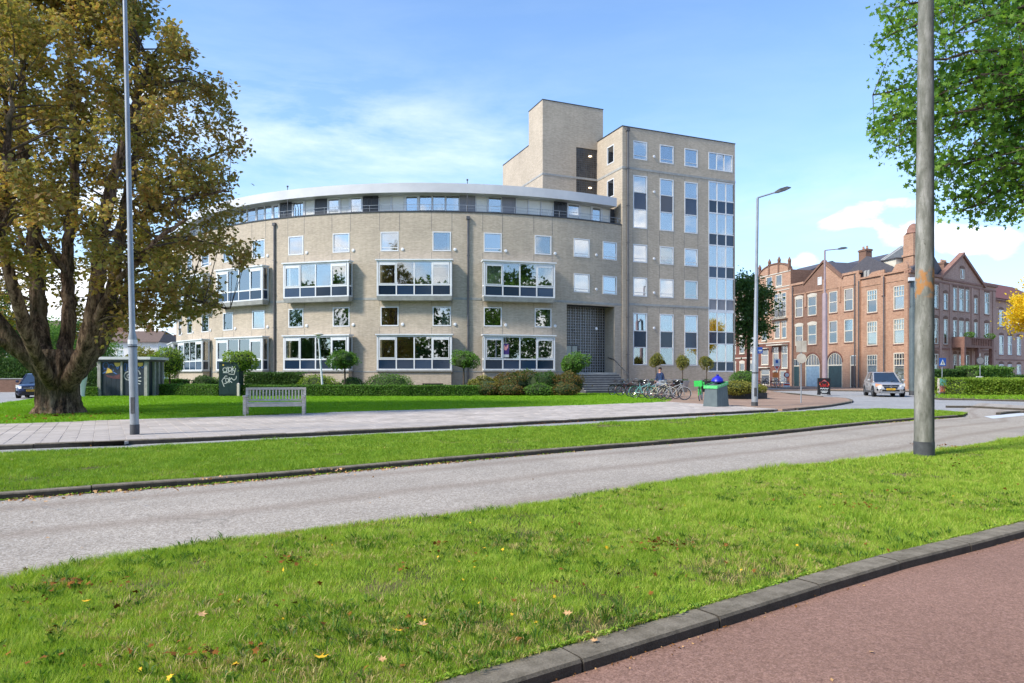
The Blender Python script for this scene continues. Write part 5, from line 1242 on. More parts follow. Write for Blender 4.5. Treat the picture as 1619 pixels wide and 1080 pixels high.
wall('wall', 'brick_orange', rA, 0, Wa, 5.4, 14.3, [(X(a), X(c), d, e) for a, c, d, e, _ in upper], Ma, .25)
for a, c, d, e, bl in W:
    hwin(rA, Ma, X(a), X(c), d, e, .35 if e-d > 1.6 else 0, 1 if e-d > 2 else 0, blind=[(.05, .95, .05, .95, bl)] if bl else ([(.05, .95, .66, .95, 'blind_yellow')] if (a, d) == (1223.5, 8.6) else None), cols=3 if c-a > 15 else 1, mat='cream_paint', sill='stone_pale')
n = 12; cxm = Wa/2
top = [(cxm+Wa*.46*math.cos(math.pi-math.pi*i/n), 14.3+1.1*math.sin(math.pi*i/n)) for i in range(n+1)]
MB().prism(top, 0, .35).obj('gable', 'brick_orange', rA, Ma)
o2 = [(cxm+(Wa*.46+.15)*math.cos(math.pi-math.pi*i/n), 14.3+1.25*math.sin(math.pi*i/n)) for i in range(n+1)]
b = MB()
for q in range(n): b.prism([top[q], top[q+1], o2[q+1], o2[q]], -.1, .4)
for x in (.25, Wa-.3, cxm-1, cxm+1): b.box(x-.12, x+.12, -.1, .2, 14.2, 15.3 if x in (.25, Wa-.3) else 15.75); b.lathe([(.2, 0), (.22, .15), (.02, .6)], 6, Matrix.Translation((x, .05, 15.3 if x in (.25, Wa-.3) else 15.7)))
b.obj('gable_ornament', 'brick_brown', rA, Ma)
for z in (14.1, 12.3, 11.9, 5.4): MB().box(0, Wa, -.05, -.004, z, z+.12).obj('stone_band', 'stone_pale', rA, Ma)
for q in ((X(1221), X(1246), -.9, -.004, 5.05, 5.2), (X(1221), X(1246), -.5, -.004, 8.35, 8.42), (X(1201), X(1218), -.4, -.004, 2.25, 2.4), (X(1202), X(1216), -.3, -.004, 4.75, 4.85)): MB().box(*q).obj('canopy_slab', 'stone_pale', rA, Ma)
b = MB()
for i in range(10): x = X(1224)+(X(1243)-X(1224))*i/9; b.box(x-.02, x+.02, -.45, -.41, 8.42, 9.3)
b.box(X(1224), X(1243), -.46, -.40, 9.3, 9.36); b.obj('balcony_rail', 'dark_metal', rA, Ma)
b = MB(); b.add([(0,0,0),(0,12,0),(0,12,14.3),(0,0,14.3),(Wa,0,11),(Wa,12,11),(Wa,12,14.3),(Wa,0,14.3)], [(0,1,2,3),(4,7,6,5)]); b.obj('side_wall', 'brick_brown', rA, Ma)
slope_roof(rA, Ma, 0.1, Wa-.1, .4, 6, 12, 13.4, 15.6, 'roof_slate')
# --- the next, darker houses, half hidden by the street tree
for q, (s0, wm, hh) in enumerate(((a0, 'brick_dark', 12.6), (a0+7.2, 'brick_brown', 13.4), (a0+14.6, 'brick_dark', 12.4))):
    Wn = 7.2; r = thing('brick_house', ('dark red brick house left of the ornate gable, behind the street tree', 'brown brick terrace house seen between street tree and apartment tower', 'farthest dark brick terrace house beside the apartment tower')[q], 'house', (HC[0]-.238*(s0+Wn), HC[1]+.971*(s0+Wn), 0))
    Mn = row_frame(s0+Wn); oo = []
    for i in range(3):
        for z0, z1 in ((.5, 3.0), (4.3, 6.5), (7.7, 9.9), (10.6, 11.9)): oo.append((.7+2.1*i, 1.9+2.1*i, z0, z1))
    box_house(r, wm, Mn, Wn, 11, hh, oo)
    for k, (a, c, d, e) in enumerate(oo): hwin(r, Mn, a, c, d, e, .4, 0, lintel='stone_pale', sill='stone_pale', blind=[(.05, .95, .6, .95, 'blind')] if k % 3 == 0 else None)
    b = MB(); b.box(0, Wn, -.2, .3, hh, hh+.25); b.box(0, Wn, -.06, -.004, 3.6, 3.75); b.obj('cornice', 'stone_pale', r, Mn)
    slope_roof(r, Mn, 0, Wn, .3, 5.5, 11, hh+.1, hh+2.6, 'roof_slate')
for x in (.6, Wb-.5): b = MB(); b.tube([(x, -.2, .05), (x, -.2, 12.1)], .055, 6); b.obj('drainpipe', 'pipe_metal', rB, Mb)
# --- the red-roofed house at the right edge
Me = DF @ Matrix.Translation((TL+.3, 3.0, 0)); We = 27.5
rE = thing('brick_house', 'brown brick house with red tiled roof behind the yellow tree at right', 'house', tuple(Me.translation))
oo = [(x, x+1.25, z0, z1) for x in (.9, 3.6, 6.3, 9.0, 11.6, 14.5, 17.4, 20.3, 23.2) for z0, z1 in ((7.4, 9.5), (3.9, 6.3), (.3, 2.7))]
box_house(rE, 'brick_pink', Me, We, 11, 10.6, oo)
for k, (a, c, d, e) in enumerate(oo): hwin(rE, Me, a, c, d, e, .45, 0, blind=[(.05, .95, .5, .95, 'blind')] if k % 2 else None, mat='white_paint', lintel='brick_brown')
b = MB(); b.box(-.2, We+.2, -.4, .3, 10.6, 10.85); b.box(0, We, -.06, -.004, 3.2, 3.35); b.obj('cornice', 'stone_brown', rE, Me)
slope_roof(rE, Me, -.2, We+.2, -.4, 5, 11, 10.86, 14.2, 'roof_tile_red')
chimney(rE, Me, 1.0, 3.0, 12, 15.0, 1.5, .8, 'brick_brown', 4)
# --- pale houses far behind the lawn on the left
def pale_house(label, px, Y, w, h, roof, rmat, wmat='render_white', rz=0., ch=2):
    x = (px-CX)*Y/F; M = frame((x-w/2, Y), rz); r = thing('house', label, 'house', (x-w/2, Y, 0))
    n = max(2, int(w/2.4)); oo = [((i+.5)*w/n-.55, (i+.5)*w/n+.55, z, z+1.4) for i in range(n) for z in ([1, 3.9] if h < 7 else [1, 3.9, 6.4]) if z+1.4 < h]
    box_house(r, wmat, M, w, 9, h, oo)
    for a, c, d, e in oo: window(r, M @ Matrix.Translation(((a+c)/2, 0, d)), c-a, e-d, 1, ((.5, 'glass'), (.5, 'glass')), .07, room=.6)
    slope_roof(r, M, -.4, w+.4, -.5, 4.5, 9.5, h+.02, h+roof, rmat, hip=(1.5, 1.5))
    for i in range(ch): chimney(r, M, w*(.3+.4*i), 4.5, h+roof-.8, h+roof+.9, .9, .7, 'brick_brown', 1)
    return r
pale_house('white house with brown roof and two chimneys far behind the lawn', 190, 108, 12, 6.6, 2.0, 'roof_tile_brown')
pale_house('low white house far behind, right of the lamp post', 240, 120, 11, 4.6, 1.6, 'roof_tile_brown', ch=1)
pale_house('grey-roofed pale house far back beside the apartment block', 285, 130, 14, 6.0, 2.4, 'roof_slate', ch=1)
pale_house('far pale house half hidden by the chestnut trunk', 95, 125, 15, 6.5, 2.5, 'roof_tile_brown', 'brick_pink')
pale_house('far brick house at the left edge behind the trees', -10, 110, 18, 7.5, 3, 'roof_tile_brown', 'brick_brown')
# ================================================================ THE CHESTNUT
def chestnut():
    D = 24.3; k = D/F; rs = np.random.RandomState(21)
    def T(px, py, dy=0.): return Vector(((px-CX)*k, D+dy, EYE+(HY-py)*k))
    root = thing('chestnut_tree', 'huge old chestnut tree with furrowed trunk and browning leaves on the lawn', 'tree', (T(93, 650).x, D, 0))
    mb = MB(); limbs = []
    # trunk: flared, ridged
    n = 90; rings = []
    zr = [(-.05, .80), (.08, .72), (.3, .66), (.7, .61), (1.1, .61), (1.5, .66), (1.9, .68), (2.25, .50)]
    zr = [(z, float(np.interp(z, [q[0] for q in zr], [q[1] for q in zr]))) for z in np.linspace(-.05, 2.25, 24)]
    for i, (z, r) in enumerate(zr):
        ring = []
        for j in range(n):
            a = 2*math.pi*j/n; rr = r*(1+.07*math.sin(3*a+1)+.05*math.sin(7*a+i*.05)+.03*math.sin(13*a+i*.12)+(.10*math.sin(5*a) if z < .2 else 0)+rs.uniform(-.012, .012))
            ring.append((T(93, 650).x+rr*math.cos(a)*1.0, D+rr*math.sin(a), z))
        rings.append(ring)
    vs = [p for r in rings for p in r]; m = len(rings)
    mb.add(vs, [(i*n+j, i*n+(j+1) % n, (i+1)*n+(j+1) % n, (i+1)*n+j) for i in range(m-1) for j in range(n)]+[tuple((m-1)*n+j for j in range(n))])
    L = [([(88,612,0),(70,580,-.2),(42,548,-.5),(14,505,-.8),(-15,440,-1.2),(-40,350,-1.5),(-50,240,-1.2)], .36, .07),
         ([(86,605,.2),(62,560,.3),(46,500,.5),(40,420,.6),(34,320,.4),(30,220,.2),(36,110,0),(40,30,0)], .32, .04),
         ([(92,605,.3),(86,560,.6),(88,500,.8),(80,430,.9),(84,330,1.0),(92,230,1.0),(88,120,.8),(98,10,.6)], .27, .04),
         ([(98,605,.4),(116,560,1.0),(132,490,1.5),(140,400,1.7),(150,310,1.9),(168,200,2.0),(172,90,1.8),(180,10,1.5)], .28, .04),
         ([(104,610,-.1),(140,578,-.5),(166,530,-.9),(182,470,-1.1),(192,390,-1.2),(212,300,-1.3),(240,210,-1.3),(262,120,-1.1)], .33, .05),
         ([(166,530,-.9),(205,478,-1.4),(250,440,-1.9),(300,400,-2.2),(345,372,-2.4)], .16, .04),
         ([(182,470,-1.1),(235,455,.6),(290,470,1.6),(330,480,2)], .11, .03),
         ([(96,610,-.4),(110,570,-1.6),(120,500,-2.8),(125,420,-3.6),(140,330,-4.0),(150,220,-4)], .24, .04),
         ([(92,606,.6),(96,560,2),(100,480,3.4),(110,380,4.2),(120,280,4.6),(128,160,4.2)], .24, .04),
         ([(42,548,-.5),(10,530,-1.5),(-40,500,-2.4),(-90,450,-3),(-130,400,-3)], .17, .04),
         ([(46,500,.5),(10,450,1.6),(-30,390,2.4),(-80,300,3),(-100,200,3)], .16, .03),
         ([(150,310,1.9),(205,250,2.6),(262,205,3.2),(310,180,3.4)], .10, .03),
         ([(192,390,-1.2),(250,340,-.6),(310,310,0),(360,300,.2)], .12, .03),
         ([(80,430,.9),(60,340,-.6),(66,240,-1.6),(70,130,-2)], .12, .03)]
    for pts, r0, r1 in L:
        P = dense([T(*p) for p in pts], .3); P = [p+Vector(rs.uniform(-.05, .05, 3)) for p in P]
        m = len(P); rad = [r1+(r0-r1)*(1-i/(m-1))**.8 for i in range(m)]; rad = [r*(1+rs.uniform(-.06, .06)) for r in rad]
        mb.tube(P, rad, 26 if r0 > .2 else 12); limbs += [(p, r) for p, r in zip(P, rad)]
    from mathutils import noise as mn
    ctr = [(p, r) for p, r in limbs]; out = []
    for v in mb.v:                                   # furrowed bark: ridges that run along the limbs
        p = Vector(v); zx = T(93, 650).x
        a = math.atan2(p.y-D, p.x-zx); amp = .075 if p.z < 2.2 else .035
        d = mn.noise(Vector((math.cos(a)*5.2, math.sin(a)*5.2, p.z*.9))) + .6*mn.noise(Vector((p.x*7, p.y*7, p.z*1.8)))
        rad = Vector((p.x-zx, p.y-D, 0)) if p.z < 2.2 else Vector((mn.noise(p*3.1), mn.noise(p*3.1+Vector((9, 3, 1))), 0))*1.5
        out.append(tuple(p+rad.normalized()*d*amp if rad.length > 1e-4 else p))
    mb.v = out
    trunk = mb.obj('trunk', 'bark_chestnut', root, I4, True)
    LP = np.array([tuple(p) for p, r in limbs]); LR = np.array([r for p, r in limbs])
    # crown outline: half width right and left of the axis by image row
    ax = 92; ys = [-150, -80, 0, 40, 120, 200, 250, 310, 350, 400, 455, 485, 512]
    rt = [20, 90, 145, 200, 256, 262, 280, 300, 292, 285, 262, 232, 170]
    tips = []; big = np.array(LP)
    while len(tips) < 700:
        py = rs.uniform(-150, 512); h = np.interp(py, ys, rt); a = rs.uniform(0, 2*np.pi); q = rs.uniform(0, 1)**.38
        if rs.rand() < .33: q = rs.uniform(.2, 1)
        x = ax+h*q*math.cos(a); dy = h*k*q*math.sin(a)*.95
        if math.cos(a) < 0: x = ax+h*q*math.cos(a)*1.05
        if py > 440 and abs(x-110) < 95 and rs.rand() < .85: continue
        if py > 400 and q < .45: continue
        p = T(x, py+rs.normal()*4, dy); tips.append(p)
    br = MB(); C = []
    for p in tips:
        d = LP-np.array(tuple(p)); dd = (d**2).sum(1)+np.maximum(0, LP[:, 2]-p.z+.3)*6; i = int(np.argmin(dd)); a = Vector(LP[i]); L_ = (p-a).length
        mid = a.lerp(p, .5)+Vector((0, 0, .12*L_))+Vector(rs.uniform(-.15, .15, 3)); r = min(.045, LR[i]*.5)
        br.tube([a, mid, p], [r, r*.6, .008], 4, False)
        for _ in range(2):
            e = p+Vector(rs.normal(0, .35, 3)); br.tube([mid.lerp(p, .5), e], [.012, .005], 3, False); C.append((mid.lerp(p, .5), e))
        C.append((mid, p))
    tag(br.obj('twigs', 'bark_thin', root), kind='stuff')
    # palmate leaves: five leaflets hanging from each stalk end
    N_ = 76000; ci = rs.randint(0, len(C), N_); tt = rs.uniform(.35, 1.05, N_)
    A = np.array([tuple(c[0]) for c in C]); B_ = np.array([tuple(c[1]) for c in C])
    P = A[ci]+(B_[ci]-A[ci])*tt[:, None]+rs.normal(0, .17, (N_, 3)); P[:, 2] -= .04
    nrm, a, b_ = rand_rot(N_, rs, 1.6)
    V = []
    for f_ in range(5):
        an = (f_-2)*.62; s = (.09, .12, .14, .12, .09)[f_]*rs.uniform(.75, 1.15, N_)
        d = a*math.cos(an)+b_*math.sin(an); sd_ = -a*math.sin(an)+b_*math.cos(an)
        d = d*.9-np.array((0, 0, .42)); w = .29
        q = np.stack([P+d*.1*s[:, None], P+(d*.62+sd_*w)*s[:, None], P+d*s[:, None]-nrm*.0, P+(d*.62-sd_*w)*s[:, None]], 1); V.append(q)
    V = np.stack(V, 1).reshape(-1, 3)
    link('crown', np_mesh('crown', V, 4, 'leaf_chestnut'), root)
chestnut()
# ================================================================ THE PLANE TREE AT THE RIGHT EDGE
def plane():
    rs = np.random.RandomState(33); base = (16.6, 15.2, 0); root = thing('plane_tree', 'big-leaved green tree reaching in from the right edge', 'tree', base)
    mb = MB(); B0 = Vector(base); mb.tube([B0-Vector((0,0,.1)), B0+Vector((0,0,2.4)), B0+Vector((-.2,0,4.6)), B0+Vector((-.3,-.1,8.5)), B0+Vector((-.1,.2,12))], [.42, .33, .28, .17, .05], 12)
    def P(px, py, Y): return Vector(((px-CX)*Y/F, Y, EYE+(HY-py)*Y/F))
    tgt = [(1372,150,13.5),(1392,60,13.2),(1376,232,13.8),(1412,262,14.2),(1400,215,13),(1440,300,13.6),(1496,345,13.2),(1512,362,13.0),(1560,340,14),(1590,360,13.4),(1606,372,12.8),(1470,250,15),(1530,260,13),(1450,150,15),(1420,30,14),(1480,60,13),(1550,120,12.5),(1600,200,13),(1560,220,15),(1500,180,12.6),(1610,300,14.5),(1450,-40,14),(1540,-30,13.4),(1600,40,12.4),(1440,95,12.8),(1475,300,12.8),(1430,200,12.6),(1410,8,14.5),(1570,295,12.6),(1640,330,13),(1660,250,12),(1680,120,12.6),(1660,20,13)]
    tips = [P(px+8, py-32 if py > 200 else py, Y) for px, py, Y in tgt]
    for _ in range(95):
        d = rs.normal(size=3); d /= np.linalg.norm(d); q = rs.uniform(.5, 1)**.5
        p = Vector((16.8+d[0]*7*q, 15.2+d[1]*5.5*q, 9.5+d[2]*5.2*q))
        px = p.x*F/p.y+CX; py = HY-(p.z-EYE)*F/p.y
        if p.x < 8.5 or (px < 1640 and py > 330-(1640-px)*.15) or px < 1420: continue
        tips.append(p)
    C = []
    for p in tips:
        h = max(3.6, min(11, p.z+rs.uniform(-1.2, 1.8))); a = Vector((B0.x-.25, B0.y, h)); L_ = (p-a).length; mid = a.lerp(p, .55)+Vector((0, 0, .10*L_))
        Q = dense([a, mid, p], .5); m = len(Q); Q = [q+Vector(rs.uniform(-.05, .05, 3)) for q in Q]; mb.tube(Q, [.075*(1-i/m)+.012 for i in range(m)], 6)
        for q in Q[m//3:]:
            for _ in range(3):
                e = q+Vector(rs.normal(0, .42, 3))-Vector((0, 0, .12)); ex, ey = e.x*F/e.y+CX, HY-(e.z-EYE)*F/e.y
                if ey > np.interp(ex, [1355, 1366, 1372, 1400, 1440, 1500, 1560, 1619, 1900], [-50, 60, 235, 275, 312, 352, 352, 375, 430]): continue
                mb.tube([q, e], [.010, .004], 3, False); C.append((q, e))
    mb.obj('trunk', 'bark_thin', root, I4, True)
    N_ = 85000; ci = rs.randint(0, len(C), N_); A = np.array([tuple(c[0]) for c in C]); B_ = np.array([tuple(c[1]) for c in C])
    Pn = A[ci]+(B_[ci]-A[ci])*rs.uniform(.2, 1.1, N_)[:, None]+rs.normal(0, .13, (N_, 3))
    qx = Pn[:, 0]*F/Pn[:, 1]+CX; qy = HY-(Pn[:, 2]-EYE)*F/Pn[:, 1]; lim = np.interp(qx, [1355, 1366, 1372, 1400, 1440, 1500, 1560, 1619, 1900], [-50, 60, 245, 285, 322, 362, 362, 385, 440])+rs.normal(0, 9, N_)
    Pn = Pn[qy < lim]
    link('crown', np_mesh('crown', leaves(Pn, .10, rs, LOBE, up=.5, jitter=.5), 12, 'leaf_plane'), root)
plane()
# ================================================================ OTHER TREES AND SHRUBS
def X_(px, Y): return (px-CX)*Y/F
def tr(name, label, px, Y, h, cz, r, n, size, mat, **k): return tree(name, label, (X_(px, Y), Y, 0), h, (0, 0, cz), r, n, size, mat, **k)
tr('street_tree', 'leafy green street tree between apartment tower and ornate brick house', 1183, 70, 12, 8.3, (3.0, 3.0, 4.6), 9000, .28, 'leaf_dark', trunk_r=.2, clumps=46, seed=3)
tr('yellow_tree', 'bright yellow autumn tree at the right edge before the brick house', 1640, 47, 8, 6.0, (2.2, 2.2, 2.2), 8000, .16, 'leaf_yellow', trunk_r=.12, clumps=44, seed=9)
gb = 'trees beyond the lawn on the left'
for i, (px, Y, h, cz, r, n, mt, lb) in enumerate([(-20, 62, 10, 5.6, (5.5, 4, 3.6), 9000, 'leaf_dark', 'dark broad tree at the far left edge behind the road'), (60, 78, 9, 5, (4.2, 4, 3.4), 7000, 'leaf_mid', 'green tree behind the dark blue parked car'), (118, 84, 9, 5.2, (3.4, 3, 3.4), 6000, 'leaf_dark', 'dark tree directly behind the chestnut trunk'),
        (150, 92, 7, 4.4, (3.2, 3, 2.6), 5000, 'leaf_mid', 'mid green tree left of the white house'), (228, 96, 6, 3.6, (3, 3, 1.8), 3500, 'leaf_olive', 'low olive tree between lamp post and pale house'), (-90, 70, 11, 6.4, (5.5, 5, 4), 6000, 'leaf_dark', 'dark tree outside the left edge of the photo')]):
    tr('tree', lb, px, Y, h, cz, r, n, .26, mt, trunk_r=.18, clumps=44, group=gb, seed=40+i)
# trees behind the viewer, mirrored in the windows of the apartments
def far_wood():
    rs = np.random.RandomState(8); C = []
    for i in range(23):
        x, y, h = -112+i*10+rs.uniform(-2, 2), -19+rs.uniform(-3, 3), rs.uniform(17, 25)
        for _ in range(70):
            d = rs.normal(size=3); d /= np.linalg.norm(d); C.append((x+d[0]*5.2, y+d[1]*4, h*.56+d[2]*h*.42))
    C = np.array(C); P = np.repeat(C, 45, 0)+rs.normal(0, .8, (len(C)*45, 3))
    o = link('woodland', np_mesh('woodland', leaves(P, .8, rs, up=.5), 6, 'leaf_dark')); tag(o, kind='stuff')
far_wood()
# standard trees with round clipped heads
st = 'round-headed standard trees in front of the apartments'
for px, x0, x1, y0, y1, Y, lb, mt in [(545, 525, 567, 556, 583, 45.5, 'round clipped standard tree right of the white garden lantern', 'leaf_mid'), (733, 715, 755, 556, 584, 46, 'round clipped standard tree between the two right bay windows', 'leaf_mid'),
        (907, 886, 930, 561, 589, 46.5, 'flat-topped clipped standard tree left of the entrance', 'leaf_mid'), (382, 360, 406, 555, 587, 44, 'round clipped standard tree behind the graffitied green cabinet', 'leaf_bright'), (268, 246, 291, 552, 594, 47, 'large shaggy round standard tree right of the mural kiosk', 'leaf_bright')]:
    k = Y/F; bush('standard_tree', lb, 'tree', (X_(px, Y), Y, EYE+(HY-(y0+y1)/2)*k), ((x1-x0)/2*k, (x1-x0)/2*k*.9, (y1-y0)/2*k), 2600, .11, mt, st, stem=(.06, 0.0), lumpy=.42)
# pot trees by the block
pg = 'ball-headed trees in pots along the tall block'
for i, (px, y0, y1, lb) in enumerate([(1037, 559, 580, 'olive ball-headed potted tree behind the walking person'), (1079, 562, 582, 'olive ball-headed tree in the big grey pot right of the person'), (1117, 562, 582, 'olive ball-headed tree behind the blue-topped litter container')]):
    Y = 52.5+i*.9; k = Y/F; x = X_(px, Y)
    bush('potted_tree', lb, 'tree', (x, Y, EYE+(HY-(y0+y1)/2)*k), (10*k, 9.5*k, (y1-y0)/2*k), 1500, .085, 'leaf_olive', pg, stem=(.035, .75), lumpy=.4)
    pt = thing('plant_pot', ('dark pot under the ball tree behind the person', 'big grey tapered pot under the middle ball tree', 'dark pot under the ball tree behind the litter container')[i], 'pot', (x, Y, 0), 0, 'pots of the ball-headed trees')
    b = MB(); b.lathe([(.30, 0), (.34, .04), (.50, .82), (.54, .84), (.54, .90), (.46, .90), (.44, .80), (.02, .78)], 20); b.obj('body', 'galv' if i == 1 else 'dark_metal', pt, Matrix.Translation((x, Y, .004)), True)
    rsx = np.random.RandomState(i); link('undergrowth', np_mesh('undergrowth', leaves(np.c_[rsx.uniform(-.4, .4, 120), rsx.uniform(-.4, .4, 120), rsx.uniform(.82, 1.05, 120)], .09, rsx), 6, 'leaf_dark'), pt, Matrix.Translation((x, Y, 0)))
# hedges: image column range, distance, heights
def hedge(label, px0, px1, Y, z1, dpt, mat, n, size=.10, group=None, yaw=0, z0=0, cat='hedge', name='hedge', Y1=None):
    xa, xb = X_(px0, Y), X_(px1, Y1 or Y); L = math.hypot(xb-xa, (Y1 or Y)-Y); yaw = math.atan2((Y1 or Y)-Y, xb-xa)
    return bush(name, label, cat, ((xa+xb)/2, ((Y1 or Y)+Y)/2+dpt/2, (z1+z0)/2), (L/2, dpt/2, (z1-z0)/2), int(n*1.7), size, mat, group, box=True, yaw=yaw)
hg = 'low clipped hedge in sections along the lawn'
hedge('low clipped hedge section left of the mural kiosk', 131, 154, 43.5, .55, .7, 'leaf_mid', 1200, .08, hg)
hedge('low clipped hedge section between mural kiosk and green cabinet', 243, 346, 45, .72, .8, 'leaf_mid', 4200, .08, hg, Y1=43.5)
hedge('long low clipped hedge behind the bench and past the round bush', 380, 640, 43.5, .68, .7, 'leaf_mid', 9500, .08, hg, Y1=43.2)
hedge('low clipped hedge section before the vent slot, joining the mixed shrubs', 640, 752, 43.2, .66, .7, 'leaf_mid', 4400, .08, hg, Y1=43.8)
hedge('tall dense green hedge below the bay windows behind the bench', 384, 474, 46.2, 1.42, 1.2, 'leaf_dark', 7000, .09, Y1=45.8)
bush('shrub', 'loose light green shrub at the foot of the white lantern', 'shrub', (X_(502, 45.8), 45.8, .72), (1.35, .8, .62), 2600, .09, 'leaf_bright')
bush('shrub', 'small dark shrub right of the white lantern', 'shrub', (X_(556, 46), 46, .62), (.8, .6, .62), 1500, .09, 'leaf_dark')
bush('shrub', 'dome-shaped clipped bush under the centre bay window', 'shrub', (X_(615, 46), 46, .66), (1.62, .9, .78), 4200, .08, 'leaf_mid', lumpy=.05)
hedge('clipped bush section below the left bay windows', 243, 290, 48, 1.0, 1.0, 'leaf_mid', 2400, .09, Y1=47.5)
bush('shrub', 'small leafy shrub left of the green cabinet', 'shrub', (X_(321, 46.5), 46.5, .68), (.75, .6, .62), 1500, .10, 'leaf_dark')
bush('shrub', 'dry reddish ground shrub by the left wall', 'shrub', (X_(292, 47), 46, .45), (.9, .5, .32), 900, .08, 'leaf_rust')
bush('shrub', 'dark shrub at the right end of the left-hand bay plinth', 'shrub', (X_(342, 47), 47, .6), (.7, .5, .55), 1200, .09, 'leaf_mid')
for i, (a, b_, mt, z1, lb) in enumerate([(752, 792, 'leaf_olive', 1.15, 'low olive end of the mixed shrub bed'), (784, 838, 'leaf_rust', 1.5, 'rust-tinged shrub mass in the mixed bed'), (826, 884, 'leaf_dark', 1.55, 'dark green shrub mass in the mixed bed'), (872, 920, 'leaf_rust', 1.5, 'reddish green rounded shrub next to the entrance steps')]):
    Y = 45.2; x0, x1 = X_(a, Y), X_(b_, Y)
    bush('shrub', lb, 'shrub', ((x0+x1)/2, Y+.6, z1/2-.03), ((x1-x0)/2*1.4, 1.1, z1/2*1.05), 5200, .11, mt, 'mixed shrubs left of the entrance steps', lumpy=.42)
for i in range(4):
    bush('shrub', ('low reddish plant at the foot of the shrub bed, left end', 'low reddish plant before the rust-tinged shrub', 'low reddish plant before the dark shrub', 'low reddish plant beside the entrance steps')[i], 'shrub', (X_((768, 806, 850, 896)[i], 44.4), 44.6, .4), (1.0, .5, .42), 1200, .09, ('leaf_rust', 'leaf_rust', 'leaf_mid', 'leaf_rust')[i], 'mixed shrubs left of the entrance steps', lumpy=.2)
# planter right of the block and the beds
pl = thing('planter', 'dark raised planter box at the right foot of the tall block', 'planter', (X_(1177, 49), 49, 0))
b = MB(); b.box(-.95, 1.0, -.6, .8, .45, .75); b.box(-.8, .85, -.45, .65, .004, .45); b.obj('box', 'dark_metal', pl, Matrix.Translation((X_(1177, 49), 49, 0)))
bush('shrub', 'round green shrub growing in the dark raised planter', 'shrub', (X_(1177, 49), 49.1, 1.12), (.92, .75, .52), 2200, .09, 'leaf_mid')
bush('shrub', 'spreading grey-green shrub between litter container and lamp post', 'shrub', (X_(1168, 38.5), 38.5, .62), (1.0, .8, .36), 2200, .10, 'leaf_olive', lumpy=.2)
bush('shrub', 'spreading grey-green shrub at the foot of the street lamp', 'shrub', (X_(1190, 39.5), 39.6, .55), (.8, .7, .34), 1500, .10, 'leaf_olive', lumpy=.2)
rm = thing('planter', 'low dark planter trough under the grey-green shrubs', 'planter', (X_(1178, 39), 39, 0)); b = MB(); b.box(-1.1, 1.1, -.45, .5, .004, .34); b.obj('trough', 'dark_metal', rm, Matrix.Translation((X_(1178, 39), 39, 0)))
hedge('tall dark green hedge before the pediment house', 1470, 1540, 58, 1.75, 1.6, 'leaf_dark', 5200, .14, 'hedges before the pediment house', Y1=60)
hedge('rounded tall hedge before the right end of the pediment house', 1538, 1596, 58.5, 2.0, 1.8, 'leaf_mid', 4800, .14, 'hedges before the pediment house', Y1=61)
hedge('low brownish hedge behind the crossing sign', 1474, 1532, 49, .85, 1.4, 'leaf_olive', 3600, .11)
hedge('wide bright yellow-green hedge at the right edge', 1526, 1690, 45.5, 1.08, 3.4, 'leaf_bright', 12000, .11)
hedge('dark hedge at the right edge under the yellow tree', 1596, 1700, 60, 1.3, 1.5, 'leaf_dark', 3600, .14)
hedge('dark garden hedge at the left edge beyond the road', -60, 46, 58, 2.6, 1.6, 'leaf_dark', 6500, .16, z0=.6)
hedge('hedge behind the parked white car', 120, 246, 62, 1.9, 1.2, 'leaf_dark', 5200, .15)
gw = thing('garden_wall', 'low brown brick garden wall under the hedge at the left edge', 'wall', (X_(-7, 57.6), 57.6, 0)); b = MB(); b.box(-6, 3, 0, .3, -.09, 1.0); b.obj('brick_wall', 'brick_brown', gw, Matrix.Translation((X_(-7, 57.6), 57.6, 0))); b = MB(); b.box(-6.05, 3.05, -.05, .35, 1.003, 1.08); b.obj('coping', 'stone', gw, Matrix.Translation((X_(-7, 57.6), 57.6, 0)))
# ================================================================ STREET FURNITURE
def put(px, py, z=0): p = G(px, py, z); return p
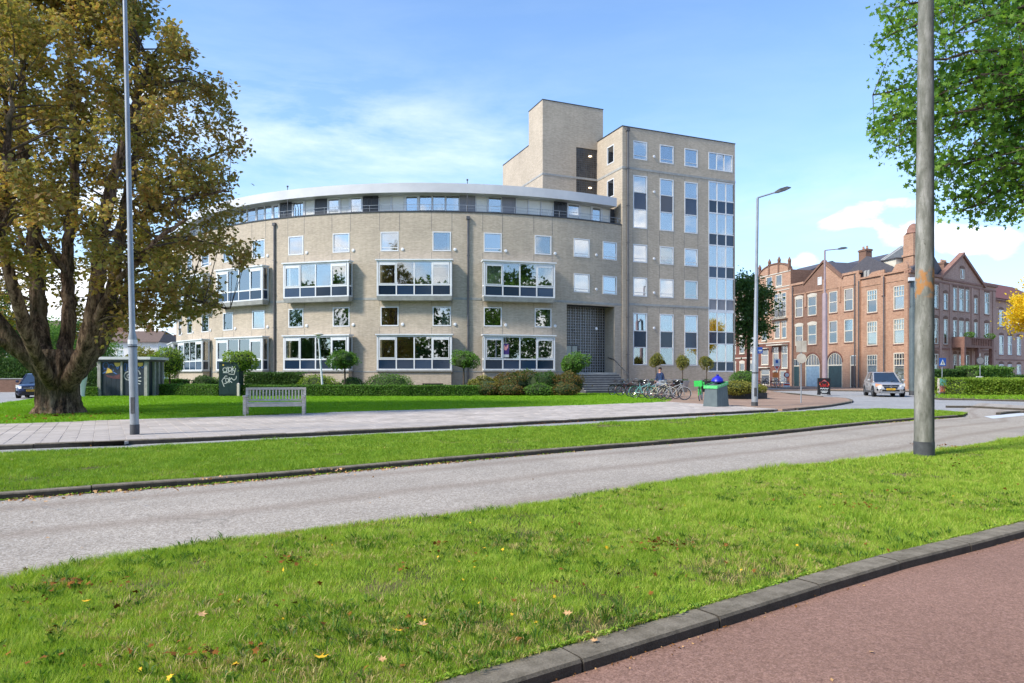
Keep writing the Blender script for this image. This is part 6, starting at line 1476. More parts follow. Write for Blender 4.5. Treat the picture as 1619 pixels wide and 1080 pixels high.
# lamp posts and mast
def lamp_post(name, label, cat, base, h, r0, r1, mat, arm=None, collar=.35, rings=(), lean=(0, 0), step=None, group=None, dark='galv_dark'):
    r = thing(name, label, cat, base, 0, group); M = Matrix.Translation(base)
    b = MB(); zs = [0, h*.25, h*.25+.01, h*.6, h] if not step else [0, step, step+.12, h*.7, h]
    rr = [r0, r0*.93, r0*.93, (r0+r1)/2, r1] if not step else [r0, r0*.96, r0*.68, r1*1.15, r1]
    b.tube([(lean[0]*z/h, lean[1]*z/h, z) for z in zs], rr, 16); b.obj('pole', mat, r, M, True)
    b = MB(); b.tube([(0, 0, .003), (0, 0, collar)], r0+.006, 16); b.obj('base_collar', dark, r, M, True)
    b = MB(); b.box(-r0*.45, r0*.45, -r0*1.04, -r0*.8, collar+.25, collar+.62); b.obj('access_door', 'galv_dark' if mat == 'galv' else mat, r, M)
    for z, hh, m_ in rings: q = MB(); q.tube([(lean[0]*z/h, 0, z), (lean[0]*z/h, 0, z+hh)], r0*1.05 if z < (step or 9) else r0*.8, 12); q.obj('band', m_, r, M)
    if arm:
        ax, ay, az, hl = arm; top = Vector((lean[0], lean[1], h)); e = top+Vector((ax, ay, az)); d = (e-top).normalized()
        b = MB(); b.tube([top-Vector((0, 0, .05)), top+Vector((0, 0, .02)), e], r1*.62, 8); b.obj('arm', mat, r, M, True)
        hd = MB(); q = d.to_track_quat('X', 'Z').to_matrix().to_4x4(); Mh = Matrix.Translation(e) @ q
        hd.add([(-.1,-.06,-.03),(.1,-.14,-.05),(hl*.7,-.16,-.05),(hl,-.05,-.03),(hl,.05,-.03),(hl*.7,.16,-.05),(.1,.14,-.05),(-.1,.06,-.03),(-.1,-.04,.04),(.1,-.10,.09),(hl*.7,-.11,.08),(hl,-.04,.0),(hl,.04,.0),(hl*.7,.11,.08),(.1,.10,.09),(-.1,.04,.04)],
               [tuple(range(7, -1, -1)), tuple(range(8, 16))]+[(i, (i+1) % 8, 8+(i+1) % 8, 8+i) for i in range(8)])
        hd.obj('lamp_head', 'galv_dark', r, M @ Mh)
    return r
p = put(213, 687); lamp_post('lamp_post', 'tall slim grey lamp post at the pavement kerb in front of the chestnut', 'lamp post', p, 11.8, .094, .040, 'galv', (1.3, -.9, .35, .8), .23, ((2.05, .10, 'white_paint'), (1.98, .03, 'galv_dark')), (-.27, 0), step=2.2)
p = put(1461, 720); r_ = thing('mast', 'thick weathered concrete mast with orange lichen patches standing in the foreground grass', 'mast', p); M = Matrix.Translation(p)
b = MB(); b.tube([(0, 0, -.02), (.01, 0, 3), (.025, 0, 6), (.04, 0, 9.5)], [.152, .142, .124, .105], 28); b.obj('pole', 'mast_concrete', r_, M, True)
b = MB(); b.tube([(0, 0, .0), (0, 0, .235)], .158, 28); b.obj('base_collar', 'galv_dark', r_, M, True)
b = MB(); b.tube([(.04, 0, 9.4), (.04, 0, 9.6), (1.6, .6, 10.0)], .05, 8); b.box(1.5, 2.3, .5, .75, 9.93, 10.06); b.obj('arm', 'galv', r_, M, True)
p = put(1193, 642); lp = lamp_post('lamp_post', 'grey street lamp with angled arm standing right of the apartment tower', 'lamp post', p, 9.05, .135, .055, 'galv', (.85, 0, .28, .62), .18, ((1.42, .06, 'galv_dark'),), (.13, 0), step=2.4)
M = Matrix.Translation(p); b = MB(); b.box(.08, .29, -.16, -.14, 2.28, 2.56); b.obj('sign_plate', 'blue_sign', lp, M); b = MB(); b.box(.11, .26, -.168, -.162, 2.40, 2.44); b.box(.13, .24, -.168, -.162, 2.34, 2.36); b.obj('printed_lines', 'print_white', lp, M)
Y = 48.; p = Vector(((1304-CX)*Y/F, Y, 0)); lamp_post('lamp_post', 'pinkish grey street lamp in front of the double-gabled house', 'lamp post', p, 10.1, .175, .06, 'pole_pink', (1.0, 0, .12, .6), .3, (), (0, 0), step=7.0)
Y = 45.6; p = Vector(((1442.5-CX)*Y/F, Y, 0)); cp = lamp_post('camera_post', 'grey-green post with a small white camera behind the concrete mast', 'post', p, 7.7, .20, .12, 'bin_grey', None, .3, (), (0, 0), step=5.8)
b = MB(); b.box(-.35, .1, -.25, -.1, 7.62, 7.85); b.obj('camera', 'white_paint', cp, Matrix.Translation(p)); b = MB(); b.lathe([(.1, 0), (.12, .05), (.04, .14)], 10, Matrix.Translation((-.3, -.2, 7.48))); b.obj('camera_lens', 'black_paint', cp, Matrix.Translation(p))
# bench
def bench():
    p = put(433.5, 656.5); M = Matrix.Translation(p) @ Matrix.Rotation(R_(13), 4, 'Z'); r = thing('park_bench', 'weathered grey slatted wooden bench on the pavement edge before the lawn', 'bench', M=M); L = 1.98; m = 'wood_grey'
    for s in (-1, 1):
        b = MB(); x = s*(L/2-.05); b.box(x-.045, x+.045, -.03, .05, 0, .62); b.obj('front_leg', m, r, M)
        b = MB(); b.add([(x-.045,.52,0),(x+.045,.52,0),(x+.045,.60,0),(x-.045,.60,0),(x-.045,.60,.92),(x+.045,.60,.92),(x+.045,.67,.92),(x-.045,.67,.92)], [(0,3,2,1),(4,5,6,7),(0,1,5,4),(1,2,6,5),(2,3,7,6),(3,0,4,7)]); b.obj('back_leg', m, r, M)
        b = MB(); b.box(x-.05, x+.05, -.08, .60, .622, .665); b.obj('armrest', m, r, M)
        b = MB(); b.box(x-.035, x+.035, .05, .52, .28, .37); b.obj('side_rail', m, r, M)
    b = MB(); b.box(-L/2+.09, L/2-.09, -.01, .03, .29, .395); b.obj('front_rail', m, r, M)
    for i in range(6): MB().box(-L/2+.02, L/2-.02, .04+.083*i, .11+.083*i, .40, .425).obj('seat_slat', m, r, M)
    b = MB(); b.box(-L/2+.09, L/2-.09, .597, .655, .845, .925); b.obj('top_rail', m, r, M); b = MB(); b.box(-L/2+.09, L/2-.09, .565, .61, .46, .52); b.obj('lower_rail', m, r, M)
    for i in range(17):
        x = -L/2+.09+(L-.18)*(i+.5)/17; MB().add([(x-.024,.575,.522),(x+.024,.575,.522),(x+.024,.595,.522),(x-.024,.595,.522),(x-.024,.61,.843),(x+.024,.61,.843),(x+.024,.63,.843),(x-.024,.63,.843)], [(0,3,2,1),(4,5,6,7),(0,1,5,4),(1,2,6,5),(2,3,7,6),(3,0,4,7)]).obj('back_slat', m, r, M)
bench()
# ribbons of flat print (graffiti)
def stroke(b, pts, w, y, M=None):
    P = [Vector((x, 0, z)) for x, z in pts]
    for a, c in zip(P, P[1:]):
        d = (c-a).normalized(); n = Vector((-d.z, 0, d.x))*w/2; a2, c2 = a-d*w*.3, c+d*w*.3
        b.add([(a2+n).to_tuple(), (c2+n).to_tuple(), (c2-n).to_tuple(), (a2-n).to_tuple()], [(0,1,2,3)], Matrix.Translation((0, y, 0)) if M is None else M @ Matrix.Translation((0, y, 0)))
def arcp(cx_, cz, rx, rz, a0, a1, n=10): return [(cx_+rx*math.cos(R_(a0+(a1-a0)*i/n)), cz+rz*math.sin(R_(a0+(a1-a0)*i/n))) for i in range(n+1)]
# mural kiosk
Y = 43.6; k = Y/F; p = Vector(((154-CX)*k, Y, 0)); M = Matrix.Translation(p); ki = thing('utility_kiosk', 'dark utility kiosk with painted mural, pale columns and flat grey roof', 'kiosk', p)
W = 3.15; H = 2.34; Dk = 1.9
MB().box(.1, W, .1, Dk, .02, H).obj('body', 'kiosk_navy', ki, M)
for x in (0, 1.48, W-.16): MB().box(x, x+.2 if x != 1.48 else x+.12, -.02, .2, 0, H).obj('column', 'concrete', ki, M)
for y in (.7, 1.2, Dk-.2): MB().box(W-.02, W+.14, y, y+.2, 0, H).obj('column', 'concrete', ki, M)
b = MB(); b.box(-.15, W+.35, -.25, Dk+.2, H, H+.17); b.obj('roof', 'fascia_metal', ki, M); b = MB(); b.box(-.05, W+.2, -.12, Dk+.1, H-.13, H-.003); b.obj('roof_beam', 'galv_dark', ki, M)
for x0, x1 in ((.22, 1.46), (1.62, 2.97)):
    for q in range(4): a = x0+(x1-x0)*q/4; MB().box(a+.005, a+(x1-x0)/4-.005, .07, .098, .05, H-.15).obj('door_panel', 'kiosk_navy', ki, M)
b = MB()
for a in (arcp(.5, 1.95, .18, .22, 0, 360), arcp(.85, 1.8, .16, .25, 30, 330), arcp(.42, 1.62, .16, .10, 0, 180), [(1.1, 2.15), (1.25, 1.7), (1.4, 2.1)], arcp(1.75, 1.85, .1, .25, 0, 360), arcp(2.05, 2.0, .14, .14, 0, 270), [(.3, 1.45), (.6, 1.6), (.95, 1.55), (1.2, 1.42)], [(2.6, 1.75), (2.7, 1.95), (2.85, 1.8), (2.95, 1.95)], arcp(2.65, 1.4, .25, .2, 100, 250)):
    b = MB(); stroke(b, a, .055, .062); b.obj('mural_shape', 'print_blue', ki, M)
b = MB()
for a, w in ((arcp(1.98, 1.30, .30, .27, -20, 330, 18), .07), (arcp(2.0, 1.28, .13, .12, 0, 300, 10), .06), ([(2.3, 1.2), (2.5, 1.0), (2.75, .95)], .06), (arcp(2.4, 1.35, .3, .35, 120, 10, 8), .07), ([(2.45, .85), (2.7, .78)], .05), ([(2.55, 1.15), (2.75, 1.2)], .05)): stroke(b, a, w, .058)
b.obj('mural_swirl', 'print_white', ki, M)
b = MB()
for pl_ in ([(1.02, 2.14), (1.46, 2.14), (1.4, 1.95), (1.24, 1.86), (1.1, 1.95)], [(.5, 1.45), (.95, 1.52), (.85, 1.68), (.62, 1.82)], [(2.5, 2.14), (2.9, 2.14), (2.86, 1.95), (2.68, 1.88), (2.54, 1.97)]): MB().prism(pl_, .055, .068).obj('mural_star', 'yellow_paint', ki, M)
b = MB(); b.prism([(.45, 1.38), (.95, 1.28), (1.44, 1.42), (1.44, 1.1), (1.0, 1.12), (.6, 1.22)], .060, .068); b.obj('mural_maroon', 'print_maroon', ki, M)
# green cabinet
Y = 43.2; k = Y/F; p = Vector(((346-CX)*k, Y, 0)); M = Matrix.Translation(p) @ Matrix.Rotation(R_(3), 4, 'Z'); ca = thing('utility_cabinet', 'dark green utility cabinet with white graffiti behind the bench', 'cabinet', M=M)
b = MB(); b.box(0, 1.28, 0, .75, .06, 2.1); b.box(-.02, 1.30, -.02, .77, 2.1, 2.17); b.box(.02, 1.26, .02, .73, 0, .06); b.obj('body', 'dark_green_paint', ca, M)
for x0, x1 in ((.03, .63), (.65, 1.25)): MB().box(x0, x1, -.02, -.003, .12, 2.05).obj('door', 'dark_green_paint', ca, M)
b = MB()
# two rows of tag letters, slanting upwards, as on the cabinet
for a in (arcp(.38, 1.68, .12, .13, 20, 340), [(.5, 1.55), (.52, 1.85)], [(.58, 1.86), (.6, 1.56), (.72, 1.6)], arcp(.70, 1.72, .09, .12, -80, 260), [(.82, 1.5), (.84, 1.9)], [(.86, 1.72), (1.0, 1.88)], [(.86, 1.7), (1.02, 1.55)], [(.28, 1.5), (.62, 1.5)], [(.62, 1.42), (.95, 1.38), (1.05, 1.78)],
          [(.2, 1.0), (.42, 1.3), (.52, 1.28)], [(.28, 1.12), (.42, 1.16)], [(.2, 1.0), (.34, .62)], arcp(.52, 1.02, .09, .13, 0, 360), [(.64, .86), (.66, 1.2)], [(.66, 1.02), (.8, 1.18)], [(.66, 1.0), (.82, .88)], [(.8, 1.14), (.94, 1.02), (1.08, 1.12), (1.1, 1.28)], [(.36, .8), (.55, .88)]): stroke(b, a, .04, -.026)
b.obj('graffiti', 'print_white', ca, M)
b = MB(); b.lathe([(.055, 0), (.055, .006)], 10, Matrix.Translation((.28, -.022, 1.98)) @ Matrix.Rotation(R_(90), 4, 'X')); b.obj('sticker', 'yellow_paint', ca, M)
p = Vector(((379-CX)*k, 43.0, 0)); po_ = thing('bollard', 'short pale wooden post right beside the green cabinet', 'post', p); b = MB(); b.box(-.07, .07, -.07, .07, 0, .78); b.obj('post', 'wood_grey', po_, Matrix.Translation(p)); b = MB(); b.add([(-.08,-.08,.782),(.08,-.08,.782),(.08,.08,.782),(-.08,.08,.782),(0,0,.86)], [(0,1,2,3),(0,4,1),(1,4,2),(2,4,3),(3,4,0)]); b.obj('cap', 'wood_grey', po_, Matrix.Translation(p))
# inverted cone lantern-like bin beside the trunk
p = Vector(((129-CX)*42.6/F, 42.6, 0)); cb = thing('cone_lantern', 'white inverted cone lantern with beige cap beside the chestnut trunk', 'lantern', p); M = Matrix.Translation(p)
b = MB(); b.lathe([(.20, 0), (.17, .1), (.22, .6), (.36, 1.5)], 20); b.obj('body', 'white_paint', cb, M, True); b = MB(); b.lathe([(.37, 1.502), (.40, 1.72)], 20); b.obj('collar', 'yellow_paint', cb, M, True); b = MB(); b.lathe([(.50, 1.722), (.48, 1.76), (.30, 1.86), (.08, 1.93)], 20); b.obj('cap', 'cream_paint', cb, M, True)
# white garden lantern
Y = 44.6; k = Y/F; p = Vector(((511-CX)*k, Y, 0)); gl = thing('garden_lantern', 'slim white leaning lantern pole with beige disc top in the hedge', 'lantern', p); M = Matrix.Translation(p)
b = MB(); b.tube([(0, 0, 0), (-.30, 0, 3.75)], [.075, .05], 10); b.obj('pole', 'white_paint', gl, M, True)
M2 = M @ Matrix.Translation((-.31, 0, 3.76)); b = MB(); b.lathe([(.08, 0), (.12, .06), (.12, .16)], 12); b.obj('lamp_glass', 'lamp_white', gl, M2); b = MB(); b.lathe([(.10, .162), (.32, .22), (.30, .27), (.1, .34)], 16); b.obj('lamp_shade', 'stone_pale', gl, M2, True)
# litter container
p = put(1132, 642.5); M = Matrix.Translation(p) @ Matrix.Rotation(R_(38), 4, 'Z'); lc = thing('waste_container', 'grey-green waste container with slanted bright green rim on the forecourt', 'container', M=M)
def cont(x0, x1, y0, y1, z0, za, zb, t=.05):       # body, higher at the right
    return [(x0, y0, z0), (x1, y0, z0), (x1, y1, z0), (x0, y1, z0), (x0+t, y0+t, za), (x1-t, y0+t, zb), (x1-t, y1-t, zb), (x0+t, y1-t, za)]
BF = [(0,3,2,1),(4,5,6,7),(0,1,5,4),(1,2,6,5),(2,3,7,6),(3,0,4,7)]
b = MB(); b.add(cont(-.42, .42, -.36, .36, 0, .78, .95, .06), BF); b.obj('body', 'bin_grey', lc, M)
for i in range(5): x = -.32+.16*i; b = MB(); b.add([(x-.012, -.362, .03), (x+.012, -.362, .03), (x+.012, -.31, .80+x*.15), (x-.012, -.31, .80+x*.15), (x-.012, -.34, .03), (x+.012, -.34, .03), (x+.012, -.29, .8+x*.15), (x-.012, -.29, .8+x*.15)], BF); b.obj('rib', 'bin_grey', lc, M)
b = MB(); b.add([(-.37,-.32,.784),(.36,-.32,.954),(.36,.32,.954),(-.37,.32,.784),(-.36,-.31,.86),(.35,-.31,1.02),(.35,.31,1.02),(-.36,.31,.86)], BF); b.obj('lid', 'bin_grey', lc, M)
b = MB()
for y0, y1 in ((-.35, -.325), (.325, .35)): b.add([(-.40,y0,.77),(.39,y0,.94),(.39,y1,.94),(-.40,y1,.77),(-.40,y0,.90),(.39,y0,1.07),(.39,y1,1.07),(-.40,y1,.90)], BF)
b.box(-.40, -.375, -.325, .325, .77, .90); b.box(.365, .39, -.325, .325, .94, 1.07); b.obj('rim', 'bin_green', lc, M)
b = MB()
for i in range(6): x = -.3+.11*i; b.prism([(x, .83+.22*(x+.39)*1.0), (x+.05, .84+.22*(x+.44)), (x+.04, .88+.22*(x+.42)), (x+.01, .87+.22*(x+.40))], -.358, -.351)
b.obj('rim_marks', 'print_white', lc, M)
bb = thing('waste_bag', 'bright blue full waste bag lying on top of the green-rimmed container', 'bag', M=M @ Matrix.Translation((.12, 0, 1.02)))
b = MB(); rs3 = random.Random(3)
b.lathe([(.20, 0), (.25, .06), (.22, .18), (.10, .26), (.04, .30), (.07, .34)], 14); b.v = [(x*(1+rs3.uniform(-.12, .12)), y*(1+rs3.uniform(-.12, .12)), z*(1+rs3.uniform(-.05, .05))) for x, y, z in b.v]; b.obj('bag', 'bag_blue', bb, M @ Matrix.Translation((.12, 0, 1.02)), True)
# signs
def sign_pole(label, px, Y, h, r=.03, name='traffic_sign', mat='galv', z0=0.):
    p = Vector(((px-CX)*Y/F, Y, z0)); t = thing(name, label, 'sign', p); M = Matrix.Translation(p); MB().tube([(0, 0, 0), (0, 0, h)], r, 10).obj('pole', mat, t, M, True); return t, M
def disc(r, y=0, t=.02, n=24, z=0, x=0): return MB().lathe([(r, 0), (r, t)], n, Matrix.Translation((x, y, z)) @ Matrix.Rotation(R_(90), 4, 'X'))
t, M = sign_pole('grey sign post seen from behind with two square plates above a round one', 1266.5, 32.9, 3.12)
for x in (-.125, .125): MB().box(x-.12, x+.12, -.05, -.035, 2.45, 3.0).obj('plate', 'stone_pale', t, M)
disc(.235, -.035, z=2.15).obj('round_plate', 'stone_pale', t, M)
for z in (2.6, 2.85, 2.15): MB().box(-.2, .2, -.034, .034, z-.015, z+.015).obj('bracket', 'galv', t, M)
t, M = sign_pole('small sign post with white pointed plate and orange plate before the ornate house', 1228, 66, 2.95)
MB().prism([(-.32, 2.9), (.32, 2.9), (.32, 2.3), (0, 1.75), (-.32, 2.3)], -.06, -.04).obj('plate', 'print_white', t, M); MB().prism([(-.2, 2.2), (.2, 2.2), (0, 1.9)], -.07, -.062).obj('red_mark', 'red_paint', t, M); MB().prism([(-.12, 2.8), (.12, 2.8), (.12, 2.5), (-.12, 2.5)], -.07, -.062).obj('printed_mark', 'blue_sign', t, M); MB().box(-.4, .16, -.06, -.04, 1.1, 1.6).obj('lower_plate', 'orange_paint', t, M)
t, M = sign_pole('blue pedestrian crossing sign on a pole right of the concrete mast', 1489.5, 48.4, 2.56)
MB().box(-.24, .24, -.06, -.04, 1.98, 2.56).obj('plate', 'blue_sign', t, M); MB().prism([(-.18, 2.06), (.18, 2.06), (0, 2.46)], -.068, -.062).obj('white_triangle', 'print_white', t, M)
b = MB(); stroke(b, [(0, 2.34), (0, 2.22), (-.06, 2.1)], .03, -.072); stroke(b, [(0, 2.22), (.06, 2.1)], .03, -.072); stroke(b, [(-.06, 2.26), (.06, 2.24)], .025, -.072); b.obj('walking_figure', 'black_paint', t, M)
p = Vector(((1489.5-CX)*48/F, 48, 0)); t = thing('poster_stand', 'small teal and coral poster stand under the blue crossing sign', 'poster stand', p); M = Matrix.Translation(p)
MB().box(-.26, .26, -.12, .12, .12, 1.12).obj('case', 'stone_pale', t, M); MB().box(-.24, .24, -.135, -.122, .62, 1.1).obj('poster_top', 'teal_sign', t, M); MB().box(-.24, .24, -.135, -.122, .15, .6).obj('poster_bottom', 'pink_paint', t, M)
b = MB(); b.prism([(-.15, .2), (-.02, .2), (-.08, .5)], -.142, -.136); b.prism([(.03, .2), (.16, .2), (.1, .46)], -.142, -.136); b.obj('printed_figures', 'orange_paint', t, M); MB().box(-.2, .2, -.08, .08, 0, .12).obj('foot', 'galv', t, M)
t, M = sign_pole('round grey sign on a pole behind the yellow-green hedge', 1549.5, 50.5, 2.95); disc(.31, -.035, z=2.4).obj('round_plate', 'galv_dark', t, M); disc(.25, -.056, .006, z=2.4).obj('plate_face', 'grey_panel', t, M)
p = Vector(((1543-CX)*50/F, 49.6, .0)); t = thing('meter_box', 'small white box on short legs beside the round sign pole', 'box', p); M = Matrix.Translation(p); MB().box(-.19, .19, -.12, .12, .78, 1.25).obj('case', 'white_paint', t, M)
for x in (-.14, .14): MB().box(x-.02, x+.02, -.02, .02, 0, .78).obj('leg', 'galv', t, M)
MB().box(-.13, .13, -.128, -.121, .95, 1.15).obj('printed_panel', 'galv_dark', t, M)
t, M = sign_pole('red and white round sign on a striped post before the ornate house', 1243.5, 70, 1.2, .05); disc(.30, -.06, z=1.35).obj('round_plate', 'red_paint', t, M); disc(.21, -.082, .006, z=1.35).obj('white_centre', 'print_white', t, M)
MB().box(-.3, .32, -.05, .05, .1, .55).obj('lower_board', 'print_white', t, M); MB().box(-.28, .3, -.058, -.051, .3, .45).obj('red_stripe', 'red_paint', t, M)
# A-board
p = G(1302.5, 624.2); M = Matrix.Translation(p) @ Matrix.Rotation(R_(-6), 4, 'Z'); t = thing('advertising_board', 'black pavement advertising board with red and white print before the arched doors', 'sign board', M=M)
b = MB(); b.box(-.40, .40, -.09, .09, .08, 1.14); b.obj('board', 'black_paint', t, M)
for x in (-.33, .33): MB().box(x-.05, x+.05, -.22, .22, 0, .08).obj('foot', 'black_paint', t, M)
b = MB()
for a in (arcp(0, .80, .22, .13, 20, 160), arcp(0, .68, .26, .10, 200, 340), [(-.3, .85), (-.24, .62)], [(.24, .85), (.3, .62)], [(-.12, .74), (-.02, .68)], [(.12, .74), (.02, .68)], [(-.1, .95), (0, 1.02), (.1, .95)], [(-.25, .56), (-.1, .62), (.1, .62), (.25, .56)]): stroke(b, a, .05, -.096)
b.obj('red_print', 'red_paint', t, M)
b = MB()
for a in ([(-.26, .40), (-.2, .46), (-.12, .38), (-.05, .46), (.04, .38), (.1, .46), (.18, .38), (.26, .45)], [(-.22, .25), (.22, .25)], [(-.16, .17), (.16, .17)], arcp(0, .9, .12, .05, 0, 180)):
    b = MB(); stroke(b, a, .045, -.096); b.obj('white_print', 'print_white', t, M)
b = MB(); b.prism([(-.34, .7), (-.26, .66), (-.28, .78)], -.1, -.094); b.prism([(.26, .66), (.34, .7), (.28, .78)], -.1, -.094); b.obj('orange_print', 'orange_paint', t, M)
# ================================================================ CARS
def car(label, pos, head, L, W, H, paint, suv=True, plate=True, group=None):
    M = Matrix.Translation(pos) @ Matrix.Rotation(head, 4, 'Z'); t = thing('parked_car' if not suv else 'car', label, 'car', M=M, group=group)
    hb = H*.60; hw = W/2; zb = .24 if suv else .17
    # stations along x (front = +): z of upper edge, half width, bottom
    st_ = [(-.5, hb*.80, .78, .42), (-.485, hb*.96, .90, .30), (-.44, hb*1.0, .97, zb), (-.30, hb*1.01, 1.0, zb), (0, hb*.99, 1.0, zb), (.14, hb*.98, 1.0, zb), (.24, hb*.965, .99, zb), (.34, hb*.93, .975, zb), (.42, hb*.87, .93, zb), (.465, hb*.79, .86, zb+.02), (.495, hb*.62, .74, zb+.10), (.5, hb*.5, .70, zb+.16)]
    b = MB(); vs = []
    for x, zt, w, z0 in st_:
        w *= hw; z0 = z0 if z0 < 1 else z0; zm = z0+(zt-z0)*.55
        vs += [(x*L, -w*.90, z0), (x*L, -w, z0+.10), (x*L, -w, zm), (x*L, -w*.955, zt-.06), (x*L, -w*.84, zt), (x*L, 0, zt+.035), (x*L, w*.84, zt), (x*L, w*.955, zt-.06), (x*L, w, zm), (x*L, w, z0+.10), (x*L, w*.90, z0)]
    n = 11; m = len(st_)
    b.add(vs, [(i*n+j, i*n+(j+1) % n, (i+1)*n+(j+1) % n, (i+1)*n+j) for i in range(m-1) for j in range(n)]+[tuple(range(n-1, -1, -1)), tuple((m-1)*n+j for j in range(n))]); b.obj('body', paint, t, M, True)
    # cabin: glass shell, roof skin, pillars
    x0, x1, xr0, xr1 = -.46*L if suv else -.44*L, .235*L, -.34*L, .02*L; zc = hb*.97; wr = hw*.68; wb = hw*.86
    gv = [(x0,-wb,zc),(x1,-wb,zc),(x1,wb,zc),(x0,wb,zc),(xr0,-wr,H-.05),(xr1,-wr,H-.05),(xr1,wr,H-.05),(xr0,wr,H-.05)]
    b = MB(); b.add(gv, BF); b.obj('windows', 'car_glass', t, M)
    b = MB(); b.add([(xr0-.08,-wr-.03,H-.07),(xr1+.06,-wr-.03,H-.07),(xr1+.06,wr+.03,H-.07),(xr0-.08,wr+.03,H-.07),(xr0+.05,-wr+.08,H),(xr1-.1,-wr+.08,H-.01),(xr1-.1,wr-.08,H-.01),(xr0+.05,wr-.08,H)], BF); b.obj('roof', paint, t, M, True)
    for s in (-1, 1):
        for (a, c, r) in (((x1, s*wb, zc), (xr1, s*wr, H-.05), .045), ((-.1*L, s*(wb+.0), zc), (-.11*L, s*wr, H-.05), .035), ((x0+.1, s*wb, zc), (xr0, s*wr, H-.05), .07)):
            b = MB(); b.tube([a, c], r, 6); b.obj('pillar', paint if r != .035 else 'black_paint', t, M)
        b = MB(); b.lathe([(.02, -.11), (.09, -.08), (.10, 0), (.06, .07)], 8, Matrix.Translation((.16*L, s*(hw+.10), hb+.10)) @ Matrix.Rotation(R_(90), 4, 'X') @ Matrix.Diagonal((.7, .8, 1, 1))); b.obj('wing_mirror', paint, t, M, True)
        hl = MB(); x = .466*L; hl.add([(x-.06, s*hw*.93, hb*.70), (x+.13, s*hw*.58, hb*.64), (x+.07, s*hw*.58, hb*.80), (x-.08, s*hw*.93, hb*.90), (x-.3, s*hw*.80, hb*.70), (x-.3, s*hw*.5, hb*.66), (x-.3, s*hw*.5, hb*.80), (x-.3, s*hw*.8, hb*.86)], [(0,1,2,3),(4,7,6,5),(0,4,5,1),(3,2,6,7),(0,3,7,4),(1,5,6,2)]); hl.obj('headlight', 'lamp_amber' if s < 0 and suv else 'lamp_white', t, M)
        fl = MB(); fl.box(.462*L, .487*L, s*hw*.74-.12, s*hw*.74+.12, zb+.18, zb+.30); fl.obj('fog_light', 'black_paint', t, M)
        b = MB(); b.box(-.28*L, .26*L, s*(hw+.002)-.012, s*(hw+.002)+.012, zb+.02, zb+.16); b.obj('sill', 'black_paint', t, M)
        for xx in (-.1*L, .13*L): b = MB(); b.box(xx-.006, xx+.006, s*(hw+.001)-.006, s*(hw+.001)+.006, zb+.2, hb-.08); b.obj('door_seam', 'black_paint', t, M)
        for xx in (-.30*L, .30*L):
            Mw = M @ Matrix.Translation((xx, s*(hw-.10), .345)); w = MB(); w.lathe([(.22, -.11), (.33, -.11), (.345, -.07), (.345, .07), (.33, .11), (.22, .11)], 24, Matrix.Rotation(R_(90), 4, 'X')); wo_ = w.obj('wheel', 'rubber', t, Mw, True)
            w = MB(); w.lathe([(.215, -.112), (.22, .0)], 16, Matrix.Rotation(R_(90), 4, 'X'))
            for a in range(5): w.box(-.02, .02, -.118, .118, .03, .22, Matrix.Rotation(2*math.pi*a/5, 4, 'Y'))
            w.obj('rim', 'chrome', wo_, Mw)
            a_ = MB(); a_.ring(.375, .03, 20, 5, Matrix.Translation((xx, s*(hw-.02), .36))); a_.obj('wheel_arch', 'black_paint', t, M)
    b = MB(); x = .505*L; b.add([(x-.11,-.50,hb*.80),(x-.11,.50,hb*.80),(x,.36,hb*.55),(x,-.36,hb*.55),(x-.3,-.50,hb*.80),(x-.3,.50,hb*.80),(x-.3,.36,hb*.55),(x-.3,-.36,hb*.55)], [(0,3,2,1),(0,1,5,4),(3,7,6,2),(0,4,7,3),(1,2,6,5)]); b.obj('grille', 'black_paint', t, M)
    b = MB(); b.box(x-.09, x-.04, -.40, .40, hb*.665, hb*.70); b.ring(.07, .014, 14, 5, Matrix.Translation((x-.035, 0, hb*.68)) @ Matrix.Rotation(R_(90), 4, 'Z')); b.obj('chrome_bar', 'chrome', t, M)
    b = MB(); b.box(.47*L, .497*L+.02, -.62, .62, zb+.03, zb+.12); b.obj('skid_plate', 'chrome' if suv else 'black_paint', t, M)
    b = MB(); b.box(.46*L, .5*L+.004, -.5, .5, zb+.14, zb+.24); b.obj('air_intake', 'black_paint', t, M)
    b = MB(); b.box(.5*L+.006, .5*L+.022, -.26, .26, hb*.46, hb*.46+.115); po = b.obj('number_plate', 'plate_yellow', t, M)
    for i in range(6): b = MB(); b.box(.5*L+.0235, .5*L+.0255, -.2+.07*i, -.165+.07*i, hb*.46+.03, hb*.46+.09); b.obj('character', 'black_paint', po, M)
    for s in (-1, 1): b = MB(); b.box(-.497*L, -.47*L, s*hw*.75-.12, s*hw*.75+.12, hb*.62, hb*.82); b.obj('tail_light', 'red_paint', t, M)
    b = MB(); b.tube([(x1-.02, -.3, zc+.03), (x1-.25, .1, zc+.15)], .012, 5); b.tube([(x1-.02, .25, zc+.03), (x1-.25, .6, zc+.15)], .012, 5); b.obj('wipers', 'black_paint', t, M)
    return t
Y = 45.6; car('silver-grey car with lit amber side light driving on the street towards the viewer', (X_(1406, Y)+.1, Y+.9, -.09), math.atan2(-.955, -.30), 4.45, 1.86, 1.66, 'car_silver')
Y = 43.4; car('dark blue parked car at the left edge, half behind the chestnut trunk', (X_(50, Y), Y+.6, -.09), math.atan2(-.90, .43), 4.3, 1.80, 1.55, 'car_blue', suv=False)
Y = 66; car('white parked car between cone lantern and mural kiosk', (X_(148, Y), Y, -.09), math.atan2(-.3, .95), 4.2, 1.76, 1.5, 'car_white', suv=False)
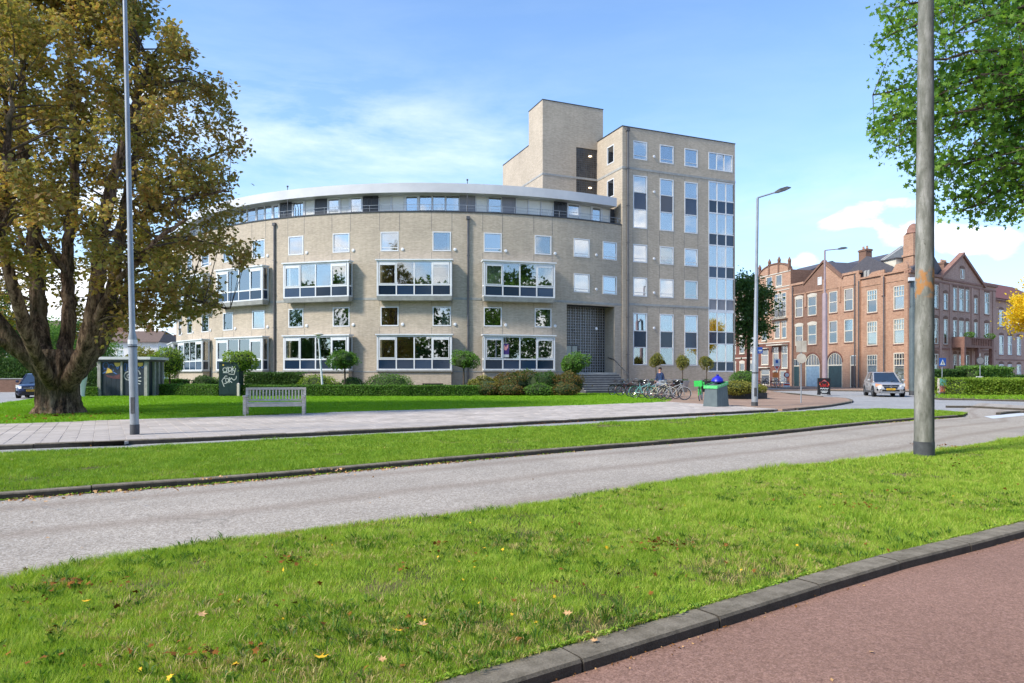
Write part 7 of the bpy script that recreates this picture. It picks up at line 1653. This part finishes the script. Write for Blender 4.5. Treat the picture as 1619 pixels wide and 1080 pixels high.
# ================================================================ BICYCLES
def bicycle():
    r = thing('bicycle', '', 'bicycle'); I = I4
    for x in (-.54, .54):
        Mw = Matrix.Translation((x, 0, .345)); b = MB(); b.ring(.33, .019, 24, 6); w = b.obj('wheel', 'rubber', r, Mw, True)
        b = MB(); b.ring(.305, .010, 20, 4)
        for a in range(12): b.tube([(.02*math.cos(a), .02*(-1)**a, .02*math.sin(a)), (.3*math.cos(2*math.pi*a/12), 0, .3*math.sin(2*math.pi*a/12))], .0035, 3, False)
        b.obj('rim', 'chrome', w, Mw)
        b = MB(); b.tube([(x+.36*math.cos(a_), 0, .345+.36*math.sin(a_)) for a_ in [R_(q) for q in range(-10 if x > 0 else 20, 171 if x > 0 else 191, 15)]], .016, 5, False); b.obj('mudguard', 'black_paint', r, I)
    b = MB(); t_ = .018; A, B, C_, D_, E_ = Vector((-.54, 0, .345)), Vector((-.10, 0, .30)), Vector((-.24, 0, .80)), Vector((.34, 0, .86)), Vector((.54, 0, .345))
    for p, q in ((A, B), (A, C_-Vector((-.03, 0, .1))), (B, C_), (B, D_-Vector((0, 0, .08))), (C_-Vector((-.05, 0, .18)), D_-Vector((0, 0, .0)))): b.tube([p, q], t_, 6)
    b.tube([D_+Vector((-.02, 0, .06)), D_-Vector((-.04, 0, .12)), E_], [.022, .02, .014], 6); b.obj('frame', 'bike_black', r, I)
    b = MB(); b.tube([(.32, 0, .9), (.29, 0, 1.05)], .014, 6); b.tube([(.12, -.29, 1.03), (.22, -.26, 1.08), (.31, 0, 1.06), (.22, .26, 1.08), (.12, .29, 1.03)], .012, 6); b.obj('handlebar', 'chrome', r, I, True)
    b = MB(); b.tube([(-.24, 0, .8), (-.27, 0, .93)], .013, 6); b.obj('seat_post', 'chrome', r, I); b = MB(); b.add([(-.42,-.09,.93),(-.42,.09,.93),(-.14,.02,.95),(-.14,-.02,.95),(-.40,-.10,.98),(-.40,.10,.98),(-.13,.025,.975),(-.13,-.025,.975)], BF); b.obj('saddle', 'saddle', r, I, True)
    b = MB(); b.ring(.09, .012, 14, 4, Matrix.Translation((-.10, .04, .30))); b.tube([(-.10, .05, .30), (.02, .06, .18)], .01, 5); b.tube([(-.10, -.05, .30), (-.22, -.06, .42)], .01, 5); b.box(-.02, .06, .05, .13, .165, .185); b.box(-.26, -.18, -.13, -.05, .415, .435); b.obj('crank', 'chrome', r, I)
    b = MB(); b.box(-.85, -.35, -.07, .07, .735, .75); b.tube([(-.80, -.06, .735), (-.54, -.06, .345)], .006, 4); b.tube([(-.80, .06, .735), (-.54, .06, .345)], .006, 4); b.obj('carrier', 'black_paint', r, I)
    b = MB(); b.lathe([(.045, 0), (.05, .05), (.02, .09)], 8, Matrix.Translation((.44, 0, .86)) @ Matrix.Rotation(R_(-90), 4, 'Y')); b.obj('bicycle_lamp', 'chrome', r, I)
    return r
proto = bicycle(); used = False
def place_bike(label, px, py, rz, colr, group, crate=None, lean=.06, Y=None):
    global used
    p = G(px, py) if Y is None else Vector((X_(px, Y), Y, 0.)); M = Matrix.Translation(p) @ Matrix.Rotation(rz, 4, 'Z') @ Matrix.Rotation(lean, 4, 'X')
    if not used: o = proto; used = True; o.matrix_basis = M; WM[o.name] = M
    else: o = copy_tree(PB, M); 
    if o is not proto or True:
        for ch in KIDS(o):
            if ch.name.startswith('frame') or ch.name.startswith('mudguard'):
                ch.material_slots[0].link = 'OBJECT'; ch.material_slots[0].material = MATS['bike_'+colr]
    o['label'] = label; o['group'] = group
    if crate:
        W_ = M; b = MB(); b.box(.42, .86, -.2, .2, .78, .80); b.box(.42, .44, -.2, .2, .80, 1.05); b.box(.84, .86, -.2, .2, .80, 1.05); b.box(.44, .84, -.2, -.18, .80, 1.05); b.box(.44, .84, .18, .2, .80, 1.05); b.box(.40, .5, -.05, .05, .70, .78)
        c_ = link('front_crate', b.mesh('front_crate', crate), o, W_)
    return o
PB = proto
WM[proto.name] = I4.copy()
bg_ = 'bicycles parked in front of the tall block'
base_list = [('dark bicycle at the left end of the row by the steps', 978, 624.5, .5, 'black'), ('maroon bicycle second from the steps', 992, 625.5, .35, 'maroon'), ('black bicycle behind the pale teal one', 1004, 624.5, .6, 'black'), ('navy bicycle between maroon and teal ones', 1010, 627.5, .2, 'navy'),
   ('pale teal step-through bicycle in the middle of the row', 1018, 629.5, -.5, 'teal'), ('pale blue bicycle beside the teal one', 1030, 629.5, -.35, 'pale_blue'), ('black bicycle at the feet of the walking person', 1046, 627, .15, 'black'), ('cream bicycle right of the pale blue one', 1043, 631, -.25, 'cream'),
   ('maroon bicycle near the right end of the row', 1055, 630.5, .3, 'maroon'), ('silver bicycle at the right end of the row, nearest the pavement', 1066, 632.5, -.2, 'silver'), ('dark bicycle leaning at the right end behind the silver one', 1068, 627.5, .9, 'black')]
wm0 = None
for i, (lb, px, py, rz, c) in enumerate(base_list):
    if i == 0:
        kids = {k_.name: WM[k_.name] for k_ in KIDS(proto)}
    p = G(px, py); M = Matrix.Translation(p) @ Matrix.Rotation(rz, 4, 'Z') @ Matrix.Rotation((-1)**i*.07, 4, 'X')
    o = copy_tree(proto, M); o['label'] = lb; o['group'] = bg_
    for ch in KIDS(o):
        if ch.name.startswith(('frame', 'mudguard')): ch.material_slots[0].link = 'OBJECT'; ch.material_slots[0].material = MATS['bike_'+c]
    if i in (2, 5, 8):
        b = MB(); b.box(.42, .86, -.2, .2, .78, .80); b.box(.42, .44, -.2, .2, .80, 1.03); b.box(.84, .86, -.2, .2, .80, 1.03); b.box(.44, .84, -.2, -.18, .80, 1.03); b.box(.44, .84, .18, .2, .80, 1.03); b.obj('front_crate', 'black_paint' if i != 5 else 'galv', o, M)
# the green hire bicycle beside the container
p = G(1108, 633.5); M = Matrix.Translation(p) @ Matrix.Rotation(R_(-112), 4, 'Z') @ Matrix.Rotation(.05, 4, 'X'); o = copy_tree(proto, M); o['label'] = 'bright green bicycle with green front crate, left of the waste container'; o['group'] = bg_
for ch in KIDS(o):
    if ch.name.startswith(('frame', 'mudguard')): ch.material_slots[0].link = 'OBJECT'; ch.material_slots[0].material = MATS['bike_green']
b = MB(); b.box(.42, .86, -.2, .2, .76, .79); b.box(.42, .45, -.2, .2, .79, 1.06); b.box(.83, .86, -.2, .2, .79, 1.06); b.box(.45, .83, -.2, -.17, .79, 1.06); b.box(.45, .83, .17, .2, .79, 1.06); b.obj('front_crate', 'bike_green', o, M)
b = MB(); b.box(-.85, -.38, -.16, .16, .755, .98); b.obj('rear_bag', 'bike_green', o, M)
# bicycles across the street
for i, (px, Y, rz, c, lb) in enumerate([(1206, 76, .4, 'black', 'dark bicycle before the ornate house, leftmost'), (1216, 76, .2, 'silver', 'silver bicycle before the ornate house'), (1226, 75, .5, 'maroon', 'red bicycle before the ornate house'), (1236, 74, .1, 'pale_blue', 'pale bicycle beside the red and white sign')]):
    M = Matrix.Translation((X_(px, Y), Y, .004)) @ Matrix.Rotation(rz, 4, 'Z'); o = copy_tree(proto, M); o['label'] = lb; o['group'] = 'bicycles parked before the ornate house'
    for ch in KIDS(o):
        if ch.name.startswith(('frame', 'mudguard')): ch.material_slots[0].link = 'OBJECT'; ch.material_slots[0].material = MATS['bike_'+c]
for ob in KIDS(proto)+[proto]:
    for g2 in (KIDS(ob) if ob is not proto else []): bpy.data.objects.remove(g2)
    bpy.data.objects.remove(ob)
# ================================================================ THE WALKING PERSON
def skin(name, V, E_, Rd, mat, parent, M, sub=2):
    me = bpy.data.meshes.new(name); me.from_pydata(V, E_, []); o = bpy.data.objects.new('tmp', me); COL.objects.link(o)
    md = o.modifiers.new('s', 'SKIN'); md.use_smooth_shade = True
    for i, r in enumerate(Rd): d = me.skin_vertices[0].data[i]; d.radius = (r if hasattr(r, '__len__') else (r, r)); d.use_root = i == 0
    s2 = o.modifiers.new('u', 'SUBSURF'); s2.levels = sub; s2.render_levels = sub
    bpy.context.view_layer.update(); ev = o.evaluated_get(bpy.context.evaluated_depsgraph_get()); m2 = bpy.data.meshes.new_from_object(ev); m2.name = name
    bpy.data.objects.remove(o); m2.materials.clear(); m2.materials.append(MATS[mat]); return link(name, m2, parent, M)
def person():
    Y = 42; M = Matrix.Translation((X_(1043.5, Y), Y, 0)) @ Matrix.Rotation(R_(-60), 4, 'Z')    # faces local -y
    r = thing('person', 'person in dark blue jacket carrying a light blue bag, walking behind the bicycles', 'person', M=M)
    V = [(0,0,.94), (0,.0,1.10), (0,.01,1.32), (0,.01,1.47), (0,-.01,1.54), (0,-.02,1.62), (0,-.03,1.72),
         (.10,0,.90), (.11,-.16,.50), (.11,-.14,.10), (.11,-.26,.045), (-.10,0,.90), (-.11,.10,.50), (-.11,.28,.14), (-.11,.20,.05),
         (.19,.01,1.43), (.25,.06,1.17), (.25,-.04,.94), (.25,-.08,.86), (-.19,.01,1.43), (-.25,-.04,1.17), (-.24,-.16,.98), (-.24,-.20,.90)]
    E_ = [(0,1),(1,2),(2,3),(3,4),(4,5),(5,6),(0,7),(7,8),(8,9),(9,10),(0,11),(11,12),(12,13),(13,14),(3,15),(15,16),(16,17),(17,18),(3,19),(19,20),(20,21),(21,22)]
    Rd = [(.15,.11),(.14,.10),(.17,.11),(.10,.08),.055,.085,.09,.09,.062,.042,.04,.09,.062,.042,.04,.058,.046,.034,.035,.058,.046,.034,.035]
    # fingers: four and a thumb on each hand
    for hb_, s in ((18, 1), (22, -1)):
        h = Vector(V[hb_])
        for f_ in range(5):
            base_ = h+Vector((0, -.03+.02*f_, -.02)) if f_ < 4 else h+Vector((-s*.02, -.04, .0)); ln = (.07, .08, .075, .06, .05)[f_]
            i0 = len(V); V.append(tuple(base_)); V.append(tuple(base_+Vector((-s*.008, -.004, -ln*.55)) if f_ < 4 else base_+Vector((-s*.02, -.03, -.02)))); V.append(tuple(base_+Vector((-s*.03, -.008, -ln)) if f_ < 4 else base_+Vector((-s*.03, -.045, -.045))))
            E_ += [(hb_, i0), (i0, i0+1), (i0+1, i0+2)]; Rd += [.010, .009, .008]
    skin('body', V, E_, Rd, 'skin', r, M)
    skin('jacket', [(0,.0,.86), (0,.0,1.05), (0,.01,1.30), (0,.01,1.46), (.20,.01,1.43), (.265,.06,1.17), (.26,-.04,.97), (-.20,.01,1.43), (-.265,-.04,1.17), (-.255,-.16,1.0)], [(0,1),(1,2),(2,3),(3,4),(4,5),(5,6),(3,7),(7,8),(8,9)], [(.19,.15),(.185,.145),(.20,.145),(.11,.10),.08,.066,.052,.08,.066,.052], 'jacket', r, M)
    skin('trousers', [(0,0,.88), (.10,0,.86), (.11,-.16,.50), (.11,-.145,.13), (-.10,0,.86), (-.11,.10,.50), (-.11,.27,.17)], [(0,1),(1,2),(2,3),(0,4),(4,5),(5,6)], [(.17,.13),.115,.085,.065,.115,.085,.065], 'trousers', r, M)
    for x, y, z in ((.11, -.19, .05), (-.11, .24, .07)): b = MB(); b.lathe([(.045, -.05), (.055, 0), (.04, .05)], 10, Matrix.Translation((x, y, z)) @ Matrix.Diagonal((1, 2.5, 1, 1))); b.obj('shoe', 'black_paint', r, M, True)
    b = MB(); b.lathe([(.02, -.10), (.085, -.07), (.108, 0), (.09, .07), (.03, .105)], 14, Matrix.Translation((0, .012, 1.735)) @ Matrix.Rotation(R_(18), 4, 'X')); b.obj('hair', 'hair', r, M, True)
    for s in (-1, 1):
        b = MB(); b.lathe([(.002, -.012), (.012, 0), (.002, .012)], 8, Matrix.Translation((s*.032, -.108, 1.70))); b.obj('eye', 'black_paint', r, M)
        b = MB(); b.lathe([(.005, -.03), (.014, 0), (.005, .03)], 6, Matrix.Translation((s*.088, -.02, 1.68))); b.obj('ear', 'skin', r, M)
    b = MB(); b.add([(-.012,-.105,1.64),(.012,-.105,1.64),(0,-.10,1.70),(0,-.138,1.65)], [(0,1,3),(1,2,3),(2,0,3),(0,2,1)]); b.obj('nose', 'skin', r, M); b = MB(); b.box(-.025, .025, -.108, -.10, 1.605, 1.615); b.obj('mouth', 'red_paint', r, M)
    Mb_ = M @ Matrix.Translation((.30, -.05, .55)); t = thing('shoulder_bag', 'large light blue bag hanging beside the walking person', 'bag', M=Mb_)
    b = MB(); b.add([(-.06,-.20,.04),(.06,-.20,.04),(.06,.20,.04),(-.06,.20,.04),(-.04,-.24,.52),(.08,-.24,.52),(.08,.24,.52),(-.04,.24,.52)], BF); b.obj('bag_body', 'bag_denim', t, Mb_, True)
    b = MB(); b.tube([(.02, -.15, .50), (-.06, -.08, .80), (-.09, 0, .86), (-.06, .08, .80), (.02, .15, .50)], .014, 6); b.obj('strap', 'bag_denim', t, Mb_, True)
person()
